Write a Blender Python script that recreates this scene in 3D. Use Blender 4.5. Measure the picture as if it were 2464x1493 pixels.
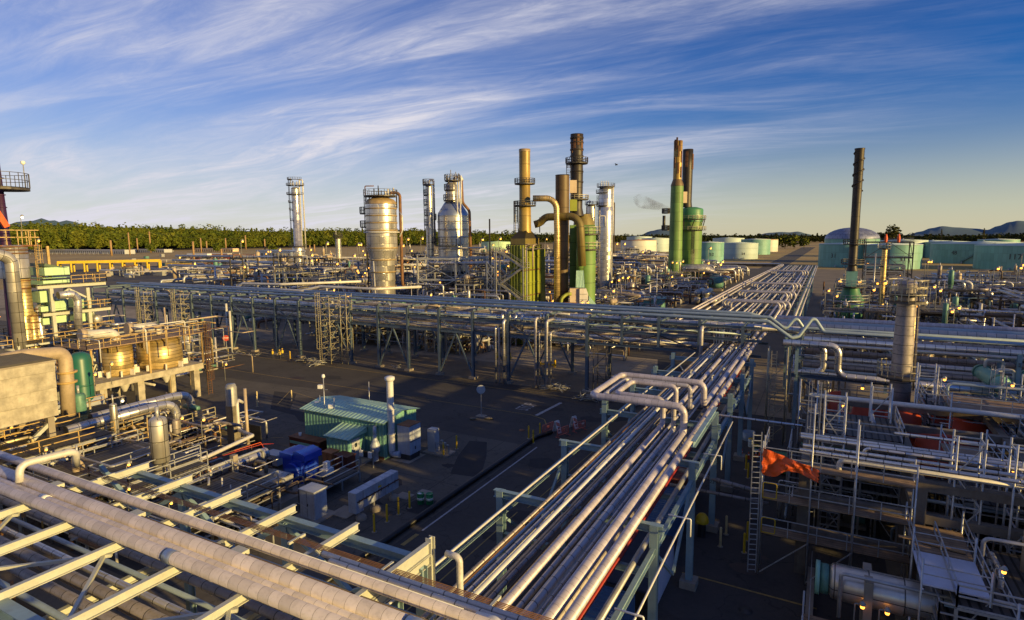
import bpy, bmesh, math, random
from mathutils import Vector, Matrix
random.seed(7)
SC = bpy.context.scene
for o in list(bpy.data.objects): bpy.data.objects.remove(o)
R = math.radians
# ---------------------------------------------------------------- camera
EYE = Vector((0.0, 0.0, 22.0))
FPX = 590.0                       # focal length in pixels of a 1024 wide frame
YAW, PITCH, ROLL = R(28.11), R(7.05), R(-0.42)
cam_d = bpy.data.cameras.new('camera'); cam = bpy.data.objects.new('camera', cam_d)
SC.collection.objects.link(cam); SC.camera = cam
cam_d.sensor_width = 36.0; cam_d.lens = 36.0*FPX/1024
cam_d.clip_start = 0.3; cam_d.clip_end = 60000
CM = Matrix.Rotation(YAW, 3, 'Z') @ Matrix.Rotation(math.pi/2-PITCH, 3, 'X') @ Matrix.Rotation(ROLL, 3, 'Z')
cam.matrix_world = Matrix.Translation(EYE) @ CM.to_4x4()
# ---------------------------------------------------------------- sun and sky
SUN_EL, SUN_AZ = R(10.5), R(90+8)    # azimuth measured clockwise from +Y: the sun stands over +X
sd = bpy.data.lights.new('sun', 'SUN'); sun = bpy.data.objects.new('sun', sd); SC.collection.objects.link(sun)
sd.energy = 5.0; sd.angle = R(0.5); sd.color = (1.0, 0.70, 0.235)
svec = Vector((math.sin(SUN_AZ)*math.cos(SUN_EL), math.cos(SUN_AZ)*math.cos(SUN_EL), math.sin(SUN_EL)))
sun.rotation_euler = svec.to_track_quat('Z', 'Y').to_euler()
wd = bpy.data.worlds.new('World'); SC.world = wd; wd.use_nodes = True
wn = wd.node_tree.nodes; wl = wd.node_tree.links; wn.clear()
def WN(t, **k):
    n = wn.new(t)
    for a, b in k.items(): setattr(n, a, b)
    return n
def wmath(op, a, b=None, clamp=False):
    n = wn.new('ShaderNodeMath'); n.operation = op; n.use_clamp = clamp
    for i, v in enumerate((a, b)):
        if v is None: continue
        if isinstance(v, (int, float)): n.inputs[i].default_value = v
        else: wl.new(v, n.inputs[i])
    return n.outputs[0]
out = WN('ShaderNodeOutputWorld'); bg = WN('ShaderNodeBackground')
sky = WN('ShaderNodeTexSky', sky_type='NISHITA'); sky.sun_disc = False
sky.sun_elevation = SUN_EL; sky.sun_rotation = SUN_AZ; sky.altitude = 0
sky.air_density = 1.0; sky.dust_density = 0.3; sky.ozone_density = 5.0
tc = WN('ShaderNodeTexCoord')
sep = WN('ShaderNodeSeparateXYZ'); wl.new(tc.outputs['Generated'], sep.inputs[0])
zc = wmath('ADD', wmath('MAXIMUM', sep.outputs['Z'], 0.0), 0.10)
# coordinates on the cirrus deck: along the wind (a) and across it (b)
WA = R(90)
dx, dy = math.sin(WA), math.cos(WA)
px = wmath('DIVIDE', sep.outputs['X'], zc); py = wmath('DIVIDE', sep.outputs['Y'], zc)
ca = wmath('ADD', wmath('MULTIPLY', px, dx), wmath('MULTIPLY', py, dy))
cb = wmath('SUBTRACT', wmath('MULTIPLY', py, dx), wmath('MULTIPLY', px, dy))
def wnoise(sa, sb, scale, detail, rough, off=0.0, warp=None, wamt=0.0, dist=0.0):
    c = WN('ShaderNodeCombineXYZ')
    a = wmath('MULTIPLY', ca, sa); b = wmath('MULTIPLY', cb, sb)
    if warp is not None: b = wmath('ADD', b, wmath('MULTIPLY', warp, wamt))
    wl.new(a, c.inputs[0]); wl.new(b, c.inputs[1]); c.inputs[2].default_value = off
    n = WN('ShaderNodeTexNoise'); n.inputs['Scale'].default_value = scale; n.inputs['Detail'].default_value = detail
    n.inputs['Roughness'].default_value = rough; n.inputs['Distortion'].default_value = dist
    wl.new(c.outputs[0], n.inputs['Vector']); return n.outputs['Fac']
def ramp(v, a, b):
    n = WN('ShaderNodeMapRange'); n.interpolation_type = 'SMOOTHSTEP'; n.clamp = True
    wl.new(v, n.inputs['Value']); n.inputs['From Min'].default_value = a; n.inputs['From Max'].default_value = b
    return n.outputs['Result']
w1 = wnoise(0.22, 0.35, 1.0, 3, 0.5, 3.1)
streak = wnoise(0.26, 0.95, 1.5, 9, 0.60, 1.7, w1, 1.9, 0.5)
fine = wnoise(0.7, 2.8, 2.2, 10, 0.70, 5.0, w1, 3.0, 1.0)
bands = wnoise(0.10, 0.42, 1.0, 4, 0.55, 8.2, w1, 0.8)
cl = wmath('MULTIPLY', ramp(streak, 0.42, 0.66), ramp(bands, 0.34, 0.58))
cl = wmath('MULTIPLY', cl, wmath('ADD', 0.42, wmath('MULTIPLY', ramp(fine, 0.28, 0.72), 0.65)))
side = ramp(wmath('ADD', wmath('MULTIPLY', sep.outputs['X'], -0.75), wmath('MULTIPLY', sep.outputs['Z'], 1.5)), 0.02, 0.70)
low = ramp(sep.outputs['Z'], 0.55, 0.0)
veil = wmath('MULTIPLY', wmath('MULTIPLY', ramp(bands, 0.34, 0.60), wmath('ADD', 0.24, wmath('MULTIPLY', ramp(fine, 0.3, 0.8), 0.32))), wmath('ADD', 0.35, low))
leftv = wmath('MULTIPLY', ramp(wmath('MULTIPLY', sep.outputs['X'], -1.0), 0.15, 0.95), wmath('MULTIPLY', low, 0.42))
cl = wmath('ADD', wmath('MULTIPLY', wmath('ADD', cl, veil), side), leftv)
cl = wmath('MULTIPLY', cl, 0.80, True)
hs = WN('ShaderNodeHueSaturation'); hs.inputs['Saturation'].default_value = 1.28; hs.inputs['Hue'].default_value = 0.519
wl.new(sky.outputs[0], hs.inputs['Color'])
warm = WN('ShaderNodeMix', data_type='RGBA'); wl.new(wmath('MULTIPLY', wmath('POWER', ramp(sep.outputs['Z'], 0.30, -0.02), 2.2), 0.66), warm.inputs['Factor']); wl.new(hs.outputs[0], warm.inputs['A']); warm.inputs['B'].default_value = (6.0, 5.3, 3.7, 1)
mx = WN('ShaderNodeMix', data_type='RGBA'); wl.new(cl, mx.inputs['Factor']); wl.new(warm.outputs['Result'], mx.inputs['A'])
mx.inputs['B'].default_value = (5.6, 5.5, 6.1, 1)
wl.new(mx.outputs['Result'], bg.inputs['Color']); bg.inputs['Strength'].default_value = 0.092
wl.new(bg.outputs[0], out.inputs[0])
SC.view_settings.view_transform = 'Standard'; SC.view_settings.look = 'None'
SC.view_settings.exposure = 0.5; SC.view_settings.gamma = 1.0
SC.cycles.max_bounces = 4; SC.cycles.diffuse_bounces = 2; SC.cycles.glossy_bounces = 2
# ---------------------------------------------------------------- placing helpers (pixels of a 2464 wide print -> metres)
PS = 1024/2464.0
def ray(px, py):
    return CM @ Vector(((px*PS-512)/FPX, -(py*PS-310)/FPX, -1.0))
def G(px, py, z=0.0):
    d = ray(px, py); return EYE + d*((z-EYE.z)/d.z)
def onY(px, py, Y):
    d = ray(px, py); return EYE + d*(Y/d.y)
def onX(px, py, X):
    d = ray(px, py); return EYE + d*(X/d.x)
def depth(p): return -(CM.transposed() @ (Vector(p)-EYE)).z
def proj(p):
    q = CM.transposed() @ (Vector(p)-EYE); return (512+FPX*q.x/-q.z)/PS, (310-FPX*q.y/-q.z)/PS
def mpp(p): return depth(p)*PS/FPX          # metres per print pixel at p
def hz(p, py):                              # height above p that shows at row py
    lo, hi = -50.0, 400.0
    for _ in range(50):
        m = (lo+hi)/2
        if proj((p[0], p[1], m))[1] > py: lo = m
        else: hi = m
    return lo
# ---------------------------------------------------------------- materials
MATS = {}
def mat(name, col, rough=0.6, metal=0.0, var=0.25, scale=1.5, streak=0.0, scol=(0.16, 0.06, 0.02), seam=None, seamv=None,
        bump=0.0, emit=None, corr=0.0, swidth=0.03, patch=0.0, dirt=0.0):
    m = bpy.data.materials.new(name); m.use_nodes = True; MATS[name] = m
    t = m.node_tree; N = t.nodes; Lk = t.links; b = N['Principled BSDF']
    b.inputs['Roughness'].default_value = rough; b.inputs['Metallic'].default_value = metal
    c = N.new('ShaderNodeTexCoord'); ob = c.outputs['Object']
    def mt(op, a, bb=None, clamp=False):
        n = N.new('ShaderNodeMath'); n.operation = op; n.use_clamp = clamp
        for i, v in enumerate((a, bb)):
            if v is None: continue
            if isinstance(v, (int, float)): n.inputs[i].default_value = v
            else: Lk.new(v, n.inputs[i])
        return n.outputs[0]
    def noise(sc, det=4, vec=ob, ro=0.55):
        n = N.new('ShaderNodeTexNoise'); n.inputs['Scale'].default_value = sc; n.inputs['Detail'].default_value = det
        n.inputs['Roughness'].default_value = ro; Lk.new(vec, n.inputs['Vector']); return n.outputs['Fac']
    def rng(v, a, bb, c0=0.0, c1=1.0):
        n = N.new('ShaderNodeMapRange'); Lk.new(v, n.inputs['Value']); n.inputs['From Min'].default_value = a
        n.inputs['From Max'].default_value = bb; n.inputs['To Min'].default_value = c0; n.inputs['To Max'].default_value = c1
        return n.outputs['Result']
    def mixc(f, A, B):
        n = N.new('ShaderNodeMix'); n.data_type = 'RGBA'
        if isinstance(f, float): n.inputs['Factor'].default_value = f
        else: Lk.new(f, n.inputs['Factor'])
        for s, v in (('A', A), ('B', B)):
            if isinstance(v, tuple): n.inputs[s].default_value = (*v[:3], 1)
            else: Lk.new(v, n.inputs[s])
        return n.outputs['Result']
    info = N.new('ShaderNodeObjectInfo')
    add = N.new('ShaderNodeVectorMath'); add.operation = 'ADD'
    cmb = N.new('ShaderNodeCombineXYZ'); Lk.new(mt('MULTIPLY', info.outputs['Random'], 40.0), cmb.inputs[0])
    Lk.new(ob, add.inputs[0]); Lk.new(cmb.outputs[0], add.inputs[1]); vec = add.outputs[0]
    dark = tuple(x*(1-var) for x in col); lite = tuple(min(1, x*(1+var*0.6)) for x in col)
    n1 = noise(scale, 5, vec)
    colr = mixc(rng(n1, 0.3, 0.7), dark, lite)
    if patch:
        n3 = noise(scale*0.23, 2, vec); colr = mixc(mt('MULTIPLY', rng(n3, 0.52, 0.6), patch, True), colr, tuple(x*0.55 for x in col))
    if streak:
        mp = N.new('ShaderNodeMapping'); mp.inputs['Scale'].default_value = (1.6, 1.6, 0.12); Lk.new(vec, mp.inputs['Vector'])
        n2 = noise(1.3, 6, mp.outputs[0], 0.65)
        colr = mixc(mt('MULTIPLY', rng(n2, 0.48, 0.68), streak, True), colr, scol)
    if dirt:
        n4 = noise(5.0, 6, vec, 0.7); colr = mixc(mt('MULTIPLY', rng(n4, 0.5, 0.75), dirt, True), colr, (0.06, 0.045, 0.03))
    hgt = None
    if seam or seamv:
        uv = N.new('ShaderNodeUVMap'); uv.uv_map = 'UVMap'; sx = N.new('ShaderNodeSeparateXYZ'); Lk.new(uv.outputs[0], sx.inputs[0])
        parts = []
        for k, s in ((0, seam), (1, seamv)):
            if not s: continue
            f = mt('FRACT', mt('DIVIDE', sx.outputs[k], float(s))); parts.append(mt('LESS_THAN', f, swidth/s))
            # every sheet of cladding has its own tone
        cell = N.new('ShaderNodeTexWhiteNoise'); cell.noise_dimensions = '2D'; cv = N.new('ShaderNodeCombineXYZ')
        Lk.new(mt('FLOOR', mt('DIVIDE', sx.outputs[0], float(seam or 3.0))), cv.inputs[0])
        Lk.new(mt('FLOOR', mt('DIVIDE', sx.outputs[1], float(seamv or 50.0))), cv.inputs[1]); Lk.new(cv.outputs[0], cell.inputs['Vector'])
        k = rng(cell.outputs['Value'], 0, 1, 0.86, 1.08)
        vm = N.new('ShaderNodeVectorMath'); vm.operation = 'SCALE'; Lk.new(colr, vm.inputs[0]); Lk.new(k, vm.inputs['Scale']); colr = vm.outputs[0]
        f = parts[0] if len(parts) == 1 else mt('MAXIMUM', parts[0], parts[1])
        colr = mixc(mt('MULTIPLY', f, 0.9), colr, tuple(x*0.10 for x in col)); hgt = mt('SUBTRACT', 1.0, f)
        if metal > 0.3: Lk.new(rng(cell.outputs['Value'], 0, 1, max(rough-0.1, 0.05), rough+0.12), b.inputs['Roughness'])
    Lk.new(colr, b.inputs['Base Color'])
    if corr:
        uv = N.new('ShaderNodeUVMap'); uv.uv_map = 'UVMap'; sx = N.new('ShaderNodeSeparateXYZ'); Lk.new(uv.outputs[0], sx.inputs[0])
        w = mt('ABSOLUTE', mt('SUBTRACT', mt('FRACT', mt('DIVIDE', sx.outputs[0], corr)), 0.5)); hgt = mt('MULTIPLY', rng(w, 0.1, 0.3), 1.0)
        bp = N.new('ShaderNodeBump'); bp.inputs['Strength'].default_value = 0.9; bp.inputs['Distance'].default_value = 0.08
        Lk.new(hgt, bp.inputs['Height']); Lk.new(bp.outputs[0], b.inputs['Normal'])
    elif bump or hgt is not None:
        bp = N.new('ShaderNodeBump'); bp.inputs['Strength'].default_value = bump or 0.5; bp.inputs['Distance'].default_value = 0.02
        hh = noise(scale*4, 4, vec)
        if hgt is not None: hh = mt('ADD', mt('MULTIPLY', hh, 0.5), hgt)
        Lk.new(hh, bp.inputs['Height']); Lk.new(bp.outputs[0], b.inputs['Normal'])
    if emit:
        b.inputs['Emission Color'].default_value = (*emit[:3], 1); b.inputs['Emission Strength'].default_value = emit[3]
    return m
mat('steel_blue', (0.095, 0.135, 0.18), 0.5, 0.1, 0.2, 1.0, dirt=0.35)
mat('steel_frame', (0.22, 0.33, 0.38), 0.5, 0.0, 0.15, 1.0, dirt=0.25, streak=0.15)
mat('steel_cream', (0.46, 0.47, 0.41), 0.5, 0.0, 0.12, 1.0, dirt=0.2)
mat('steel_grey', (0.34, 0.34, 0.33), 0.5, 0.3, 0.25, 1.5, dirt=0.4)
mat('steel_galv', (0.48, 0.49, 0.50), 0.42, 0.5, 0.25, 2.0, dirt=0.3)
mat('steel_dark', (0.06, 0.055, 0.055), 0.55, 0.3, 0.3, 1.5)
mat('steel_rust', (0.16, 0.075, 0.035), 0.8, 0.1, 0.4, 1.5)
mat('handrail', (0.40, 0.36, 0.25), 0.5, 0.2, 0.3, 1.5, dirt=0.4)
mat('rail_ochre', (0.50, 0.34, 0.13), 0.55, 0.1, 0.3, 1.5, dirt=0.4)
mat('insul_pale', (0.48, 0.45, 0.45), 0.42, 0.25, 0.10, 0.8, seam=0.9, swidth=0.045, dirt=0.25)
mat('insul_white', (0.50, 0.455, 0.49), 0.45, 0.2, 0.14, 0.8, seam=0.48, swidth=0.014, dirt=0.3, bump=0.3)
mat('insul_alu', (0.62, 0.61, 0.62), 0.34, 0.75, 0.15, 1.0, seam=0.9, swidth=0.05, dirt=0.15)
mat('insul_grime', (0.31, 0.275, 0.265), 0.5, 0.35, 0.25, 1.0, seam=0.9, swidth=0.05, dirt=0.5)
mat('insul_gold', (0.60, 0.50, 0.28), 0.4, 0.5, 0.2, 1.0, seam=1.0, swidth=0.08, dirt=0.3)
mat('pipe_blue', (0.30, 0.38, 0.44), 0.42, 0.15, 0.12, 1.0, dirt=0.2)
mat('pipe_grey', (0.42, 0.42, 0.43), 0.4, 0.4, 0.2, 1.0, dirt=0.3)
mat('pipe_light', (0.60, 0.58, 0.54), 0.45, 0.1, 0.15, 1.0, streak=0.1, dirt=0.3)
mat('pipe_rust', (0.20, 0.10, 0.05), 0.75, 0.15, 0.4, 1.0)
mat('pipe_dark', (0.10, 0.075, 0.06), 0.6, 0.2, 0.3, 1.0)
mat('pipe_white', (0.60, 0.60, 0.60), 0.5, 0.0, 0.1, 1.0, dirt=0.2)
mat('pipe_tan', (0.42, 0.33, 0.23), 0.55, 0.1, 0.2, 1.0, dirt=0.3)
mat('clad_alu', (0.62, 0.59, 0.54), 0.30, 0.72, 0.12, 0.6, seam=1.6, seamv=2.2, swidth=0.06, streak=0.18, scol=(0.25, 0.16, 0.07))
mat('clad_dull', (0.50, 0.48, 0.44), 0.4, 0.6, 0.2, 0.6, seam=1.3, seamv=1.6, swidth=0.06, streak=0.25, scol=(0.2, 0.12, 0.06))
mat('clad_blue', (0.33, 0.38, 0.46), 0.35, 0.8, 0.15, 0.6, seam=1.6, swidth=0.06)
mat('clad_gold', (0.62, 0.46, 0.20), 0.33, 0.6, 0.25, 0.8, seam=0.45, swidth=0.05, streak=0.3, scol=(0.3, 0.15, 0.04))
mat('dome_tan', (0.40, 0.29, 0.14), 0.5, 0.3, 0.3, 0.8, seam=50, streak=0.3)
mat('furnace_green', (0.27, 0.31, 0.035), 0.5, 0.0, 0.18, 0.3, streak=0.3, scol=(0.20, 0.11, 0.02), seam=4.0, seamv=3.0, swidth=0.05)
mat('stack_green', (0.13, 0.25, 0.06), 0.55, 0.0, 0.2, 0.3, streak=0.3, scol=(0.17, 0.13, 0.03), seam=4.0, seamv=5.0, swidth=0.10, dirt=0.2)
mat('green_plain', (0.05, 0.20, 0.09), 0.45, 0.0, 0.15, 0.4, streak=0.2, seam=3.5, swidth=0.05)
mat('green_deep', (0.02, 0.12, 0.09), 0.4, 0.0, 0.15, 0.5, streak=0.1)
mat('green_light', (0.42, 0.62, 0.38), 0.5, 0.0, 0.1, 0.5, streak=0.12, seam=2.4, seamv=2.0, swidth=0.05)
mat('green_mint', (0.22, 0.45, 0.35), 0.4, 0.0, 0.12, 0.5, streak=0.1)
mat('stack_brown', (0.13, 0.085, 0.035), 0.55, 0.1, 0.25, 0.35, streak=0.6, scol=(0.10, 0.045, 0.012), seam=3.5, swidth=0.08)
mat('stack_ochre', (0.34, 0.23, 0.05), 0.45, 0.15, 0.25, 0.35, streak=0.55, scol=(0.16, 0.07, 0.015), seam=3.5, swidth=0.08)
mat('stack_olive', (0.19, 0.15, 0.04), 0.6, 0.1, 0.25, 0.35, streak=0.5, scol=(0.12, 0.05, 0.015), seam=4.0, swidth=0.08)
mat('stack_black', (0.035, 0.030, 0.026), 0.5, 0.3, 0.3, 0.35, streak=0.3, scol=(0.09, 0.05, 0.02), seam=3.0, swidth=0.08)
mat('stack_purple', (0.045, 0.012, 0.06), 0.5, 0.1, 0.2, 0.5, seam=3.0)
mat('beige_panel', (0.60, 0.47, 0.33), 0.6, 0.0, 0.15, 0.6, streak=0.35, scol=(0.28, 0.12, 0.04))
mat('white_panel', (0.68, 0.64, 0.58), 0.6, 0.0, 0.1, 0.6, streak=0.25, scol=(0.35, 0.2, 0.1))
mat('grey_panel', (0.42, 0.44, 0.47), 0.5, 0.1, 0.1, 0.8, dirt=0.2)
mat('cabinet_blue', (0.40, 0.45, 0.54), 0.5, 0.1, 0.15, 0.8, streak=0.3, dirt=0.3)
mat('green_clad', (0.17, 0.38, 0.31), 0.5, 0.0, 0.15, 0.5, corr=0.45, dirt=0.3, streak=0.15)
mat('green_roof', (0.34, 0.56, 0.47), 0.5, 0.0, 0.15, 0.5, corr=0.5, dirt=0.3, streak=0.15)
mat('blue_container', (0.05, 0.13, 0.27), 0.5, 0.1, 0.12, 0.5, corr=0.35, dirt=0.25)
mat('red_container', (0.22, 0.06, 0.04), 0.6, 0.0, 0.2, 0.5, corr=0.35)
mat('motor_blue', (0.01, 0.05, 0.42), 0.45, 0.0, 0.2, 1.0, dirt=0.2)
mat('box_orange', (0.42, 0.17, 0.06), 0.6, 0.0, 0.2, 1.0)
mat('box_rust', (0.13, 0.03, 0.015), 0.55, 0.0, 0.25, 1.0)
mat('rust_plate', (0.22, 0.09, 0.04), 0.8, 0.0, 0.4, 1.2)
mat('concrete', (0.30, 0.26, 0.21), 0.85, 0.0, 0.22, 0.7, streak=0.2, scol=(0.18, 0.13, 0.08), bump=0.3)
mat('concrete_shaded', (0.17, 0.145, 0.115), 0.9, 0.0, 0.3, 0.9, streak=0.4, scol=(0.09, 0.06, 0.04), bump=0.3, dirt=0.3)  # streaked concrete, base darkened to paint in the right-hand unit's deep shade
mat('concrete_wall', (0.42, 0.38, 0.30), 0.9, 0.0, 0.38, 1.1, streak=0.35, scol=(0.22, 0.18, 0.12), bump=0.6, dirt=0.25)
mat('grating', (0.10, 0.09, 0.08), 0.6, 0.4, 0.3, 2.0, seam=0.4, swidth=0.12)
mat('deck_plank', (0.30, 0.20, 0.12), 0.75, 0.0, 0.35, 1.6, seamv=0.3, swidth=0.03)
mat('plastic_sheet', (0.52, 0.55, 0.66), 0.35, 0.0, 0.12, 1.3, bump=0.6)
mat('orange_sheet', (0.70, 0.10, 0.015), 0.55, 0.0, 0.25, 1.3, bump=0.6)
mat('orange_red', (0.42, 0.05, 0.015), 0.55, 0.0, 0.3, 1.0)
mat('paint_red', (0.40, 0.035, 0.02), 0.5, 0.0, 0.2, 1.0)
mat('paint_pink', (0.62, 0.16, 0.12), 0.55, 0.0, 0.2, 1.5)
mat('paint_yellow', (0.62, 0.40, 0.01), 0.5, 0.0, 0.15, 1.5, dirt=0.15)
mat('paint_cream', (0.60, 0.48, 0.24), 0.5, 0.0, 0.15, 1.5)
mat('yellow_rack', (0.62, 0.42, 0.02), 0.5, 0.0, 0.15, 0.5)
mat('paint_white', (0.75, 0.75, 0.73), 0.5, 0.0, 0.08, 1.5)
mat('paint_black', (0.02, 0.02, 0.022), 0.5, 0.0, 0.2, 1.5)
mat('hose_black', (0.012, 0.012, 0.014), 0.35, 0.0, 0.2, 1.0, seam=4.0, swidth=0.08)
mat('drum_green', (0.01, 0.20, 0.07), 0.4, 0.0, 0.15, 1.5)
mat('drum_white', (0.62, 0.68, 0.62), 0.45, 0.0, 0.1, 1.5)
mat('machine', (0.22, 0.19, 0.14), 0.5, 0.3, 0.4, 1.2, dirt=0.6)
mat('machine_green', (0.10, 0.24, 0.19), 0.5, 0.1, 0.3, 1.2, dirt=0.4)
mat('valve_red', (0.38, 0.04, 0.03), 0.5, 0.0, 0.2, 2.0)
mat('tank_teal', (0.17, 0.37, 0.31), 0.55, 0.0, 0.08, 0.12, seam=5.0, seamv=2.4, swidth=0.05, streak=0.05)
mat('tank_pale', (0.42, 0.52, 0.50), 0.55, 0.0, 0.08, 0.12, seam=5.0, swidth=0.08)
mat('tank_cream', (0.62, 0.62, 0.54), 0.55, 0.0, 0.08, 0.12, seam=5.0, swidth=0.08, streak=0.1)
mat('tank_roof', (0.46, 0.55, 0.53), 0.5, 0.0, 0.08, 0.12, dirt=0.1)
mat('roof_rusty', (0.42, 0.22, 0.12), 0.6, 0.0, 0.2, 0.12)
mat('dome_alu', (0.24, 0.26, 0.36), 0.5, 0.5, 0.08, 0.2, seam=4.0, seamv=4.0, swidth=0.2)
mat('bark', (0.10, 0.07, 0.045), 0.9, 0.0, 0.3, 1.0)
mat('pole_wood', (0.34, 0.21, 0.10), 0.85, 0.0, 0.2, 1.0)
mat('lamp_orange', (1, 0.55, 0.15), 0.5, emit=(1.0, 0.36, 0.04, 3.2))
mat('lamp_white', (1, 0.9, 0.7), 0.5, emit=(1.0, 0.8, 0.5, 8))
mat('lamp_small', (1, 0.55, 0.15), 0.5, emit=(1.0, 0.45, 0.08, 9))
mat('skin', (0.45, 0.26, 0.17), 0.6); mat('hivis', (0.70, 0.48, 0.02), 0.6, var=0.2); mat('cloth_navy', (0.03, 0.035, 0.06), 0.8)
mat('tyre', (0.015, 0.015, 0.016), 0.8); mat('glass_dark', (0.02, 0.03, 0.04), 0.1)
mat('hill_haze', (0.07, 0.13, 0.16), 0.9, 0.0, 0.2, 0.001)  # blue of the distant air painted into the hill colour
mat('car_white', (0.6, 0.6, 0.6), 0.3); mat('car_dark', (0.03, 0.03, 0.05), 0.3); mat('car_red', (0.3, 0.03, 0.02), 0.3); mat('car_grey', (0.2, 0.21, 0.23), 0.3)
def ground_mat(name, c1, c2, c3, s1, s2, rough=0.9, fine=3.0, bump=0.3, joint=0.0, crack=0.0):
    m = bpy.data.materials.new(name); m.use_nodes = True; MATS[name] = m; t = m.node_tree; N = t.nodes; Lk = t.links; b = N['Principled BSDF']
    b.inputs['Roughness'].default_value = rough
    g = N.new('ShaderNodeTexCoord')
    def nz(s, d, ro=0.6):
        n = N.new('ShaderNodeTexNoise'); n.inputs['Scale'].default_value = s; n.inputs['Detail'].default_value = d; n.inputs['Roughness'].default_value = ro
        Lk.new(g.outputs['Object'], n.inputs['Vector']); return n.outputs['Fac']
    def cr(v, a, b2):
        n = N.new('ShaderNodeMapRange'); Lk.new(v, n.inputs['Value']); n.inputs['From Min'].default_value = a; n.inputs['From Max'].default_value = b2; return n.outputs['Result']
    def mixc(f, A, B):
        n = N.new('ShaderNodeMix'); n.data_type = 'RGBA'; Lk.new(f, n.inputs['Factor'])
        for s, v in (('A', A), ('B', B)):
            if isinstance(v, tuple): n.inputs[s].default_value = (*v, 1)
            else: Lk.new(v, n.inputs[s])
        return n.outputs['Result']
    c = mixc(cr(nz(s1, 5), 0.38, 0.62), c1, c2); c = mixc(cr(nz(s2, 7, 0.7), 0.52, 0.70), c, c3)
    f = nz(fine, 8, 0.75); c = mixc(cr(f, 0.35, 1.3), c, tuple(x*1.6 for x in c2))
    if joint:
        sx = N.new('ShaderNodeSeparateXYZ'); Lk.new(g.outputs['Object'], sx.inputs[0])
        def mm(op, x, y):
            n = N.new('ShaderNodeMath'); n.operation = op
            for i, v in enumerate((x, y)):
                if v is None: continue
                if isinstance(v, (int, float)): n.inputs[i].default_value = v
                else: Lk.new(v, n.inputs[i])
            return n.outputs[0]
        js = [mm('LESS_THAN', mm('FRACT', mm('DIVIDE', sx.outputs[k], joint), None), 0.09/joint) for k in (0, 1)]
        c = mixc(mm('MULTIPLY', mm('MAXIMUM', js[0], js[1]), 0.6), c, tuple(x*0.4 for x in c3))
    if crack:
        vo = N.new('ShaderNodeTexVoronoi'); vo.feature = 'DISTANCE_TO_EDGE'; vo.inputs['Scale'].default_value = crack; wv = N.new('ShaderNodeVectorMath'); wv.operation = 'ADD'
        nn = N.new('ShaderNodeTexNoise'); nn.inputs['Scale'].default_value = crack*5; nn.inputs['Detail'].default_value = 4; Lk.new(g.outputs['Object'], nn.inputs['Vector']); sc_ = N.new('ShaderNodeVectorMath'); sc_.operation = 'SCALE'; sc_.inputs['Scale'].default_value = 0.55/crack; Lk.new(nn.outputs['Color'], sc_.inputs[0])
        Lk.new(g.outputs['Object'], wv.inputs[0]); Lk.new(sc_.outputs[0], wv.inputs[1]); Lk.new(wv.outputs[0], vo.inputs['Vector'])
        n = N.new('ShaderNodeMapRange'); Lk.new(vo.outputs['Distance'], n.inputs['Value']); n.inputs['From Min'].default_value = 0.0; n.inputs['From Max'].default_value = 0.012; n.inputs['To Min'].default_value = 0.6; n.inputs['To Max'].default_value = 0.0
        c = mixc(n.outputs['Result'], c, tuple(x*0.35 for x in c3))
    Lk.new(c, b.inputs['Base Color'])
    bp = N.new('ShaderNodeBump'); bp.inputs['Strength'].default_value = bump; bp.inputs['Distance'].default_value = 0.03; Lk.new(f, bp.inputs['Height']); Lk.new(bp.outputs[0], b.inputs['Normal'])
    return m
ground_mat('field', (0.26, 0.17, 0.06), (0.36, 0.25, 0.08), (0.12, 0.11, 0.035), 0.01, 0.03, fine=0.6)
ground_mat('yard', (0.13, 0.105, 0.075), (0.19, 0.15, 0.10), (0.07, 0.058, 0.045), 0.08, 0.12, fine=2.0)
ground_mat('concrete_pad', (0.20, 0.165, 0.12), (0.28, 0.23, 0.165), (0.12, 0.10, 0.075), 0.12, 0.3, fine=2.5, joint=7.0)
ground_mat('asphalt', (0.042, 0.037, 0.035), (0.060, 0.053, 0.048), (0.028, 0.025, 0.024), 0.15, 0.35, fine=3.0, crack=0.11)
ground_mat('asphalt_dark', (0.020, 0.019, 0.021), (0.028, 0.026, 0.028), (0.016, 0.015, 0.016), 0.5, 0.7, fine=3.0)
ground_mat('asphalt_worn', (0.075, 0.066, 0.055), (0.10, 0.088, 0.072), (0.04, 0.036, 0.032), 0.15, 0.35, fine=3.0, joint=6.0, crack=0.16)
ground_mat('stain', (0.035, 0.022, 0.014), (0.05, 0.03, 0.018), (0.03, 0.018, 0.012), 0.3, 0.5, rough=0.6)
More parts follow.
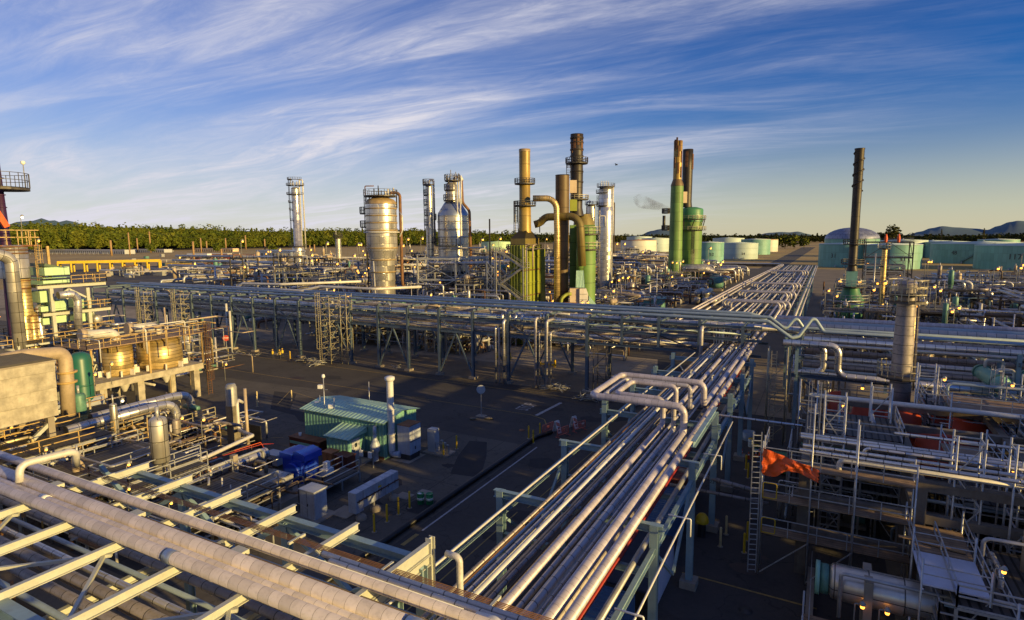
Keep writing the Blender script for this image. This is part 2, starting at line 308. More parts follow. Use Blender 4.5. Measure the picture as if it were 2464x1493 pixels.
# ---------------------------------------------------------------- mesh builder
class MB:
    def __init__(s): s.v = []; s.f = []; s.uv = []; s.sm = []
    def quad(s, pts, uv=None, sm=False):
        n = len(s.v); s.v += [tuple(p) for p in pts]; s.f.append(tuple(range(n, n+len(pts))))
        s.uv += uv if uv else [(0.0, 0.0)]*len(pts); s.sm.append(sm); return s
    def box(s, c, d, rz=0.0, M=None):
        hx, hy, hz_ = d[0]/2, d[1]/2, d[2]/2; cs, sn = math.cos(rz), math.sin(rz); P = []
        for x, y, z in ((-1,-1,-1),(1,-1,-1),(1,1,-1),(-1,1,-1),(-1,-1,1),(1,-1,1),(1,1,1),(-1,1,1)):
            q = Vector((x*hx, y*hy, z*hz_))
            if M is not None: q = M @ q
            else: q = Vector((q.x*cs-q.y*sn, q.x*sn+q.y*cs, q.z))
            P.append((q.x+c[0], q.y+c[1], q.z+c[2]))
        n = len(s.v); s.v += P
        for f, (w, h) in (((3,2,1,0),(d[0],d[1])),((4,5,6,7),(d[0],d[1])),((0,1,5,4),(d[0],d[2])),((1,2,6,5),(d[1],d[2])),((2,3,7,6),(d[0],d[2])),((3,0,4,7),(d[1],d[2]))):
            s.f.append(tuple(n+i for i in f)); s.uv += [(0,0),(w,0),(w,h),(0,h)]; s.sm.append(False)
        return s
    def bx(s, x0, x1, y0, y1, z0, z1): return s.box(((x0+x1)/2, (y0+y1)/2, (z0+z1)/2), (abs(x1-x0), abs(y1-y0), abs(z1-z0)))
    def _fr(s, a, b, up=(0,0,1)):
        d = (Vector(b)-Vector(a)); L = d.length; d.normalize(); u = Vector(up)
        if abs(d.dot(u)) > 0.99: u = Vector((0, 1, 0))
        x = d.cross(u).normalized(); y = x.cross(d).normalized(); return d, x, y, L
    def bar(s, a, b, w, h=None):
        h = h or w; d, x, y, L = s._fr(a, b); M = Matrix((x, d, y)).transposed(); c = (Vector(a)+Vector(b))/2
        return s.box(c, (w, L, h), M=M)
    def ibeam(s, a, b, w, h, t=0.03):
        d, x, y, L = s._fr(a, b); M = Matrix((x, d, y)).transposed(); c = (Vector(a)+Vector(b))/2
        s.box(c+y*(h/2-t/2), (w, L, t), M=M); s.box(c-y*(h/2-t/2), (w, L, t), M=M); return s.box(c, (t*0.8, L, h-2*t-0.002), M=M)
    def hcol(s, x, y, z0, z1, w, t=0.035):      # upright H section, flanges facing +-Y
        s.box((x, y-w/2+t/2, (z0+z1)/2), (w, t, z1-z0)); s.box((x, y+w/2-t/2, (z0+z1)/2), (w, t, z1-z0)); return s.box((x, y, (z0+z1)/2), (t, w-2*t-0.002, z1-z0))
    def tube(s, pts, r, n=10, bend=None, caps=True, sm=True):
        P = [Vector(p) for p in pts]
        if bend is None: bend = r*3
        path = [P[0]]
        for i in range(1, len(P)-1):
            a = P[i-1]-P[i]; b = P[i+1]-P[i]; la, lb = a.length, b.length
            if la < 1e-6 or lb < 1e-6: continue
            a /= la; b /= lb; ang = a.angle(b, math.pi)
            if ang > math.pi-0.03 or ang < 0.08: path.append(P[i]); continue
            t = min(bend/math.tan(ang/2), la*0.48, lb*0.48); A = P[i]+a*t; B = P[i]+b*t
            k = 5 if bend > 0.25 else 3
            cen = P[i]+(a+b).normalized()*(t/math.cos(ang/2)) ; rr = (A-cen).length
            for j in range(k+1):
                q = A.lerp(B, j/k)-cen; q.normalize(); path.append(cen+q*rr)
        path.append(P[-1])
        base = len(s.v); prev = None; U = 0.0; us = []
        for i, p in enumerate(path):
            if i: U += (p-path[i-1]).length
            us.append(U)
            if i == 0: d = path[1]-p
            elif i == len(path)-1: d = p-path[i-1]
            else: d = (path[i+1]-p).normalized()+(p-path[i-1]).normalized()
            d.normalize()
            if prev is None:
                x = d.cross(Vector((0, 0, 1)) if abs(d.z) < 0.95 else Vector((0, 1, 0))).normalized()
            else: x = (prev-d*prev.dot(d)).normalized()
            prev = x; y = d.cross(x)
            for k in range(n):
                a = 2*math.pi*k/n; q = p+(x*math.cos(a)+y*math.sin(a))*r; s.v.append((q.x, q.y, q.z))
        C = 2*math.pi*r
        for i in range(len(path)-1):
            for k in range(n):
                k2 = (k+1) % n; s.f.append((base+i*n+k, base+i*n+k2, base+(i+1)*n+k2, base+(i+1)*n+k)); s.sm.append(sm)
                s.uv += [(us[i], C*k/n), (us[i], C*(k+1)/n), (us[i+1], C*(k+1)/n), (us[i+1], C*k/n)]
        if caps:
            for e, rev in ((0, True), (len(path)-1, False)):
                idx = [base+e*n+k for k in range(n)]
                if rev: idx = idx[::-1]
                s.f.append(tuple(idx)); s.uv += [(0, 0)]*n; s.sm.append(False)
        return s
    def lathe(s, x, y, prof, n=28, a0=0.0, a1=None, sm=True):    # prof: (z, r) from bottom up
        full = a1 is None; A1 = 2*math.pi if full else a1; base = len(s.v); m = n if full else n+1
        for z, r in prof:
            for k in range(m):
                a = a0+(A1-a0)*k/n; s.v.append((x+r*math.cos(a), y+r*math.sin(a), z))
        l = 0.0
        for i in range(len(prof)-1):
            dl = math.hypot(prof[i+1][0]-prof[i][0], prof[i+1][1]-prof[i][1]); rr = max(prof[i][1], prof[i+1][1])
            for k in range(n):
                k2 = (k+1) % m; s.f.append((base+i*m+k, base+i*m+k2, base+(i+1)*m+k2, base+(i+1)*m+k)); s.sm.append(sm)
                u0, u1 = rr*2*math.pi*k/n, rr*2*math.pi*(k+1)/n; s.uv += [(l, u0), (l, u1), (l+dl, u1), (l+dl, u0)]
            l += dl
        return s
    def cyl(s, a, b, r, n=12): return s.tube([a, b], r, n)
    def drum(s, a, b, r, n=20, cap=0.5):         # cylinder with dished ends between a and b
        a, b = Vector(a), Vector(b); d = (b-a).normalized(); L = (b-a).length; x = d.cross(Vector((0, 0, 1)) if abs(d.z) < .9 else Vector((0, 1, 0))).normalized(); y = d.cross(x)
        prof = [(-r*cap, 0.01), (-r*cap*0.92, r*0.38), (-r*cap*0.7, r*0.7), (-r*cap*0.35, r*0.92), (0, r), (L, r), (L+r*cap*0.35, r*0.92), (L+r*cap*0.7, r*0.7), (L+r*cap*0.92, r*0.38), (L+r*cap, 0.01)]
        base = len(s.v)
        for t, rr in prof:
            for k in range(n):
                q = a+d*t+(x*math.cos(2*math.pi*k/n)+y*math.sin(2*math.pi*k/n))*rr; s.v.append((q.x, q.y, q.z))
        for i in range(len(prof)-1):
            for k in range(n):
                k2 = (k+1) % n; s.f.append((base+i*n+k, base+i*n+k2, base+(i+1)*n+k2, base+(i+1)*n+k)); s.sm.append(True)
                u0, u1 = prof[i][0], prof[i+1][0]; C = 2*math.pi*r; s.uv += [(u0, C*k/n), (u0, C*(k+1)/n), (u1, C*(k+1)/n), (u1, C*k/n)]
        return s
    def rail(s, pts, h=1.1, w=0.05, step=1.8):     # guard rail along a path: two rails and posts
        for i in range(len(pts)-1):
            a, b = Vector(pts[i]), Vector(pts[i+1]); L = (b-a).length; k = max(1, int(L/step))
            for q in (h, h*0.52): s.bar(a+Vector((0, 0, q)), b+Vector((0, 0, q)), w)
            for j in range(k+1):
                p = a.lerp(b, j/k); s.bar(p, p+Vector((0, 0, h)), w)
        return s
    def ladder(s, x, y, z0, z1, rz=0.0, w=0.5, cage=True, t=0.05):
        c, q = math.cos(rz), math.sin(rz)
        for k in (-1, 1): s.bar((x-q*k*w/2, y+c*k*w/2, z0), (x-q*k*w/2, y+c*k*w/2, z1), t)
        nz_ = int((z1-z0)/0.35)
        for i in range(nz_):
            z = z0+0.35*(i+0.5); s.bar((x+q*w/2, y-c*w/2, z), (x-q*w/2, y+c*w/2, z), t*0.7)
        if cage and z1-z0 > 3:
            for i in range(int((z1-z0-2.2)/1.2)+1):
                z = z0+2.2+1.2*i; P = [(x+c*(0.38-0.38*math.cos(a))*1.0+(-q)*0.38*math.sin(a), y+q*(0.38-0.38*math.cos(a))+c*0.38*math.sin(a), z) for a in [R(d) for d in (40, 90, 140, 180, 220, 270, 320)]]
                for j in range(6): s.bar(P[j], P[j+1], t*0.7)
            for j in (40, 120, 180, 240, 320):
                a = R(j); X, Y = x+c*(0.38-0.38*math.cos(a))-q*0.38*math.sin(a), y+q*(0.38-0.38*math.cos(a))+c*0.38*math.sin(a); s.bar((X, Y, z0+2.2), (X, Y, z1), t*0.6)
        return s
    def build(s, name, m, parent=None, loc=None):
        o3 = Vector(parent.location) if parent is not None and loc is None else Vector(loc or (0, 0, 0))
        if parent is not None and parent.get('_w'): o3 = Vector(parent['_w'])
        me = bpy.data.meshes.new(name); me.from_pydata([(v[0]-o3.x, v[1]-o3.y, v[2]-o3.z) for v in s.v], [], s.f)
        uvl = me.uv_layers.new(name='UVMap'); uvl.data.foreach_set('uv', [c for q in s.uv for c in q])
        me.polygons.foreach_set('use_smooth', s.sm)
        mm = m if isinstance(m, list) else [m]
        for k in mm: me.materials.append(MATS[k])
        me.update(); o = bpy.data.objects.new(name, me); SC.collection.objects.link(o)
        if parent is not None:
            o.parent = parent; o.location = (0, 0, 0)
        else: o.location = o3
        o['_w'] = tuple(o3)
        return o
def tag(o, label, cat, group=None):
    o['label'] = label; o['category'] = cat
    if group: o['group'] = group
    return o
def thing(name, label, cat, loc=(0, 0, 0), group=None):
    o = bpy.data.objects.new(name, None); SC.collection.objects.link(o); o.location = loc; o.empty_display_size = 0.3
    return tag(o, label, cat, group)
def struct(name, mb, m, kind='structure'):
    o = mb.build(name, m); o['kind'] = kind; return o
def dup(root, loc, label=None, group=None, rz=None, scale=None):
    c = root.copy(); SC.collection.objects.link(c); c.location = loc
    if rz is not None: c.rotation_euler = (0, 0, rz)
    if scale is not None: c.scale = scale if isinstance(scale, tuple) else (scale,)*3
    if label: c['label'] = label
    if group: c['group'] = group
    for ch in list(root.children):
        k = ch.copy(); SC.collection.objects.link(k); k.parent = c
        for g in list(ch.children):
            q = g.copy(); SC.collection.objects.link(q); q.parent = k
    return c
def one(name, mb, m, label, cat, group=None, loc=None):
    if loc is None:
        v = mb.v[0]; loc = (v[0], v[1], min(q[2] for q in mb.v))
    return tag(mb.build(name, m, loc=loc), label, cat, group)
def pipe(pts, r, m, label, name='pipe', cat='pipe', group=None, n=10, bend=None, bands=0):
    b = MB().tube(pts, r, n, bend); return one(name, b, m, label, cat, group, loc=pts[0])
# ================================================================ ground, roads, far country
def sheet(name, pts, z, m, kind='structure'):
    b = MB(); b.quad([(x, y, z) for x, y in pts]); return struct(name, b, m, kind)
def rect(x0, x1, y0, y1): return [(x0, y0), (x1, y0), (x1, y1), (x0, y1)]
sheet('ground', rect(-9000, 9000, -3000, 15000), 0.0, 'field')
sheet('yard', rect(-330, 160, -60, 430), 0.004, 'yard')
sheet('road', rect(-330, 160, 54, 76.5), 0.008, 'asphalt')
sheet('road', rect(-26.6, 4.5, -60, 54), 0.008, 'asphalt')
sheet('road', rect(-26.6, 30, 76.5, 104), 0.008, 'concrete_pad')
sheet('road', [(-38, 100), (-15, 100), (-15, 280), (-26, 420), (-20, 1190), (-42, 1190), (-40, 420), (-40, 280)], 0.008, 'asphalt')
sheet('forecourt', rect(-90, -26.6, 20, 54), 0.008, 'asphalt_worn')
sheet('apron', [(-72, 53), (-62, 57.5), (-60, 60), (-64, 61.5), (-72, 60.5), (-84, 60), (-95, 56)], 0.012, 'asphalt_worn')
sheet('patch', [(-70, 57.5), (-66, 58), (-60.5, 52), (-55, 52), (-52, 49), (-55.5, 49), (-58, 50.5), (-63, 51)], 0.016, 'asphalt_dark')
sheet('patch', [(-24.6, 24.5), (-20.6, 24.2), (-18.6, 26.0), (-19.2, 29.0), (-22.8, 29.6)], 0.012, 'asphalt_dark')
sheet('patch', [(-30.2, 44), (-27.8, 44.4), (-28.1, 46.5), (-29.5, 49.5), (-31.5, 53), (-33.4, 52.5), (-32.0, 48.0)], 0.013, 'asphalt_dark')
sheet('patch', [(-24, 96), (-18, 96), (-17, 104), (-21, 110), (-26, 104)], 0.012, 'asphalt_dark')
st = [G(1371, 1041), G(1440, 1026), G(1500, 985), G(1560, 935), G(1480, 955), G(1400, 1000)]
sheet('wet_stain', [(-24.6, 57.5), (-21.2, 56.2), (-17.0, 63.5), (-15, 70), (-20.5, 72), (-22.5, 66)], 0.013, 'stain')
for x0, x1, y0, y1 in ((-230, -100, 84, 108), (-78, -12, 89, 104), (-330, -240, 80, 200)):
    sheet('slab', rect(x0, x1, y0, y1), 0.011, 'concrete_pad')
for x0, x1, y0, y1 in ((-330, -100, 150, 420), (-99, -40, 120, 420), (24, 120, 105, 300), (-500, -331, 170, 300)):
    sheet('plant_shade_sheet', rect(x0, x1, y0, y1), 0.014, 'asphalt')  # dark sheets that paint the clutter's shade onto the plant ground
prn = random.Random(52)
for k in range(30):
    cx_, cy_ = (prn.uniform(-60, -28), prn.uniform(36, 62)) if k < 10 else (prn.uniform(-25, -17), prn.uniform(22, 74)) if k < 18 else (prn.uniform(-85, -30), prn.uniform(60, 76)) if k < 26 else (prn.uniform(-6, 0), prn.uniform(38, 60))
    rr_ = prn.uniform(.4, 1.6); n_ = 12; sheet('oil_stain', [(cx_+rr_*prn.uniform(.6, 1.2)*math.cos(6.283*q/n_)*1.4, cy_+rr_*prn.uniform(.6, 1.2)*math.sin(6.283*q/n_)) for q in range(n_)], 0.0152+.0001*k, prn.choice(('stain', 'asphalt_dark', 'asphalt_dark')))
# painted markings
def line(pts, w, m, z=0.020):
    b = MB()
    for i in range(len(pts)-1):
        a = Vector((*pts[i], 0)); c = Vector((*pts[i+1], 0)); d = (c-a).normalized(); n = Vector((-d.y, d.x, 0))*w/2
        b.quad([(a+n)[:2]+(z,), (a-n)[:2]+(z,), (c-n)[:2]+(z,), (c+n)[:2]+(z,)][::-1] if False else [tuple((a-n)[:2])+(z,), tuple((c-n)[:2])+(z,), tuple((c+n)[:2])+(z,), tuple((a+n)[:2])+(z,)])
    return struct('road_marking', b, m)
mat('mark_white', (0.40, 0.40, 0.42), 0.7, var=0.35, scale=3, dirt=0.5); mat('mark_yellow', (0.32, 0.22, 0.06), 0.7, var=0.35, scale=3, dirt=0.6)
line([(-26.0, 34.0), (-26.0, 54.0)], 0.16, 'mark_white'); line([(-26.0, 31.6), (-26.0, 33.4)], 0.34, 'mark_yellow')
line([(-26.0, 20), (-26.0, 31.2)], 0.13, 'mark_yellow')
line([(-21.0, 18), (-21.0, 40)], 0.10, 'mark_yellow'); line([(-20.6, 41), (-20.2, 62)], 0.08, 'mark_yellow')
line([(-230, 64.4), (-31.5, 63.9), (-29.3, 63.0), (-28.2, 61.2)], 0.14, 'mark_yellow')
line([(-150, 73.6), (-27, 73.4)], 0.16, 'mark_yellow')
line([(-30.9, 64.0), (-30.4, 70.6)], 0.45, 'mark_white')
line([(-7.4, 37.3), (0.5, 37.1)], 0.16, 'mark_yellow'); line([(-2.0, 55.0), (-1.6, 80.0)], 0.12, 'mark_yellow')
line([(-23, 92), (-23, 118)], 0.14, 'mark_yellow'); line([(-19.5, 84), (-16.5, 118)], 0.14, 'mark_white'); line([(-140, 99), (-30, 98)], 0.14, 'mark_yellow')
line([(-64, 53), (-68, 58.6), (-60.5, 57.0)], 0.12, 'mark_yellow'); line([(-57, 41), (-52.5, 44)], 0.12, 'mark_yellow')
for cx in (-48.9, -35.6):
    P = [(cx-3.0, 74.0), (cx, 77.4), (cx+3.6, 77.6), (cx+0.8, 73.9)]
    for i in range(3): line([P[i], P[i+1]], 0.12, 'mark_yellow')
    for k in range(5):
        t = (k+0.5)/5; line([(cx-3+3.8*t, 74.0), (cx-1.6+3.8*t+0.6, 77.2-0.6*t)], 0.10, 'mark_yellow')
def text(name, s, size, m, parent=None, M=None, extrude=0.01, kind=None):
    cu = bpy.data.curves.new(name, 'FONT'); cu.body = s; cu.size = size; cu.extrude = extrude; cu.align_x = 'CENTER'; cu.align_y = 'CENTER'; cu.resolution_u = 3
    o = bpy.data.objects.new(name, cu); dg = bpy.context.evaluated_depsgraph_get(); SC.collection.objects.link(o); dg.update()
    me = bpy.data.meshes.new_from_object(o.evaluated_get(dg)); SC.collection.objects.unlink(o); bpy.data.objects.remove(o)
    me.materials.clear(); me.materials.append(MATS[m]); q = bpy.data.objects.new(name, me); SC.collection.objects.link(q)
    if parent: q.parent = parent
    if M is not None: q.matrix_local = M
    if kind: q['kind'] = kind
    return q
tm = Matrix.Translation((-33.6, 66.9, 0.022)) @ Matrix.Rotation(R(90), 4, 'Z') @ Matrix.Diagonal((1, 2.0, 1, 1))
text('road_marking', 'STOP', 1.35, 'mark_white', None, tm, 0.0, 'structure')
# hills --------------------------------------------------------------
def hill(name, pts, dist, depth_, base=-5.0, jag=0.0):
    rows = []; b = MB(); n = len(pts); K = 10
    rng = random.Random(len(pts)*7+int(dist))
    for i, (px_, py_) in enumerate(pts):
        d = ray(px_, py_); h = Vector((d.x, d.y, 0)).length; p = EYE+d*(dist/h); fd = Vector((d.x, d.y, 0)).normalized(); col = []
        for k in range(-K, K+1):
            t = k/K; hh = base+(p.z-base)*(1-abs(t)**1.3); q = p+fd*(t*depth_)
            col.append((q.x+rng.uniform(-jag, jag), q.y+rng.uniform(-jag, jag), hh+(rng.uniform(-jag, jag)*0.25 if abs(k) < K else 0)))
        rows.append(col)
    base_i = len(b.v)
    for c in rows: b.v += c
    m = 2*K+1
    for i in range(n-1):
        for k in range(m-1):
            a = base_i+i*m+k; b.f.append((a, a+m, a+m+1, a+1)); b.uv += [(0, 0)]*4; b.sm.append(True)
    return struct(name, b, 'hill_haze')
def interp(P, n):
    out = []
    for i in range(len(P)-1):
        for k in range(n):
            t = k/n; s = t*t*(3-2*t); out.append((P[i][0]+(P[i+1][0]-P[i][0])*t, P[i][1]+(P[i+1][1]-P[i][1])*s))
    out.append(P[-1]); return out
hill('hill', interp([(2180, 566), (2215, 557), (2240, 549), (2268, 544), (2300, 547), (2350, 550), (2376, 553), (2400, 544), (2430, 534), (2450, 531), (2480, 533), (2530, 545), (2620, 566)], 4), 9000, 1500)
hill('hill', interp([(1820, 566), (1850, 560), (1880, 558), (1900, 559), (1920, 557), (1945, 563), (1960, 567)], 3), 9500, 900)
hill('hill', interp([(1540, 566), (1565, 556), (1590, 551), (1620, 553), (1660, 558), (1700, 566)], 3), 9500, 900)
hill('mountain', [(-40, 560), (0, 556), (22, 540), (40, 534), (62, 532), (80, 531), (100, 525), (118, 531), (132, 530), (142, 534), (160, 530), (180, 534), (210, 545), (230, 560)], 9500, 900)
# forest -------------------------------------------------------------
def foliage(name, c1, c2, c3):
    m = bpy.data.materials.new(name); m.use_nodes = True; MATS[name] = m; t = m.node_tree; N = t.nodes; Lk = t.links; b = N['Principled BSDF']
    b.inputs['Roughness'].default_value = 0.85; b.inputs['Specular IOR Level'].default_value = 0.15
    at = N.new('ShaderNodeVertexColor'); at.layer_name = 'tone'; sx = N.new('ShaderNodeSeparateColor'); Lk.new(at.outputs['Color'], sx.inputs[0])
    r = N.new('ShaderNodeValToRGB'); r.color_ramp.elements[0].color = (*c1, 1); r.color_ramp.elements[1].color = (*c3, 1); e = r.color_ramp.elements.new(0.5); e.color = (*c2, 1)
    Lk.new(sx.outputs[0], r.inputs[0]); Lk.new(r.outputs[0], b.inputs['Base Color'])
    return m
foliage('leaves', (0.028, 0.050, 0.008), (0.085, 0.110, 0.014), (0.17, 0.17, 0.02))
foliage('leaves_dark', (0.020, 0.035, 0.010), (0.045, 0.055, 0.015), (0.085, 0.075, 0.020))
class Crowns:
    def __init__(s): s.v = []; s.f = []; s.t = []
    def leaf(s, c, sz, tone, rng):
        a = rng.uniform(0, 6.28); u = Vector((math.cos(a), math.sin(a), rng.uniform(-0.5, 0.5))); w = Vector((-math.sin(a)*rng.uniform(.2, 1), math.cos(a)*rng.uniform(.2, 1), rng.uniform(0.4, 1.0)))
        n = len(s.v); u = u*sz; w = w*sz*0.8; s.v += [tuple(c-u), tuple(c-w*0.9), tuple(c+u), tuple(c+w)]; s.f.append((n, n+1, n+2, n+3)); s.t.append(tone)
    def crown(s, x, y, z0, z1, r, n, rng, conifer=False, tone=0.5, sz=1.6):
        h = z1-z0; lobes = [(Vector((rng.uniform(-.45, .45)*r, rng.uniform(-.45, .45)*r, rng.uniform(0.25, 0.85)*h)), rng.uniform(0.45, 0.75)*r, rng.uniform(-.18, .18)) for _ in range(6)]
        for i in range(n):
            if conifer:
                t = rng.random()**0.8; a = rng.uniform(0, 6.28); rr = r*(1-t)*rng.uniform(0.5, 1.0)+0.3; c = Vector((x+math.cos(a)*rr, y+math.sin(a)*rr, z0+t*h)); tn = tone+rng.uniform(-.15, .15)
            else:
                L = lobes[i % 6]; d = Vector((rng.gauss(0, 1), rng.gauss(0, 1), rng.gauss(0, 1))).normalized()*(L[1]*rng.uniform(0.75, 1.05)); d.z *= 1.15
                c = Vector((x, y, z0))+L[0]+d; tn = tone+L[2]+rng.uniform(-.12, .12)
            if c.z < z0*0.5+0.3: c.z = z0*0.5+0.3
            s.leaf(c, sz*rng.uniform(0.6, 1.2), min(max(tn, 0), 1), rng)
    def build(s, name, m, parent=None, loc=(0, 0, 0)):
        me = bpy.data.meshes.new(name); me.from_pydata([(a-loc[0], b-loc[1], c-loc[2]) for a, b, c in s.v], [], s.f); ca = me.color_attributes.new('tone', 'BYTE_COLOR', 'CORNER')
        cols = []
        for t in s.t: cols += [t, t, t, 1]*4
        ca.data.foreach_set('color', cols); me.materials.append(MATS[m]); o = bpy.data.objects.new(name, me); SC.collection.objects.link(o)
        if parent: o.parent = parent
        else: o.location = loc
        return o
rng = random.Random(3)
def topline(x):
    P = [(-60, 545), (20, 541), (60, 533), (130, 532), (180, 535), (250, 537), (330, 539), (400, 541), (470, 542), (545, 546), (600, 547), (680, 549), (760, 547), (800, 545), (880, 550), (1000, 545), (1060, 549), (1150, 553), (1230, 556), (1330, 560), (1500, 562), (1620, 561), (1800, 562), (1860, 561), (2000, 562), (2100, 560), (2250, 564), (2340, 563), (2400, 562), (2464, 560), (2520, 560)]
    for i in range(len(P)-1):
        if P[i][0] <= x <= P[i+1][0]:
            t = (x-P[i][0])/(P[i+1][0]-P[i][0]); return P[i][1]+(P[i+1][1]-P[i][1])*t
    return 562
def woods(x0, x1, dfun, rows, step, n, sz, m, dip, topoff=0):
    cr = Crowns()
    for row in range(rows):
        x = x0+rng.uniform(0, step)
        while x < x1:
            D = dfun(x)*(1+row*0.030); d = ray(x, 570); h = math.hypot(d.x, d.y); p = EYE+d*(D/h)
            big = rng.random(); top_ = topline(x)+(rows-1-row)*dip+rng.uniform(-1.0, 4.5)+topoff; zt = hz(p, top_); r = (zt*0.23+1.5)*rng.uniform(0.75, 1.25)
            cr.crown(p.x, p.y, zt*0.18, zt, r, n, rng, conifer=big < 0.22, tone=rng.uniform(0.25, 0.8), sz=sz)
            x += step*rng.uniform(0.6, 1.3)
    # dark heart of the wood, so that no daylight shows through the far rows
    o = cr.build('forest', m); o['kind'] = 'stuff'; return o
woods(-60, 1260, lambda x: 1280+x*0.30, 7, 13, 210, 2.3, 'leaves', 4.2)
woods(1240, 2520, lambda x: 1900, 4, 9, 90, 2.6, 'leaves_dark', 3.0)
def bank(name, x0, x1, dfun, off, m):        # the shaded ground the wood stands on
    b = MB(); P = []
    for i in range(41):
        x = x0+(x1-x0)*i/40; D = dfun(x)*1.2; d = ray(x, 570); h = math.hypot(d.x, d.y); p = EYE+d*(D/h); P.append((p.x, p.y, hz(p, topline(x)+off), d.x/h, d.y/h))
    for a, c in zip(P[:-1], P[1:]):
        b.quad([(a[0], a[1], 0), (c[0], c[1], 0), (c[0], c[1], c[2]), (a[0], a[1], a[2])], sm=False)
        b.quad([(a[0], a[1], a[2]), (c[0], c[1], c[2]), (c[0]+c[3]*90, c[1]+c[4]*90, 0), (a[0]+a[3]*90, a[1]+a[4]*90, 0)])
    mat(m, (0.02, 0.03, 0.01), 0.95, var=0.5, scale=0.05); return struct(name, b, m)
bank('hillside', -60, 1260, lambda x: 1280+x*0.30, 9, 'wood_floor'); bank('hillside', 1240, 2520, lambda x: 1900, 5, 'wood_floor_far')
def tree(px_, pyb, pyt, wpx, label, dist, conifer=False, m='leaves', n=260, tone=0.5):
    d = ray(px_, 570); h = math.hypot(d.x, d.y); p = EYE+d*(dist/h); zt = hz(p, pyt); r = wpx/2*mpp(p); t = thing('tree', label, 'tree', (p.x, p.y, 0), 'trees standing out of the far wood')
    b = MB(); b.tube([(p.x, p.y, 0), (p.x+0.3, p.y, zt*0.45), (p.x, p.y+0.2, zt*0.92)], zt*0.016+0.12, 7)
    for k in range(5):
        a = k*1.3; z = zt*(0.35+0.1*k); b.tube([(p.x, p.y, z), (p.x+math.cos(a)*r*0.6, p.y+math.sin(a)*r*0.6, z+zt*0.12)], 0.12, 5)
    b.build('trunk', 'bark', t); c = Crowns(); c.crown(p.x, p.y, zt*(0.12 if conifer else 0.3), zt, r, n, rng, conifer, tone, sz=max(0.6, r*0.2)); c.build('crown', m, t, (p.x, p.y, 0)); return t
tree(2148, 585, 550, 34, 'broad round-headed tree standing above the dark treeline behind the domed tank', 1380, m='leaves_dark', n=400)
tree(2118, 590, 562, 22, 'low bushy tree left of the broad round-headed tree', 1380, m='leaves_dark')
tree(2265, 585, 551, 10, 'narrow dark conifer rising in front of the blue hill foot', 1380, True, 'leaves_dark')
tree(2367, 585, 549, 12, 'tall dark conifer poking up below the dip between the blue hills', 1380, True, 'leaves_dark')
tree(2028, 590, 560, 20, 'rounded tree showing just right of the tall black stack', 1380, m='leaves_dark')
for i, (x, yt, w) in enumerate(((1868, 574, 26), (1890, 571, 30), (1912, 573, 34), (1936, 575, 26))):
    tree(x, 590, yt, w, ['small bushy tree at the left end of the clump by the far road', 'rounded olive tree second in the clump by the far road', 'widest tree of the clump standing left of the far road', 'low tree beside the far road end, right of its clump'][i], 1060, tone=0.6)
for i, (x, yt, w) in enumerate(((40, 566, 40), (300, 588, 26), (362, 590, 22), (520, 590, 24), (655, 592, 22))):
    tree(x, 600, yt, w, ['shrubby tree behind the far left platform railing', 'small green tree in front of the wood near the pale long roofs', 'bushy tree left of the tall wooden pole', 'rounded low tree behind the white trailers', 'bushy tree in front of the wood by the wooden poles'][i], 1150, tone=0.45, n=300)
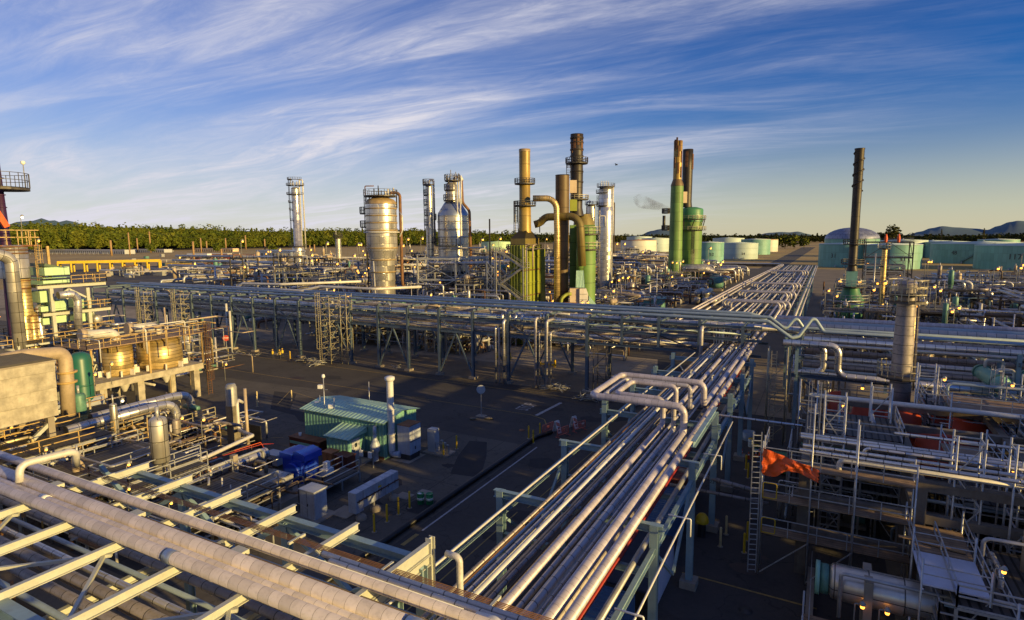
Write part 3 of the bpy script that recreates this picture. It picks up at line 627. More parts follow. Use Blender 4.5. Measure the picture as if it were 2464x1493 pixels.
# ---------------------------------------------------------------- storage tanks
def tank(xc, yb, hw, yt, label, body='tank_teal', roof='tank_roof', cone=0.05, stair=None, num=None, dome=0.0, dist=None, rim=True):
    if dist is None:
        p = G(xc, yb); D = math.hypot(p.x, p.y); r = hw*mpp(p)
        for _ in range(3):
            q = p*((D+r)/D); r = hw*mpp((q.x, q.y, 8))
        c = Vector((p.x*(D+r)/D, p.y*(D+r)/D, 0)); H = hz(p, yt)
    else:
        d = ray(xc, 570); h = math.hypot(d.x, d.y); p = EYE+d*(dist/h); p.z = 0; r = hw*mpp(p); c = Vector((p.x*(dist+r)/dist, p.y*(dist+r)/dist, 0)); H = hz(p, yt)
    t = thing('storage_tank', label, 'tank', c, 'storage tanks of the tank farm')
    b = MB(); b.lathe(c.x, c.y, [(0, r), (H*0.33, r), (H*0.66, r), (H, r)], 56)
    b.build('shell', body, t)
    b = MB(); hh = dome or r*cone
    if dome: prof = [(H+0.05+dome*math.sin(a), r*math.cos(a)*1.0) for a in [R(k) for k in (0, 12, 24, 36, 48, 60, 72, 84, 89.5)]]
    else: prof = [(H+0.02, r+0.15), (H+0.25, r+0.15), (H+0.25+hh, 0.4), (H+0.9+hh, 0.4), (H+0.9+hh, 0.01)]
    b.lathe(c.x, c.y, prof, 56); b.build('roof', roof, t)
    if rim:
        b = MB(); 
        for zz in (H*0.34, H*0.67, H*0.97): b.lathe(c.x, c.y, [(zz, r+0.02), (zz, r+0.10), (zz+0.15, r+0.10), (zz+0.15, r+0.02)], 56)
        b.build('stiffener_ring', body, t)
    va = math.atan2(-c.y, -c.x)
    if stair:
        a0, a1 = va+R(stair[0]), va+R(stair[1]); b = MB(); n = 22; P = []
        for k in range(n+1):
            a = a0+(a1-a0)*k/n; P.append(Vector((c.x+(r+0.6)*math.cos(a), c.y+(r+0.6)*math.sin(a), 0.4+H*k/n)))
        for a, q in zip(P[:-1], P[1:]): b.bar(a, q, 0.9, 0.25); b.bar(a+Vector((0, 0, 1.1)), q+Vector((0, 0, 1.1)), 0.08); b.bar(a, a+Vector((0, 0, 1.1)), 0.07)
        b.build('stair', 'steel_dark', t)
    if num:
        a = va+R(num[1]); M = Matrix.Translation(((r+0.13)*math.cos(a), (r+0.13)*math.sin(a), H*num[2])) @ Matrix.Rotation(a+math.pi/2, 4, 'Z') @ Matrix.Rotation(R(90), 4, 'X')
        text('number', num[0], num[3] if len(num) > 3 else 3.0, 'steel_dark', t, M, 0.03)
    for k in range(3):
        b = MB(); a = va+R(-20+17*k); b.tube([(c.x+(r-0.2)*math.cos(a), c.y+(r-0.2)*math.sin(a), 1.2), (c.x+(r+1.6)*math.cos(a), c.y+(r+1.6)*math.sin(a), 1.2), (c.x+(r+1.6)*math.cos(a), c.y+(r+1.6)*math.sin(a), 0)], 0.35, 8)
        b.build('nozzle', 'pipe_grey', t)
    return t
tank(1536, 613, 42, 579, 'rusty-roofed cream storage tank nearest the silver column', 'tank_cream', 'roof_rusty')
tank(1578, 606, 34, 574, 'half-shaded pale green tank behind the rusty-roofed cream tank', 'tank_pale', num=('79', 6, 0.6, 2.0))
tank(1538, 598, 30, 570, 'low far tank roof seen over the rusty-roofed cream tank', 'tank_pale')
tank(1706, 633, 33, 584, 'tall narrow teal tank just right of the green furnace', 'tank_teal', num=('52', 10, 0.42, 3.4))
tank(1779, 624, 41, 586, 'pale-walled wide tank right of the narrow teal tank', 'tank_pale', num=('54', 12, 0.35, 3.0))
tank(1817, 613, 33, 576.5, 'teal tank with its upper wall sunlit, behind the pale-walled wide tank', 'tank_teal', num=('57', 6, 0.7, 3.0))
tank(1842, 606, 27, 577, 'white tank with a rust-edged roof at the right end of the left tank row', 'tank_cream', 'roof_rusty')
tank(1752, 600, 36, 573.5, 'far green-roofed tank behind the narrow teal tank', 'tank_pale', 'tank_roof')
tank(1197, 605, 40, 583, 'pale green tank behind the silver regenerator and the left furnace', 'green_light', 'green_light', num=('33', 10, 0.5, 3.0), rim=False)
tank(1420, 604, 30, 580, 'low pale tank behind the two furnaces', 'tank_pale')
tank(2046, 633, 58, 575, 'tank with the big blue-grey aluminium dome roof', 'tank_teal', 'dome_alu', dome=9.0)
tank(2035, 644, 60, 588, 'teal tank numbered 31 in front of the domed tank', 'tank_teal', num=('31', -26, 0.5, 4.0))
tank(2143, 648, 61, 590, 'teal tank with a diagonal band of sun on its upper wall', 'tank_teal', num=('31', 22, 0.42, 4.0))
tank(2170, 620, 50, 579, 'pale-roofed tank behind the tank with the diagonal sunlit band', 'tank_pale')
tank(2242, 614, 47, 581, 'small far teal tank leftmost of the right tank group', 'tank_teal', stair=(-30, 20), num=('45', -30, 0.55, 2.5))
tank(2288, 622, 56, 583.5, 'teal tank second from left in the right tank group', 'tank_teal')
tank(2362, 636, 104, 587.5, 'very wide teal tank with a long dark diagonal stair', 'tank_teal', stair=(-22, 12), num=('48', -30, 0.55, 4.0))
tank(2482, 653, 113, 592, 'nearest teal tank cut off by the right picture edge', 'tank_teal', num=('117', -16, 0.55, 4.6))
tank(2400, 606, 40, 577, 'far teal tank peeping over the very wide one', 'tank_teal')
# ================================================================ pipe racks
def footing(x, y, s=1.1, h=0.35): return MB().bx(x-s/2, x+s/2, y-s/2, y+s/2, 0.0, h)
# ---- long rack across the site (runs along X at Y 77..87)
XS = [-29.2-6.3*k for k in range(21)]
def rack_section(xs, label, wall=True):
    t = thing('pipe_rack', label, 'pipe rack', (xs[0], 82, 0), 'steel racks that carry the pipes')
    for x in (xs if xs[0] == XS[0] else xs[1:]):
        for y in (77, 87):
            MB().hcol(x, y, 0.35, 10.6, 0.42).build('column', 'steel_blue', t)
            footing(x, y).build('footing', 'concrete', t)
        for z in (7.3, 9.3, 10.75):
            MB().ibeam((x, 77.2, z), (x, 86.8, z), 0.25, 0.34).build('cross_beam', 'steel_blue', t)
    for y in (77, 87):
        for z, h in ((7.3, 0.5), (9.3, 0.42)):
            b = MB()
            for a, c in zip(xs[:-1], xs[1:]): b.ibeam((a-0.2, y, z), (c+0.2, y, z), 0.25, h)
            b.build('long_beam', 'steel_blue', t)
        for i, (a, c) in enumerate(zip(xs[:-1], xs[1:])):
            if i % 2 == 1:
                m = (a+c)/2; MB().bar((a-0.1, y, 0.7), (m, y, 7.0), 0.22).bar((c+0.1, y, 0.7), (m, y, 7.0), 0.22).bar((a-0.2, y, 9.1), (m, y, 7.5), 0.16).bar((c+0.2, y, 9.1), (m, y, 7.5), 0.16).build('brace', 'steel_blue', t)
    return t
rack_section(XS[:7], 'blue-grey steel rack right half, standing on the road edge below the green furnaces')
rack_section(XS[6:14], 'blue-grey steel rack middle stretch, beside the tall ladder scaffold')
rack_section(XS[13:], 'blue-grey steel rack far left stretch, with yellow-lit pipe ends on top')
# truss bridge over the road
t = thing('pipe_bridge', 'dark blue steel truss that bridges the road between the two racks', 'truss bridge', (-19, 82, 0))
xb = [-29.2, -24.2, -19.2, -14.0, -8.8]
for y in (77, 87):
    b = MB()
    for z in (7.2, 9.1, 10.7): b.ibeam((-29, y, z), (-6.6, y, z), 0.25, 0.32)
    b.build('chord', 'steel_blue', t)
    for x in xb[1:]: MB().hcol(x, y, 7.36, 10.9 if x > -10 else 11.4, 0.34).build('post', 'steel_blue', t)
    for i, (a, c) in enumerate(zip(xb[:-1], xb[1:])):
        z0, z1 = (9.0, 7.3) if i % 2 == 0 else (7.3, 9.0)
        MB().bar((a, y, z0), (c, y, z1), 0.15).build('brace', 'steel_dark', t)
for x in xb[1:]:
    for z in (7.2, 9.1, 10.7): MB().ibeam((x, 77.2, z), (x, 86.8, z), 0.22, 0.3).build('cross_beam', 'steel_blue', t)
for y in (77, 87):
    MB().hcol(-9.2, y, 0.35, 7.0, 0.42).build('column', 'steel_blue', t); footing(-9.2, y).build('footing', 'concrete', t)
# the rack carries on to the right of the crossing
t = thing('pipe_rack', 'low wide rack stretch right of the crossing, carrying long silver pipes', 'pipe rack', (14, 84, 0), 'steel racks that carry the pipes')
for x in (-2.5, 8, 17, 26, 36):
    for y in (73, 80, 88, 95):
        MB().hcol(x, y, 0, 10.3 if x > 0 else 9.8, 0.36).build('column', 'steel_frame', t)
    for z in (6.2, 9.3): MB().ibeam((x, 72.6, z), (x, 95.4, z), 0.25, 0.36).build('cross_beam', 'steel_blue', t)
for y in (73, 95):
    MB().ibeam((-3, y, 6.2), (40, y, 6.2), 0.25, 0.4).build('long_beam', 'steel_blue', t)
    MB().bar((-2, y, 6), (3, y, 1.5), 0.2).bar((8, y, 6), (3, y, 1.5), 0.2).build('brace', 'steel_blue', t)
GP = 'pipes lying on the long rack'
def runx(y, z, x0, x1, r, m, label, group=GP, n=10): return pipe([(x0, y, z), (x1, y, z)], r, m, label, group=group, n=n, name='rack_pipe')
# top pair and third line, with the lowered bends at the right end
pipe([(-140, 77.6, 11.55), (-6.0, 77.6, 11.55), (-3.4, 77.6, 9.7), (-2.6, 78.0, 9.9), (-1.3, 78.8, 12.0), (-0.9, 79.0, 11.9), (0.0, 79, 10.5), (40, 79, 10.3)], 0.22, 'pipe_blue', 'front pipe of the top pair on the long rack, dipping in a V above the crossing', name='rack_pipe', group=GP, n=14, bend=0.45)
pipe([(-150, 80.0, 11.75), (-6.0, 80.0, 11.75), (-4.4, 80.0, 10.5), (-4.0, 80.2, 10.6), (-3.1, 80.6, 11.9), (-2.2, 81, 10.5), (40, 81, 10.4)], 0.21, 'pipe_blue', 'second pipe of the top pair on the long rack, with a hump above the crossing', name='rack_pipe', group=GP, n=14, bend=0.4)
pipe([(-90, 82.4, 11.8), (-8.6, 82.4, 11.8), (-6.5, 82.4, 11.2)], 0.24, 'pipe_blue', 'third and rearmost topmost pipe of the long rack', name='rack_pipe', group=GP, n=12)
pipe([(-69, 92, 12.6), (-74, 84.5, 12.6), (-88, 84.5, 12.6), (-92, 83.5, 11.7), (-125, 83.5, 11.7)], 0.26, 'pipe_light', 'cream pipe with a wide bend crossing onto the long rack at its middle', name='rack_pipe', group=GP, n=12, bend=1.6)
pipe([(-86, 94, 13.0), (-100, 85.4, 12.6), (-112, 85.4, 12.4), (-114, 85.4, 11.4), (-150, 85.4, 11.4)], 0.26, 'pipe_light', 'cream pipe left of the other wide-bent one on the long rack', name='rack_pipe', group=GP, n=12, bend=1.6)
runx(81.6, 11.0+0.45-1.35, -44, 2.5, 0.47, 'insul_alu', 'fattest ribbed silver pipe in the truss over the road', n=18)
runx(79.0, 9.85, -150, -30, 0.34, 'insul_alu', 'ribbed silver pipe on the middle tier of the long rack, front side', n=14)
runx(80.4, 9.78, -150, -46, 0.26, 'pipe_grey', 'plain grey pipe behind the ribbed one on the middle tier', n=12)
runx(83.2, 9.8, -150, -8, 0.30, 'insul_grime', 'grimy ribbed pipe at the centre of the middle tier', n=12)
runx(84.3, 9.7, -150, -8, 0.2, 'pipe_blue', 'thin blue-grey pipe right behind the grimy one on the middle tier')
runx(85.4, 9.8, -150, -8, 0.3, 'insul_pale', 'pale segmented pipe near the back edge of the middle tier', n=12)
runx(78.2, 9.68, -150, -8, 0.14, 'pipe_blue', 'slim blue pipe along the front edge of the middle tier')
LT = [('insul_grime', .2), ('pipe_dark', .14), ('pipe_grey', .16), ('insul_alu', .22), ('pipe_blue', .13), ('pipe_rust', .1), ('insul_grime', .24), ('pipe_grey', .15), ('pipe_dark', .12), ('insul_alu', .18), ('pipe_blue', .15), ('insul_pale', .2)]
ORD = ['foremost', 'second', 'third', 'fourth', 'fifth', 'sixth', 'seventh', 'eighth', 'ninth', 'tenth', 'eleventh', 'twelfth', 'thirteenth', 'fourteenth', 'fifteenth', 'sixteenth', 'seventeenth', 'eighteenth', 'nineteenth', 'twentieth']
LOOK = {'insul_grime': 'grimy ribbed', 'pipe_dark': 'dark bare', 'pipe_grey': 'plain grey', 'insul_alu': 'ribbed silver', 'pipe_blue': 'blue-grey painted', 'pipe_rust': 'rusty', 'insul_pale': 'pale segmented', 'insul_white': 'white segmented', 'pipe_light': 'cream painted', 'pipe_white': 'white painted', 'pipe_tan': 'tan', 'insul_gold': 'gold-lit segmented'}
for i, (m, r) in enumerate(LT):
    runx(77.6+0.78*i, 7.5+r, -150, -8, r, m, f'{LOOK[m]} pipe, {ORD[i]} from the front on the bottom tier of the long rack')
for i, (y, z, r, m) in enumerate(((93.4, 10.0, .18, 'pipe_dark'), (92.2, 10.2, .38, 'insul_white'), (89.2, 10.0, .22, 'pipe_grey'), (87.4, 10.3, .36, 'pipe_blue'), (84.8, 10.25, .42, 'insul_pale'), (82.8, 9.9, .28, 'pipe_blue'), (78.4, 9.9, .30, 'insul_grime'), (76.2, 9.9, .34, 'insul_alu'), (74.2, 9.7, .18, 'pipe_grey'), (86, 6.8, .4, 'insul_grime'), (83.6, 6.7, .3, 'pipe_dark'), (81.4, 6.8, .36, 'insul_alu'), (79.2, 6.7, .24, 'pipe_grey'), (77.0, 6.7, .3, 'insul_grime'), (75.0, 6.6, .2, 'pipe_blue'), (73.6, 6.5, .22, 'insul_alu'))):
    runx(y, z, -6.0 if y > 79.8 and z > 9 else -2.0, 60, r, m, f'{LOOK[m]} long pipe right of the crossing, {ORD[i] if i < 9 else ORD[i-9]} from the back on the {"upper" if z > 9 else "lower"} tier', 'long pipes right of the crossing', 12)
pipe([(-4, 72.8, 9.9), (1.6, 72.8, 9.9), (1.6, 72.8, 6.6), (17, 72.4, 6.4)], 0.36, 'insul_alu', 'fat silver pipe turning down beside the crossing steelwork', group='long pipes right of the crossing', n=16, bend=0.9)
pipe([(-2, 74.0, 9.7), (0.2, 74.0, 9.7), (0.2, 74, 6.6), (-3, 74, 6.3)], 0.34, 'insul_alu', 'fat silver pipe dropping down inside the bend of its neighbour', group='long pipes right of the crossing', n=16, bend=0.9)
# short vertical risers, bends and fittings that stick up out of the rack
rg = random.Random(11)
for k in range(34):
    x = -148+k*3.9+rg.uniform(-1, 1); y = rg.choice((78.6, 81, 83.5, 86)); z = 10.1
    L = rg.uniform(1.6, 4.0); m = rg.choice(('pipe_light', 'insul_pale', 'pipe_tan', 'insul_alu')); s = rg.choice((-1, 1)); r = rg.uniform(.12, .24)
    pipe([(x, y, z-0.9), (x, y, z+0.75), (x+s*L, y, z+0.75), (x+s*L, y+0.6, z+0.75), (x+s*L, y+0.6, z-0.6)][: rg.choice((3, 5))], r, m, 'short sunlit offset pipe rising between the tiers of the long rack', 'offset_pipe', 'pipe', 'sunlit offsets along the long rack', 10)
for i, x in enumerate((-43.5, -42.3, -41.2, -40.1)):
    pipe([(x, 84, 9.0), (x, 79.4, 10.3), (x, 78.2, 10.3), (x, 78.2, 7.9)], 0.26, 'insul_alu', f'silver elbow turning down on the rack, {ORD[i] if i else "first"} from the left of four', 'pipe_elbow', 'pipe elbow', 'silver elbows on the long rack', 12, 0.8)
for i, x in enumerate((-36.7, -36.2, -35.7)):
    pipe([(x, 84, 9.6), (x, 79.0, 10.9), (x, 77.8, 10.9), (x, 77.8, 8.4)], 0.2, 'insul_alu', f'silver elbow beside the ribbed down-pipes, {ORD[i] if i else "first"} from the left of three', 'pipe_elbow', 'pipe elbow', 'silver elbows on the long rack', 12, 0.7)
for i, (x, r, z1) in enumerate(((-43.6, .16, 8.6), (-43.0, .12, 8.4), (-42.2, .22, 9.6), (-36.9, .2, 10.2), (-36.3, .12, 8.4), (-35.1, .2, 10), (-34.5, .14, 8.4), (-13.6, .24, 10.4))):
    pipe([(x, 76.3, 0.0), (x, 76.3, z1), (x, 78.5, z1)], r, 'insul_alu' if i % 2 == 0 else 'insul_pale', ['slim silver down-pipe left of a rack column', 'thin segmented down-pipe nearest the hatched marking', 'fat silver down-pipe against a rack column', 'tallest silver down-pipe at the second hatched marking', 'thin down-pipe left of the column over the scaffold parts', 'silver down-pipe right of the column over the scaffold parts', 'thin pale down-pipe rightmost of its bundle', 'short fat silver pipe at the right end of the truss'][i], 'down_pipe', 'pipe', 'down-pipes along the long rack', 12, 0.4)
# ---- rack along the road (runs away along Y at X -15..-7)
t = thing('pipe_rack', 'pale blue steel rack in front, standing beside the road', 'pipe rack', (-11, 40, 0), 'steel racks that carry the pipes')
bents = [(18, 8.2), (27, 8.2), (36, 8.2), (44.2, 9.1), (52, 8.6), (60, 8.6), (68, 8.6)]
for y, h in bents:
    for x in (-15.2, -6.7):
        MB().hcol(x, y, 0.4, h, 0.40, 0.04).build('column', 'steel_frame', t); footing(x, y, 1.0, 0.5).build('footing', 'concrete', t)
    MB().ibeam((-15.6, y, 8.0), (-6.3, y, 8.0), 0.3, 0.4).build('cross_beam', 'steel_frame', t)
    MB().ibeam((-15.0, y+0.02, 5.6), (-6.9, y+0.02, 5.6), 0.25, 0.35).build('cross_beam', 'steel_frame', t)
for x in (-15.2, -6.7):
    for a, c in zip(bents[:-1], bents[1:]):
        MB().ibeam((x, a[0]+0.2, 6.9), (x, c[0]-0.2, 6.9), 0.22, 0.34).build('long_beam', 'steel_frame', t)
    for a in (27, 44.2, 60): MB().bar((x, a+0.3, 6.5), (x, a+4.2, 3.4), 0.16).bar((x, a+8.2, 6.5), (x, a+4.4, 3.4), 0.16).build('brace', 'steel_frame', t)
MB().ibeam((-6.7, 36, 9.3), (-6.7, 44.2, 9.3), 0.3, 0.4).build('long_beam', 'steel_frame', t)
text('number', '23', 0.35, 'paint_black', t, Matrix.Translation((4.3, 43.9-40-0.02-0.1, 3.9)) @ Matrix.Rotation(R(90), 4, 'X'), 0.01)
t = thing('pipe_rack', 'far stretch of pipe rack running to the tank farm', 'pipe rack', (-10, 170, 0), 'steel racks that carry the pipes')
for i, y in enumerate(range(92, 268, 11)):
    for x in (-16.6, -4.6):
        MB().hcol(x, y, 0, 9.4, 0.36, 0.06).build('column', 'steel_frame', t)
    MB().ibeam((-17, y, 9.1), (-4.2, y, 9.1), 0.3, 0.4, 0.05).build('cross_beam', 'steel_frame', t)
for x in (-16.6, -4.6): MB().ibeam((x, 90, 7.5), (x, 266, 7.5), 0.3, 0.4, 0.06).build('long_beam', 'steel_frame', t)
GR = 'pipes lying on the rack beside the road'
R2P = [(-12.3, .10, 'insul_grime', 0), (-12.0, .07, 'pipe_blue', 0), (-11.68, .10, 'insul_pale', 0), (-11.3, .13, 'pipe_white', 0), (-10.95, .05, 'pipe_tan', 0), (-10.7, .11, 'insul_grime', 0), (-10.42, .05, 'pipe_dark', 0), (-9.95, .20, 'insul_white', 3), (-9.5, .10, 'insul_pale', 0), (-9.02, .17, 'insul_pale', 2), (-8.68, .07, 'insul_pale', 0), (-8.15, .25, 'insul_white', 1), (-7.5, .22, 'insul_white', 0)]
zb = 8.2
XF = lambda x: -15.9+(x+12.3)/4.8*9.8
loops = {1: (40.2, 47.6, -14.9, 10.35), 2: (41.0, 46.6, -14.2, 10.25), 3: (41.7, 45.8, -13.5, 10.3)}
for i, (x, r, m, lp) in enumerate(R2P):
    z = zb+r; y1 = 268
    if lp:
        ya, yb, xl, z1 = loops[lp]; pts = [(x, 4, z), (x, ya, z), (x, ya, z1), (xl, ya, z1), (xl, yb, z1), (x, yb, z1), (x, yb, z), (x, 78, z), (XF(x), 98, 9.3+r), (XF(x), y1, 9.3+r)]
        lab = {1: 'widest white segmented pipe, making the outer square loop over the rack', 2: 'pale segmented pipe making the middle square loop over the rack', 3: 'white segmented pipe making the inner square loop over the rack'}[lp]
    else:
        pts = [(x, 4, z), (x, 78, z), (XF(x), 98, 9.3+r), (XF(x), y1, 9.3+r)]
        lab = f'{LOOK[m]} {"fat " if r > .25 else "thin " if r < .1 else ""}pipe, {ORD[i] if i else "first"} from the left on the rack beside the road'
    pipe(pts, r, m, lab, 'rack_pipe', 'pipe', GR, 16 if r > .15 else 8, bend=max(0.15, r*2.2))
pipe([(-13.5, 4, 8.75), (-13.4, 27, 8.8), (-12.9, 45, 9.1), (-12.4, 66, 9.2)], 0.06, 'pipe_light', 'slim sunlit conduit slanting above all the pipes of the roadside rack', 'conduit', 'conduit', GR, 8, 0.1)
for i, (x, r, m) in enumerate(((-14.2, .12, 'pipe_rust'), (-13.5, .16, 'pipe_grey'), (-12.8, .12, 'insul_grime'), (-11.9, .2, 'insul_grime'), (-11.1, .14, 'pipe_tan'), (-10.3, .18, 'pipe_grey'), (-9.3, .2, 'insul_grime'), (-8.5, .12, 'paint_red'), (-7.7, .16, 'pipe_grey'))):
    pipe([(x, 10, 5.8+r), (x, 74, 5.8+r)], r, m, f'lower-tier pipe under the roadside rack, {ORD[i] if i else "first"} from the left', 'rack_pipe', 'pipe', GR, 8)
for i, (x, r) in enumerate(((-17.6, .16), (-15.9, .13), (-4.0, .2), (-3.4, .14), (-5.2, .16), (-6.6, .2), (-11.6, .14), (-9.2, .12), (-13.9, .14), (-10.4, .1), (-12.9, .12), (-7.3, .14))):
    pipe([(x, 92, 9.5+r), (x, 268, 9.5+r)], r, 'insul_pale', f'outer pale pipe on the far roadside rack, {ORD[i] if i else "first"} of its set', 'rack_pipe', 'pipe', GR, 8)
for k, y in enumerate((108, 127, 150, 205)):       # far expansion loops
    for j in range(3):
        x0, x1 = -15.6+j*0.7, -5.2-j*0.7; z = 10.9
        pipe([(x0, y-j, 9.6), (x0, y-j, z), (x1, y-j, z), (x1, y-j, 9.6)], 0.2, 'insul_pale', f'{["front", "middle", "rear"][j]} bar of the {["nearest", "second", "third", "farthest"][k]} pipe loop across the far rack', 'expansion_loop', 'pipe loop', 'pipe loops across the far roadside rack', 10)
for i, (a, c, r) in enumerate(((-18.2, 10.2, .18), (-18.7, 10.4, .14))):
    pipe([(a, 84, c), (a+0.4, 150, c), (a+2.6, 262, c)], r, 'insul_white', ['long white pipe along the left edge of the far roadside rack', 'outermost thin white pipe left of the far roadside rack'][i], 'rack_pipe', 'pipe', GR, 8)
rg = random.Random(5)
for k in range(44):                                   # valves and branches on the rack pipes
    x, r, m, lp = rg.choice(R2P[1:]); y = rg.uniform(56, 76) if k < 8 else rg.uniform(92, 262); z = (zb if y < 80 else 9.3)+2*r
    if x > -12 and y < 50 and y > 38: continue
    tt = thing('valve', 'small valve standing on a pipe of the roadside rack', 'valve', (x, y, z), 'small valves on the roadside rack')
    MB().cyl((x, y, z-0.05), (x, y, z+0.45), 0.07, 8).build('stem', 'pipe_grey', tt); MB().lathe(x, y, [(z+0.43, 0.02), (z+0.43, .2), (z+0.5, .2), (z+0.5, .02)], 10).build('handwheel', 'steel_grey', tt)
    MB().tube([(x, y-0.25, z-r), (x, y+0.25, z-r)], r+0.06, 10).build('body', 'pipe_grey', tt)
# walkway lights and brackets on the right edge
pipe([(-5.6, 14, 7.9), (-5.6, 45, 8.3)], 0.05, 'pipe_light', 'thin sunlit line held on brackets along the right edge of the roadside rack', 'conduit', 'conduit', GR, 6)
for i, y in enumerate((20, 28.5, 38)):
    b = MB().tube([(-6.4, y, 8.1), (-5.3, y, 8.1), (-5.3, y, 7.2)], 0.04, 6, 0.05); one('bracket', b, 'paint_white', f'white hook bracket {["nearest the viewer", "above the blue container", "beside the raised side beam"][i]} on the rack edge', 'bracket')
# ---- rack in front (runs along X at Y 8..17)
t = thing('pipe_rack', 'cream and blue steel rack crossing the near foreground', 'pipe rack', (-20, 12, 0), 'steel racks that carry the pipes')
MB().ibeam((-31.5, 16.75, 9.9), (-12.9, 16.75, 9.9), 0.32, 0.36).build('long_beam', 'steel_frame', t)
MB().ibeam((-70, 8.1, 9.9), (-2, 8.1, 9.9), 0.42, 0.40).build('long_beam', 'steel_frame', t)
MB().ibeam((-31.5, 16.75, 7.4), (-12.9, 16.75, 7.4), 0.3, 0.34).build('long_beam', 'steel_frame', t)
MB().ibeam((-70, 8.1, 6.8), (-2, 8.1, 6.8), 0.3, 0.34).build('long_beam', 'steel_frame', t)
MB().ibeam((-12.7, 15.15, 9.95), (4, 15.15, 9.95), 0.2, 0.26).build('long_beam', 'steel_frame', t)
xc = [-12.9-3.62*k for k in range(6)]
for i, x in enumerate(xc):
    MB().ibeam((x, 7.7, 10.22) if i else (x, 12.0, 10.3), (x, 17.3, 10.22), 0.20, 0.34 if i else 0.5).build('cross_beam', 'steel_cream', t)
    if i % 2 == 0:
        for y in (8.1, 16.75):
            MB().hcol(x, y, 0.3, 9.7, 0.34).build('column', 'steel_frame', t); footing(x, y).build('footing', 'concrete', t)
        MB().ibeam((x, 8.4, 6.6), (x, 16.5, 6.6), 0.25, 0.34).build('cross_beam', 'steel_cream', t)
    if i % 2 == 1 and i < 6:
        for s in (-1, 1): MB().bar((x-0.2*s, 11.5, 10.05), (x+3.5*s, 8.3, 10.0), 0.12, 0.12).build('brace', 'steel_cream', t)
    s = 1 if i % 2 else -1
    MB().bar((x, 16.75, 7.6 if i % 2 else 9.7), (x-3.6, 16.75, 9.7 if i % 2 else 7.6), 0.2).build('brace', 'steel_frame', t)
MB().hcol(-12.9, 17.35, 0.3, 10.6, 0.26).build('column', 'steel_cream', t)
MB().ibeam((-12.9, 12.6, 9.75), (-12.9, 17.3, 9.75), 0.2, 0.4).build('cross_beam', 'steel_cream', t)
GF = 'pipes crossing the near foreground'
for i, (y, r, m, x0, x1, lab) in enumerate(((11.84, .235, 'insul_white', -75, 6, 'fattest white segmented pipe, nearest of the foreground bundle'), (12.26, .175, 'insul_white', -75, 6, 'medium white segmented pipe behind the fattest foreground one'),
        (12.72, .27, 'insul_white', -75, 6, 'second fattest white pipe, third in the foreground bundle'), (13.07, .07, 'insul_pale', -75, -6, 'thin pale pipe tucked behind the second fattest foreground pipe'),
        (13.30, .035, 'pipe_rust', -75, 4, 'thin brown pipe in the gap of the foreground bundle'), (13.42, .035, 'pipe_dark', -75, 4, 'thin dark pipe in the gap of the foreground bundle'),
        (13.90, .19, 'insul_white', -75, 6, 'white segmented pipe just behind the gap in the foreground bundle'), (14.22, .09, 'pipe_white', -75, -9.4, 'chalky peeling white pipe near the back of the foreground bundle'),
        (14.42, .11, 'insul_pale', -15.2, 6, 'shorter pale segmented pipe starting in mid-air at the back of the foreground bundle'), (14.68, .11, 'insul_pale', -15.8, 6, 'rearmost short pale segmented pipe of the foreground bundle'))):
    pipe([(x0, y, 10.42+r), (x1, y, 10.42+r)], r, m, lab, 'rack_pipe', 'pipe', GF, 24 if r > .2 else 12)
for k in range(5):
    pipe([(-60, 14.85+0.07*k, 10.50+0.02*(k % 2)), (-20, 14.87+0.07*k, 10.48), (4, 14.92+0.08*k, 10.48)], 0.016, 'pipe_rust', f'rusty tracing line {["nearest", "second", "middle", "fourth", "outermost"][k]} of five along the far edge of the front rack', 'tracing_line', 'thin pipe', 'rusty lines on the front rack', 6)
for k in range(9):
    MBx = MB().bar((-44+k*4.4, 14.7, 10.45), (-44+k*4.4, 15.5, 10.45), 0.10); one('pipe_clip', MBx, 'steel_cream', 'cream clip bar that carries the rusty lines', 'clip', 'clips under the rusty lines')
for k, (x, y) in enumerate(((-30.4, 12.26), (-20.6, 11.84), (-10.4, 12.72))):
    one('pipe_band', MB().tube([(x, y, 10.42+(.175, .235, .27)[k]), (x+0.5, y, 10.42+(.175, .235, .27)[k])], (.19, .25, .285)[k], 22), 'paint_white' if k == 0 else 'clad_blue', ['white band clasped round the medium foreground pipe', 'blue-grey patch sleeve on the fattest foreground pipe', 'blue-grey sleeve on the second fattest foreground pipe'][k], 'pipe band')
LW = ['insul_grime', 'pipe_blue', 'insul_grime', 'insul_grime', 'pipe_blue', 'pipe_light', 'insul_alu', 'insul_grime', 'insul_grime', 'pipe_blue', 'insul_grime', 'insul_grime', 'insul_alu', 'pipe_blue', 'insul_grime', 'insul_grime']
for i, m in enumerate(LW):
    r = (.22, .12, .26, .2, .13, .14, .18, .24, .2, .14, .22, .26, .16, .12, .2, .22)[i]; y = 3.6+0.80*i
    pipe([(-60, y, 6.9+r), (-3, y, 6.9+r)], r, m, f'{LOOK[m]} pipe, {ORD[i] if i else "first"} from the near side on the lower tier below the cream beams', 'rack_pipe', 'pipe', GF, 12)
for i in range(6):
    y = 4.5+2.0*i; pipe([(-60, y, 4.4), (-3, y, 4.4)], .2, 'insul_grime' if i % 2 else 'pipe_dark', f'deep-lying pipe {ORD[i] if i else "first"} from the near side at the bottom of the front rack', 'rack_pipe', 'pipe', GF, 8)
rg = random.Random(4)
for k in range(26):
    x, y = -48+rg.uniform(0, 34), 3.5+rg.uniform(0, 12); h = rg.uniform(.3, 1.2)
    pipe([(x, y, 6.6), (x, y, 7.3+h)], rg.uniform(.06, .14), rg.choice(('pipe_light', 'pipe_tan', 'pipe_rust')), 'short stub pipe standing among the lower tier pipes', 'pipe_stub', 'pipe', 'stubs on the lower tier of the front rack', 8)
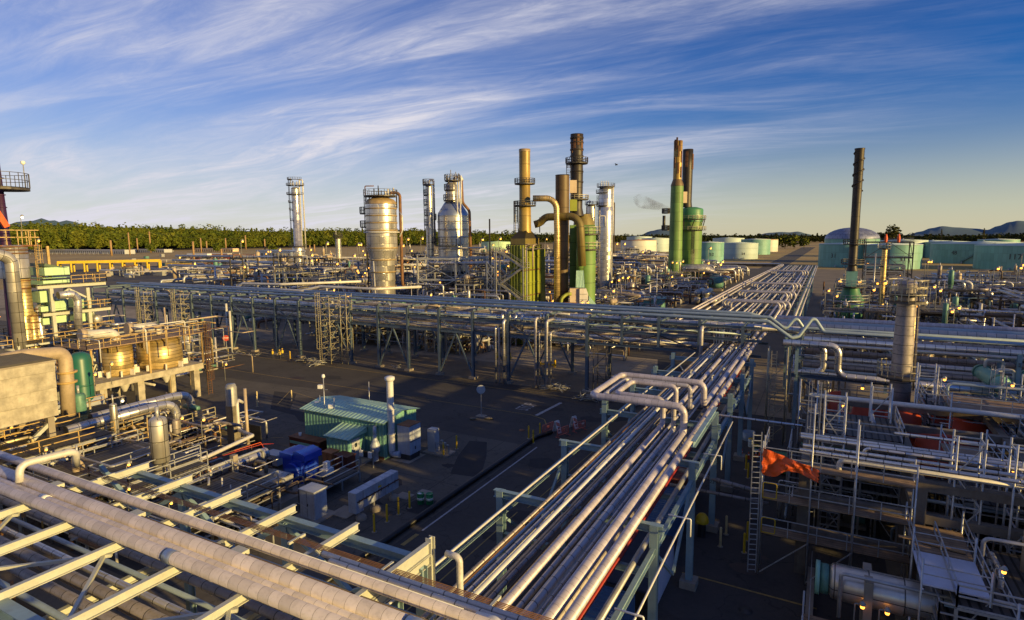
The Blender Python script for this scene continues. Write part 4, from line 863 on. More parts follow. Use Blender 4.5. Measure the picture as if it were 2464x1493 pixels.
pipe([(-12.2, 17.4, 10.1), (-11.6, 17.4, 10.1), (-11.6, 17.4, 0)], 0.13, 'pipe_light', 'cream drain pipe turning down at the end post of the front rack', 'drain_pipe', 'pipe', None, 10, .2)
pipe([(-8.9, 14.22, 10.5), (-8.2, 14.22, 10.55), (-7.7, 13.9, 10.2), (-7.7, 13.9, 7)], 0.16, 'pipe_white', 'white elbow that ends the chalky pipe over the roadside rack', 'pipe_elbow', 'pipe', None, 12, .3)
pipe([G(47, 1160, 10.8), G(47, 1118, 11.6), G(182, 1084, 11.6), G(184, 1120, 10.6)], 0.17, 'pipe_light', 'sunlit cream pipe arching over the left end of the foreground bundle', 'pipe', 'pipe', None, 12, .4)
for i in range(3): one('pipe_shoe', MB().bx(-32+6.5*i, -31.4+6.5*i, 13.1, 13.6, 10.40, 10.58), 'steel_cream', f'cream pipe shoe, {["left", "middle", "right"][i]} of three in the gap of the bundle', 'pipe shoe')
# steel plate deck bottom
one('plate', MB().bx(-16.2, -14.0, 8.6, 10.4, 10.20, 10.26), 'green_plain', 'small green metal roof plate at the bottom edge under the front rack', 'roof plate')
# ---- added, unseen steelwork blocks on the right, sized to throw low evening shade
def shade_block(x, y0, y1, z, label):
    t = thing('shade_structure', label, 'steel structure', (x, (y0+y1)/2, 0), 'tall steel structures to the right of the view')
    for yy in (y0, (y0+y1)/2, y1):
        for xx in (x-3, x+3): MB().hcol(xx, yy, 0, z, 0.4).build('column', 'steel_grey', t)
    zz = 4.0
    while zz < z: MB().bx(x-3.2, x+3.2, y0, y1, zz, zz+0.25).build('deck', 'grating', t); zz += 4.0
    return t
rg = random.Random(21)
yy = 20.0; k = 0
while yy < 76:
    w = rg.uniform(4, 8); z = rg.uniform(10.5, 15.5); x = rg.uniform(34, 46)
    tt = shade_block(x, yy, yy+w, z, f'tall steel process structure out of view on the right, {ORD[k]} along')
    m = MB(); 
    for q in range(3):
        cx, cy, rr = x+rg.uniform(-2, 2), yy+w*(q+0.5)/3, rg.uniform(0.7, 1.4); m.lathe(cx, cy, [(0, rr), (z*rg.uniform(.8, 1.15), rr), (z*1.18, rr*0.3)], 14)
    m.build('vessel', 'clad_dull', tt)
    yy += w+rg.uniform(0.3, 2.2); k += 1
# ================================================================ process units behind the long rack
def deck_ring(par, x, y, z, ri, ro, a0=0, a1=360, m='grating', mr='steel_dark', rh=1.1, w=0.07, name='platform', th=0.25, mid=True):
    a0, a1 = R(a0), R(a1); n = max(6, int((a1-a0)*3.2)); full = abs(a1-a0-2*math.pi) < 1e-3
    b = MB(); b.lathe(x, y, [(z-th, ri), (z-th, ro), (z, ro), (z, ri)], n, a0, None if full else a1, sm=False); d = b.build(name, m, par)
    b = MB(); P = [Vector((x+ro*math.cos(a0+(a1-a0)*k/n), y+ro*math.sin(a0+(a1-a0)*k/n), z)) for k in range(n+1)]
    for q in ((rh, rh*0.5) if mid else (rh,)):
        for a, c in zip(P[:-1], P[1:]): b.bar(a+Vector((0, 0, q)), c+Vector((0, 0, q)), w)
    for k, a in enumerate(P[:-1] if full else P): b.bar(a, a+Vector((0, 0, rh)), w)
    r_ = b.build('railing', mr, d); r_.location = (0, 0, 0); return d
class Spot:
    """a place on the ground, with rows and widths of the print turned into metres there"""
    def __init__(s, px_, py_, dist=None):
        if dist: d = ray(px_, 570); h = math.hypot(d.x, d.y); p = EYE+d*(dist/h); s.p = Vector((p.x, p.y, 0))
        else: s.p = G(px_, py_)
        s.x, s.y = s.p.x, s.p.y
    def z(s, py_): return hz(s.p, py_)
    def r(s, w, zz=10): return w*mpp((s.x, s.y, zz))
    def side(s, px_, back=0.0):          # point at the same distance from the viewer's plane, px_ columns over
        d = ray(px_, 600); f = (CM.transposed() @ d); k = depth(s.p)/-f.z; q = EYE+d*k
        v = Vector((s.x, s.y)).normalized(); return q.x+v.x*back, q.y+v.y*back
toview = lambda x, y: math.degrees(math.atan2(-y, -x))
def shell(t, s, rows, m, n=32, name='shell'):     # rows: (row, half width) from bottom to top
    P = [(s.z(a), s.r(w)) for a, w in rows]; MB().lathe(s.x, s.y, P, n).build(name, m, t); return P
# ---- big silver regenerator
s = Spot(927, 812); t = thing('regenerator_vessel', 'big silver banded vessel with a tan dome, left of the pear-shaped one', 'process vessel', s.p, 'tall process vessels')
s0 = s
MB().lathe(s.x, s.y, [(0, s.r(26)), (s.z(760), s.r(27)), (s.z(730), s.r(27.5)), (s.z(626), s.r(29)), (s.z(604), s.r(35)), (s.z(600), s.r(36)), (s.z(498), s.r(36.5)), (s.z(492), s.r(36))], 40).build('shell', 'clad_alu', t)
MB().lathe(s.x, s.y, [(s.z(492), s.r(36.6)), (s.z(486), s.r(36)), (s.z(480), s.r(30)), (s.z(476.5), s.r(20)), (s.z(475), 0.02)], 40).build('dome', 'dome_tan', t)
for row in (504, 521, 538, 556, 598, 626, 655, 690):
    rr = 37 if row < 600 else (30.5 if row > 620 else 36.5); z = s.z(row); MB().lathe(s.x, s.y, [(z, s.r(rr-1)), (z, s.r(rr+0.5)), (z+0.28, s.r(rr+0.5)), (z+0.28, s.r(rr-1))], 40).build('band', 'dome_tan', t)
zt = s.z(471); x1, y1 = s.side(930)
deck_ring(t, s.x, s.y, zt, s.r(6), s.r(39), 0, 360, rh=s.z(457)-zt)
MB().lathe(s.x, s.y, [(s.z(560.5), s.r(36)), (s.z(560.5), s.r(42)), (s.z(557.5), s.r(42)), (s.z(557.5), s.r(36))], 40).build('ring_main', 'pipe_light', t)
for j, px_ in enumerate((893, 958)):
    X, Y = s.side(px_); MB().bar((X, Y, s.z(500)), (X, Y, zt), .2).build('strut', 'steel_dark', t)
for j, (px_, ry) in enumerate(((905, 452), (915, 444), (922, 456), (938, 452), (945, 456), (951, 450), (932, 458))):
    X, Y = s.side(px_); MB().cyl((X, Y, zt), (X, Y, s.z(ry)), s.r(2.2 if j > 2 else 1.2), 8).build('relief_valve', 'pipe_light' if j > 2 else 'steel_dark', t)
X, Y = s.side(884, -1); MB().tube([(X, Y, s.z(700)), (X, Y, s.z(446)), s.side(905, -1)+(s.z(446),)], s.r(1.3), 6, .2).build('davit', 'steel_rust', t)
X, Y = s.side(966, 0); X2, Y2 = s.side(945, 0)
MB().tube([(X2, Y2, zt+.5), (X2, Y2, s.z(462)), (X, Y, s.z(462)), (X, Y, s.z(690)), s.side(975, 2)+(s.z(697),), s.side(1000, 4)+(s.z(697),)], s.r(3.6), 12, 2.0).build('overhead_line', 'pipe_rust', t)
X, Y = s.side(969, -2); MB().tube([s.side(962, -2)+(s.z(570),), (X, Y, s.z(555)), (X, Y, s.z(520)), s.side(964, 0)+(s.z(508),)], s.r(1.8), 8, .6).build('riser', 'pipe_light', t)
Yf = lambda px_: s.side(px_, -4.5)
MB().tube([Yf(932)+(s.z(565),), Yf(932)+(s.z(582),), Yf(899)+(s.z(613),), Yf(901)+(s.z(700),), Yf(902)+(s.z(715),)], s.r(3.4), 12, 1.0).build('catalyst_line', 'pipe_light', t)
for i, (r0, r1) in enumerate(((497, 512), (530, 545))):
    z = s.z(r1); X, Y = s.side(886, -1); d = deck_ring(t, X, Y, z, 0.1, 1.5, 0, 360, rh=1.3)
X, Y = s.side(884, -1); MB().ladder(X, Y, s.z(640), zt, R(toview(s.x, s.y)), .6, True, .07).build('ladder', 'steel_dark', t)
X, Y = s.side(922, -5); MB().cyl((s.side(922, -2.9)[0], s.side(922, -2.9)[1], s.z(694)), (s.side(922, -3.4)[0], s.side(922, -3.4)[1], s.z(694)), s.r(3.6), 12).build('manhole', 'steel_dark', t)
# ---- pear-shaped vessel
s = Spot(1095, 790); t = thing('reactor_vessel', 'silver pear-shaped vessel with blue-grey cone and slim neck', 'process vessel', s.p, 'tall process vessels')
MB().lathe(s.x, s.y, [(s.z(652), s.r(36)), (s.z(520), s.r(36))], 40).build('shell', 'clad_alu', t)
MB().lathe(s.x, s.y, [(0, s.r(24)), (s.z(690), s.r(26)), (s.z(652), s.r(34))], 32).build('skirt', 'steel_dark', t)
MB().lathe(s.x, s.y, [(s.z(520), s.r(36.3)), (s.z(513), s.r(35)), (s.z(487), s.r(19)), (s.z(486), s.r(16))], 40).build('cone', 'clad_blue', t)
MB().lathe(s.x-0.3, s.y, [(s.z(487), s.r(14)), (s.z(446), s.r(14)), (s.z(441), s.r(11)), (s.z(438), s.r(5)), (s.z(437), .02)], 28).build('neck', 'clad_dull', t)
for row in (535, 553, 571, 600, 625): z = s.z(row); MB().lathe(s.x, s.y, [(z, s.r(35.5)), (z, s.r(37)), (z+.25, s.r(37)), (z+.25, s.r(35.5))], 40).build('band', 'clad_dull', t)
for row, ro in ((434, 18), (457, 19), (482, 21)): deck_ring(t, s.x, s.y, s.z(row), s.r(9), s.r(ro), toview(s.x, s.y)-(180 if row == 434 else 160), toview(s.x, s.y)+(180 if row == 434 else 20), rh=1.3, w=.09)
deck_ring(t, s.x, s.y, s.z(590), s.r(35), s.r(43), toview(s.x, s.y)-80, toview(s.x, s.y)+10, rh=1.5, w=.09)
for j, (px_, w, m) in enumerate(((1082, 1.6, 'pipe_light'), (1100, 2.2, 'pipe_light'), (1106, 1.8, 'pipe_light'), (1112, 1.6, 'pipe_white'))):
    X, Y = s.side(px_, -2.0); MB().cyl((X, Y, s.z(498)), (X, Y, s.z(428-j*2)), s.r(w), 8).build('riser', m, t)
for j, (px_, r0, r1) in enumerate(((1102, 650, 480), (1109, 650, 480))):
    X, Y = s.side(px_, -5.5); MB().cyl((X, Y, s.z(r0)), (X, Y, s.z(r1)), s.r(1.6), 8).build('riser', 'pipe_light', t)
Pt = lambda px_, b, row: s.side(px_, b)+(s.z(row),)
MB().tube([Pt(1096, 0, 440), Pt(1096, 0, 424), Pt(1113, 0, 424), Pt(1115, 0, 487), Pt(1131, 0, 506), Pt(1133, 0, 640), Pt(1122, 0, 660)], s.r(3.4), 12, 1.8).build('vapour_line', 'pipe_rust', t)
MB().tube([Pt(1104, 0, 424), Pt(1112, 0, 424), Pt(1115, 0, 433)], s.r(3.7), 12, 1.8).build('vapour_line', 'pipe_light', t)
for j, (px_, row) in enumerate(((1088, 406), (1100, 411), (1095, 418), (1078, 420), (1084, 422), (1107, 414))):
    X, Y = s.side(px_, 0); MB().cyl((X, Y, s.z(436)), (X, Y, s.z(row)), s.r(1.0 if j != 3 else 2.4), 8).build('relief_valve', 'steel_grey', t)
MB().lathe(s.x, s.y, [(s.z(585), s.r(10)), (s.z(585), s.r(11))], 6).build('hatch', 'steel_dark', t)
# ribbed bend in front of the pear-shaped vessel and its frame
f = lambda px_, row, b=-13: s.side(px_, b)+(s.z(row),)
pipe([f(1038, 629), f(1180, 629), f(1211, 660), f(1211, 745)], s.r(4.0), 'insul_alu', 'large ribbed silver pipe that arches down beside the left furnace', 'pipe_bend', 'pipe', None, 16, 5.0)
pipe([f(1062, 596, -6), f(1160, 596, -6), f(1175, 594, 6)], s.r(2.0), 'pipe_light', 'level silver pipe across the waist of the pear-shaped vessel', 'pipe', 'pipe', None, 10)
def frame3(label, x0, x1, y0, y1, zs, nx, ny, m='steel_grey', w=0.3, deck='grating', rails=True, brace=True, name='steel_structure', rm='handrail', group=None, stairs=False, decks=None):
    t = thing(name, label, 'steel structure', ((x0+x1)/2, (y0+y1)/2, 0), group)
    X = [x0+(x1-x0)*i/(nx) for i in range(nx+1)]; Y = [y0+(y1-y0)*i/(ny) for i in range(ny+1)]
    for x in X:
        for y in Y:
            MB().box((x, y, zs[-1]/2), (w, w, zs[-1])).build('column', m, t)
    for k, z in enumerate(zs):
        b = MB()
        for x in X: b.bar((x, y0, z), (x, y1, z), w*0.8, w)
        for y in Y: b.bar((x0+.01, y, z+.01), (x1-.01, y, z+.01), w*0.78, w*.96)
        fl = b.build('floor_beams', m, t)
        if deck and (decks is None or k in decks):
            MB().bx(x0+.1, x1-.1, y0+.1, y1-.1, z+w/2+.02, z+w/2+.08).build('deck', deck, t)
            if rails: MB().rail([(x1, y1, z+w/2), (x1, y0, z+w/2), (x0, y0, z+w/2), (x0, y1, z+w/2)], 1.1, .07, 2.2).build('railing', rm, t)
    if brace:
        lo = 0.3
        for z in zs:
            MB().bar((x0, y0-.05, lo), (X[1], y0-.05, z), w*.45).build('brace', m, t)
            MB().bar((x1+.05, Y[-2], lo), (x1+.05, y1, z), w*.45).build('brace', m, t)
            if nx > 1: MB().bar((X[-1], y0-.06, lo), (X[-2], y0-.06, z), w*.45).build('brace', m, t)
            lo = z
    return t
X, Y = s.side(1095, -10)
t = thing('steel_structure', 'pale galvanised open frame with crossed braces under the pear-shaped vessel', 'steel structure', (X, Y, 0))
zz = [s.z(745), s.z(700), s.z(664), s.z(618)]
cols = [s.side(p, b) for p, b in ((1012, -14), (1095, -16), (1163, -14), (1040, -6), (1120, -6), (1178, -6))]
for cx, cy in cols: MB().box((cx, cy, s.z(618)/2), (.32, .32, s.z(618))).build('column', 'steel_galv', t)
for a, c in ((0, 1), (1, 2), (3, 4), (4, 5), (0, 3), (2, 5), (1, 4)):
    for i, z in enumerate(zz[1:]): MB().bar(cols[a]+(z,), cols[c]+(z,), .28, .4).build('beam', 'steel_galv', t)
    for lo, hi in zip(zz[:-1], zz[1:]): MB().bar(cols[a]+(lo,), cols[c]+(hi,), .14).bar(cols[c]+(lo,), cols[a]+(hi,), .14).build('brace', 'steel_galv', t)
# ---- generic column vessel
def colm(px_, base, rows, label, m='clad_alu', plats=(), pipes=(), top=(), dist=None, ladder=None, group='tall process vessels', tr='steel_dark', n=24):
    s = Spot(px_, base, dist); t = thing('distillation_column', label, 'process column', s.p, group)
    P = [(s.z(a), s.r(w)) for a, w in rows]; P = [(0, P[0][1])]+P; zt, rt = P[-1]
    MB().lathe(s.x, s.y, P, n).build('shell', m, t)
    MB().lathe(s.x, s.y, [(zt, rt*1.01), (zt+rt*.3, rt*.88), (zt+rt*.48, rt*.5), (zt+rt*.52, .01)], n).build('head', m, t)
    v = toview(s.x, s.y)
    for row, ro, a, c in plats: deck_ring(t, s.x, s.y, s.z(row), s.r(max(1, ro-8)), s.r(ro), v+a, v+c, rh=max(1.2, s.r(3.2)), w=max(.07, s.r(.45)), mr=tr)
    for pts, w, mm in pipes: MB().tube([s.side(a, b)+(s.z(c),) for a, b, c in pts], s.r(w), 10, s.r(w)*2.2).build('line', mm, t)
    for a, r0, r1, w in top:
        X, Y = s.side(a, 0); MB().cyl((X, Y, s.z(r0)), (X, Y, s.z(r1)), s.r(w), 7).build('relief_valve', 'pipe_light', t)
    if ladder: X, Y = s.side(ladder[0], -1); MB().ladder(X, Y, s.z(ladder[1]), s.z(ladder[2]), R(v), .7, True, max(.07, s.r(.4))).build('ladder', tr, t)
    return s, t
colm(721, 660, [(605, 13), (596, 13), (593, 11), (592, 9.5), (455, 9.5)], 'slender silver column standing alone far left with stacked platforms', 'clad_alu',
     [(446, 20, -180, 180), (468, 20, -150, 60), (487, 17, -150, -60), (505, 16, -150, -60), (530, 15, -150, -60), (592, 20, -180, 180), (432, 17, -150, 60)],
     [([(728, 0, 600), (728, 0, 432), (736, 0, 432), (736, 0, 600)], 1.6, 'pipe_light'), ([(712, -3, 620), (712, -3, 560)], 1.8, 'pipe_light')], [(708, 446, 428, 1), (713, 446, 434, 1.4), (722, 446, 436, 1.2)], ladder=(703, 592, 430))
colm(1040, 790, [(605, 9), (450, 8.2)], 'thin silver column with a gooseneck pipe, left of the pear-shaped vessel', 'clad_alu',
     [(444, 14, -170, 60), (469, 13, -170, -20), (492, 13, -170, -30), (517, 12, -170, -30), (540, 13, -170, -30), (527, 16, 40, 100), (583, 14, 30, 100)],
     [([(1036, 0, 446), (1036, 0, 430), (1047, 0, 430), (1047, 0, 590)], 2.4, 'insul_alu')], [(1024, 444, 432, 1.0), (1029, 444, 438, 1.6)], ladder=(1026, 590, 436))
colm(1455, 700, [(560, 18), (500, 17.5), (498, 16.5), (457, 16.5)], 'silver column with many vent pipes, standing right of the black stack', 'clad_alu',
     [(464, 23, -180, 10), (495, 22, -180, 10), (449, 21, -180, 180)],
     [([(1473, -2, 445), (1473, -2, 565), (1450, -3, 567)], 2.2, 'pipe_light'), ([(1477, 0, 610), (1477, 0, 487), (1462, -4, 487)], 1.5, 'pipe_dark'), ([(1455, -5, 545), (1455, -5, 520), (1442, -5, 520), (1442, -5, 548)], 1.2, 'pipe_light')],
     [(1445+4*k, 450, 434, .8) for k in range(5)]+[(1462, 450, 438, 1.5)], ladder=(1437, 600, 470))
colm(1421, 700, [(560, 10), (497, 9.5)], 'short silver column between the black stack and the taller vented column', 'clad_alu',
     [(492, 15, -180, 180), (520, 13, -160, 20)], [([(1411, 0, 545), (1411, 0, 485), (1421, 0, 485)], 1.5, 'insul_alu')], [(1418, 492, 480, 1), (1425, 492, 483, .8)])
colm(1262, 720, [(600, 8), (562, 8)], 'small silver column right of the left furnace top', 'clad_dull', [(560, 14, -180, 180)], [], [(1266, 560, 545, 1)], dist=170)
colm(813, 680, [(640, 6.5), (575, 6.5)], 'small dark-topped column among the far left steelwork', 'clad_dull', [(572, 11, -180, 180), (566, 10, -180, 180)], [([(820, 0, 640), (820, 0, 575)], 1.2, 'pipe_grey')], [(810, 572, 555, .8)], dist=260)
# ---- furnaces
s = Spot(1305, 829); FX = s
def box_front(t, name, m, s, xl, xr, rb, rt, back=0, deep=6.0, rx=None):
    """upright block whose front face spans the given columns and rows"""
    ax, ay = s.side(xl, back); bx_, by = s.side(xr, back); v = Vector((s.x, s.y)).normalized()*deep; z0, z1 = s.z(rb), s.z(rt)
    b = MB(); P = [(ax, ay), (bx_, by), (bx_+v.x, by+v.y), (ax+v.x, ay+v.y)]; L = math.hypot(bx_-ax, by-ay)
    for i in range(4):
        p, q = P[i], P[(i+1) % 4]; w = L if i % 2 == 0 else deep; b.quad([(*p, z0), (*q, z0), (*q, z1), (*p, z1)], [(0, 0), (w, 0), (w, z1-z0), (0, z1-z0)])
    b.quad([(*p, z1) for p in P]); b.quad([(*p, z0) for p in P[::-1]]); return b.build(name, m, t)
t = thing('furnace', 'tall yellow-green furnace with zigzag stairs, left of the two furnaces', 'furnace', G(1275, 829))
s = Spot(1275, 829); x0, y0 = s.x, s.y
# grid-aligned firebox
p0 = G(1259, 829)
fx0, fx1, fy0, fy1 = p0.x-3.0, p0.x, p0.y, p0.y+8.6
ztop = s.z(590)
MB().bx(fx0, fx1, fy0, fy1, 0, ztop).build('firebox', 'furnace_green', t)
MB().bx(fx1-2.2, fx1-.2, fy1+.2, fy1+2.6, 0, ztop-1).build('side_duct', 'furnace_green', t)
for k in range(7):
    z = 2+k*(ztop-2)/7; MB().bx(fx0-.12, fx1+.12, fy0-.12, fy1+.12, z, z+.22).build('buckstay', 'steel_rust' if k % 2 else 'furnace_green', t)
for k in range(5):
    y = fy0+.6+k*(fy1-fy0-1.2)/4; MB().box((fx1+.14, y, ztop/2), (.25, .2, ztop)).build('stiffener', 'furnace_green', t)
for k in range(4):
    x = fx0+.5+k*(fx1-fx0-1)/3; MB().box((x, fy0-.14, ztop/2), (.2, .25, ztop)).build('stiffener', 'furnace_green', t)
cx, cy = (fx0+fx1)/2, (fy0+fy1)/2-.3
b = MB(); w, w2 = 1.7, 3.3; za, zb2, zc = ztop, s.z(574), s.z(551); b.bx(cx-w, cx+w, cy-w2, cy+w2, za-.2, zb2)
rt = s.r(12); Q = [(cx-w, cy-w2), (cx+w, cy-w2), (cx+w, cy+w2), (cx-w, cy+w2)]; T4 = [(cx-rt*.7, cy-rt*.7), (cx+rt*.7, cy-rt*.7), (cx+rt*.7, cy+rt*.7), (cx-rt*.7, cy+rt*.7)]
for i in range(4): b.quad([(*Q[i], zb2), (*Q[(i+1) % 4], zb2), (*T4[(i+1) % 4], zc), (*T4[i], zc)])
b.build('hood', 'stack_olive', t)
s = Spot(1275, 829); s.p = Vector((cx, cy, 0)); s.x, s.y = cx, cy
sk = MB().lathe(cx, cy, [(zc-.8, s.r(15)), (s.z(485), s.r(14)), (s.z(484), s.r(13)), (s.z(370), s.r(13)), (s.z(362), s.r(13))], 28).build('stack', 'stack_ochre', t)
MB().lathe(cx, cy, [(s.z(366), s.r(13.4)), (s.z(359), s.r(13.4)), (s.z(359), s.r(11)), (s.z(364), s.r(11))], 28).build('cap', 'dome_tan', t)
v = toview(cx, cy)
deck_ring(t, cx, cy, s.z(441), s.r(13), s.r(24), 0, 360, rh=s.z(430)-s.z(441), w=.09)
deck_ring(t, cx, cy, s.z(494), s.r(13), s.r(26), 0, 360, rh=s.z(484)-s.z(494), w=.09)
deck_ring(t, cx, cy, s.z(597), s.r(30), s.r(44), 0, 360, rh=s.z(588)-s.z(597), w=.09)
X, Y = s.side(1242, 0); MB().ladder(X, Y, s.z(560), s.z(482), R(v), .9, True, .1).build('ladder', 'handrail', t)
for X_ in (1240, 1258): MB().cyl((s.side(X_, 1)+(s.z(560),)), (s.side(X_, 1)+(s.z(482),)), .08, 6).build('post', 'handrail', t)
# yellow down-comer and horizontal ducts
Q3 = lambda px_, row, b=-4.2: s.side(px_, b)+(s.z(row),)
MB().tube([Q3(1282, 479), Q3(1336, 479), Q3(1338, 560), Q3(1338, 840)], s.r(7.2), 18, 2.2).build('down_duct', 'clad_gold', t)
MB().tube([Q3(1286, 540, 0), Q3(1300, 536, 0), Q3(1312, 522, -1), Q3(1390, 522, -4.5), Q3(1396, 640, -5)], s.r(9.0), 18, 2.4).build('cross_duct', 'stack_olive', t)
MB().cyl(Q3(1299, 522, 1), Q3(1299, 560, 1), s.r(1.2), 8).build('riser', 'pipe_dark', t)
for i, (px_, r0, r1, w) in enumerate(((1264, 615, 590, 2.2), (1281, 625, 590, 2.0))):
    MB().tube([Q3(px_, 640, -6), Q3(px_, r1, -6), Q3(px_+8, r1-2, -5)], s.r(w), 10, .5).build('burner_line', 'pipe_tan', t)
# stairs in front of the furnace
t = thing('stair_tower', 'zigzag steel stair tower climbing the front of the left furnace', 'stair tower', (fx0-2.5, fy0-1.5, 0))
lv = [s.z(r) for r in (829, 790, 752, 718, 680, 640, 606)]; xa, xb_ = fx0-1.6, fx0+3.6; yy0 = fy0-1.1
for x in (xa-.5, xb_+.5):
    for y in (yy0-.9, yy0+.7): MB().box((x, y, lv[-1]/2+.5), (.2, .2, lv[-1]+1)).build('post', 'steel_grey', t)
for i in range(len(lv)-1):
    a, c = ((xa, xb_) if i % 2 == 0 else (xb_, xa)); z0, z1 = lv[i], lv[i+1]
    b = MB()
    for y in (yy0-.45, yy0+.45): b.bar((a, y, z0), (c, y, z1), .1, .3); b.bar((a, y, z0+1), (c, y, z1+1), .07)
    for k in range(13): q = (k+.5)/13; b.box((a+(c-a)*q, yy0, z0+(z1-z0)*q+.05), (.28, .88, .05))
    for k in range(5): q = k/4; b.bar((a+(c-a)*q, yy0-.45, z0+(z1-z0)*q), (a+(c-a)*q, yy0-.45, z0+(z1-z0)*q+1), .05)
    b.build('stair_flight', 'steel_grey', t)
    e = 1 if c > a else -1; MB().bx(c-.05*e, c+1.1*e, yy0-.9, yy0+.9, z1-.1, z1).rail([(c-.1, yy0-.9, z1), (c+1.1*e, yy0-.9, z1), (c+1.1*e, yy0+.9, z1)], 1.0, .06).build('landing', 'steel_grey', t)
tt = thing('steel_structure', 'tall narrow lattice tower at the left side of the left furnace', 'lattice tower', (xa-2, yy0, 0))
for x in (xa-3.2, xa-1.4):
    for y in (yy0, yy0+1.8): MB().box((x, y, 8.5), (.16, .16, 17)).build('leg', 'steel_galv', tt)
for k in range(8):
    z = 2*k+1; MB().bar((xa-3.2, yy0, z), (xa-1.4, yy0, z+2), .09).bar((xa-1.4, yy0, z), (xa-3.2, yy0, z+2), .09).bar((xa-3.2, yy0, z), (xa-1.4, yy0, z), .1).build('lattice', 'steel_galv', tt)
pipe([(xa-3.6, yy0+2, 0), (xa-3.6, yy0+2, s.z(526))], s.r(1.8), 'stack_black', 'thin black vent pipe standing left of the left furnace', 'vent_pipe', 'vent pipe', None, 10)
# brown quench duct, black stack and second furnace
s2 = Spot(1385, 820); t = thing('furnace', 'green furnace with the tallest black stack, right of the yellow-green one', 'furnace', s2.p)
C = lambda px_, row, b=0.0: s2.side(px_, b)+(s2.z(row),)
X, Y = s2.side(1353, -1.0)
MB().lathe(X, Y, [(0, s2.r(13)), (s2.z(770), s2.r(15)), (s2.z(480), s2.r(16.5)), (s2.z(420), s2.r(16.5))], 28).build('brown_duct', 'stack_brown', t)
MB().lathe(X, Y, [(s2.z(421), s2.r(16.8)), (s2.z(419), s2.r(16.8)), (s2.z(419), s2.r(1))], 28).build('duct_cap', 'stack_black', t)
X, Y = s2.side(1386.5, 4)
q = s2.p.copy(); sb = Spot(1385, 820); sb.x, sb.y = X, Y; sb.p = Vector((X, Y, 0)); h = lambda row: hz(sb.p, row)
MB().lathe(X, Y, [(h(520), sb.r(18)), (h(505), sb.r(15)), (h(500), sb.r(14)), (h(415), sb.r(15)), (h(398), sb.r(14.5)), (h(395), sb.r(13.5)), (h(372), sb.r(14.5)), (h(323), sb.r(15.0)), (h(323), sb.r(12)), (h(330), sb.r(12))], 28).build('stack', 'stack_black', t)
for row in (334, 345, 362, 378, 415, 440): MB().lathe(X, Y, [(h(row), sb.r(14)), (h(row), sb.r(15.9)), (h(row)+.3, sb.r(15.9)), (h(row)+.3, sb.r(14))], 28).build('band', 'stack_black', t)
for k, (a, r0) in enumerate(((-20, 350), (15, 338), (-50, 356), (50, 352))):
    aa = R(toview(X, Y)+a); MB().box((X+math.cos(aa)*sb.r(15), Y+math.sin(aa)*sb.r(15), h(r0)), (.12, .5, 2.2), aa).build('strake', 'steel_rust', t)
deck_ring(t, X, Y, h(392), sb.r(14), sb.r(26), 0, 360, rh=h(380)-h(392), w=.1)
deck_ring(t, X, Y, h(479), sb.r(14), sb.r(28), toview(X, Y)-30, toview(X, Y)+130, rh=h(470)-h(479), w=.1, mr='handrail')
MB().ladder(*s2.side(1367, 3), h(430), h(395), R(toview(X, Y)), .9, True, .1).build('ladder', 'steel_dark', t)
box_front(t, 'beige_panel', 'beige_panel', s2, 1370, 1387, 461, 429, 1.5, 1.5)
box_front(t, 'green_panel', 'furnace_green', s2, 1370, 1388, 506, 477, 1.5, 1.5)
box_front(t, 'upper_box', 'stack_green', s2, 1398, 1433, 607, 540, 3, 7)
X2, Y2 = s2.side(1405, 6)
MB().lathe(X2, Y2, [(s2.z(545), s2.r(27)), (s2.z(530), s2.r(25)), (s2.z(512), s2.r(17))], 20).build('hood', 'stack_olive', t)
X3, Y3 = s2.side(1411, 2.5)
MB().lathe(X3, Y3, [(0, s2.r(23)), (s2.z(600), s2.r(24)), (s2.z(545), s2.r(24))], 28).build('firebox', 'stack_green', t)
box_front(t, 'back_box', 'stack_green', s2, 1370, 1400, 700, 540, 4, 5)
for row in (600, 562): deck_ring(t, X3, Y3, s2.z(row), s2.r(22), s2.r(34), toview(X3, Y3)-30, toview(X3, Y3)+110, rh=1.4, w=.1, mr='handrail')
MB().tube([C(1396, 600, -2.5), C(1396, 655, -2.5)], s2.r(9.3), 18).build('down_duct', 'stack_green', t)
b = MB(); a_, b_ = C(1386, 690, -4.5), C(1407, 690, -4.5); c_, d_ = C(1404, 650, -4.5), C(1387, 650, -4.5); v3 = Vector((s2.x, s2.y, 0)).normalized()*3
P4 = [Vector(p) for p in (a_, b_, c_, d_)]; b.quad(P4, [(0, 0), (3, 0), (3, 5), (0, 5)]); b.quad([P4[1], P4[1]+v3, P4[2]+v3, P4[2]], [(0, 0), (3, 0), (3, 5), (0, 5)]); b.quad([P4[0]+v3, P4[0], P4[3], P4[3]+v3]); b.quad([P4[3], P4[2], P4[2]+v3, P4[3]+v3]); b.build('duct_transition', 'green_roof', t)
box_front(t, 'rusty_box', 'beige_panel', s2, 1372, 1396, 775, 692, -4.5, 3)
b = MB()
for i, (r0, r1, xl, xr) in enumerate(((692, 735, 1395, 1415), (735, 775, 1395, 1416))):
    pa = [C(xl, r1, -5), C(xr-4, r1, -5), C(xr, (r0+r1)/2+4, -5), C(xr, (r0+r1)/2-8, -5), C(xr-5, r0, -5), C(xl, r0, -5)]; pa = [Vector(p) for p in pa]; v2 = v3*.6
    b.quad(pa)
    for j in range(6): b.quad([pa[j], pa[j]+v2, pa[(j+1) % 6]+v2, pa[(j+1) % 6]])
b.build('louvre_box', 'white_panel', t)
for r0 in (705, 718, 731, 748, 760): MB().bar(C(1395, r0, -5.1), C(1413, r0, -5.1), .08).build('louvre', 'steel_grey', t)
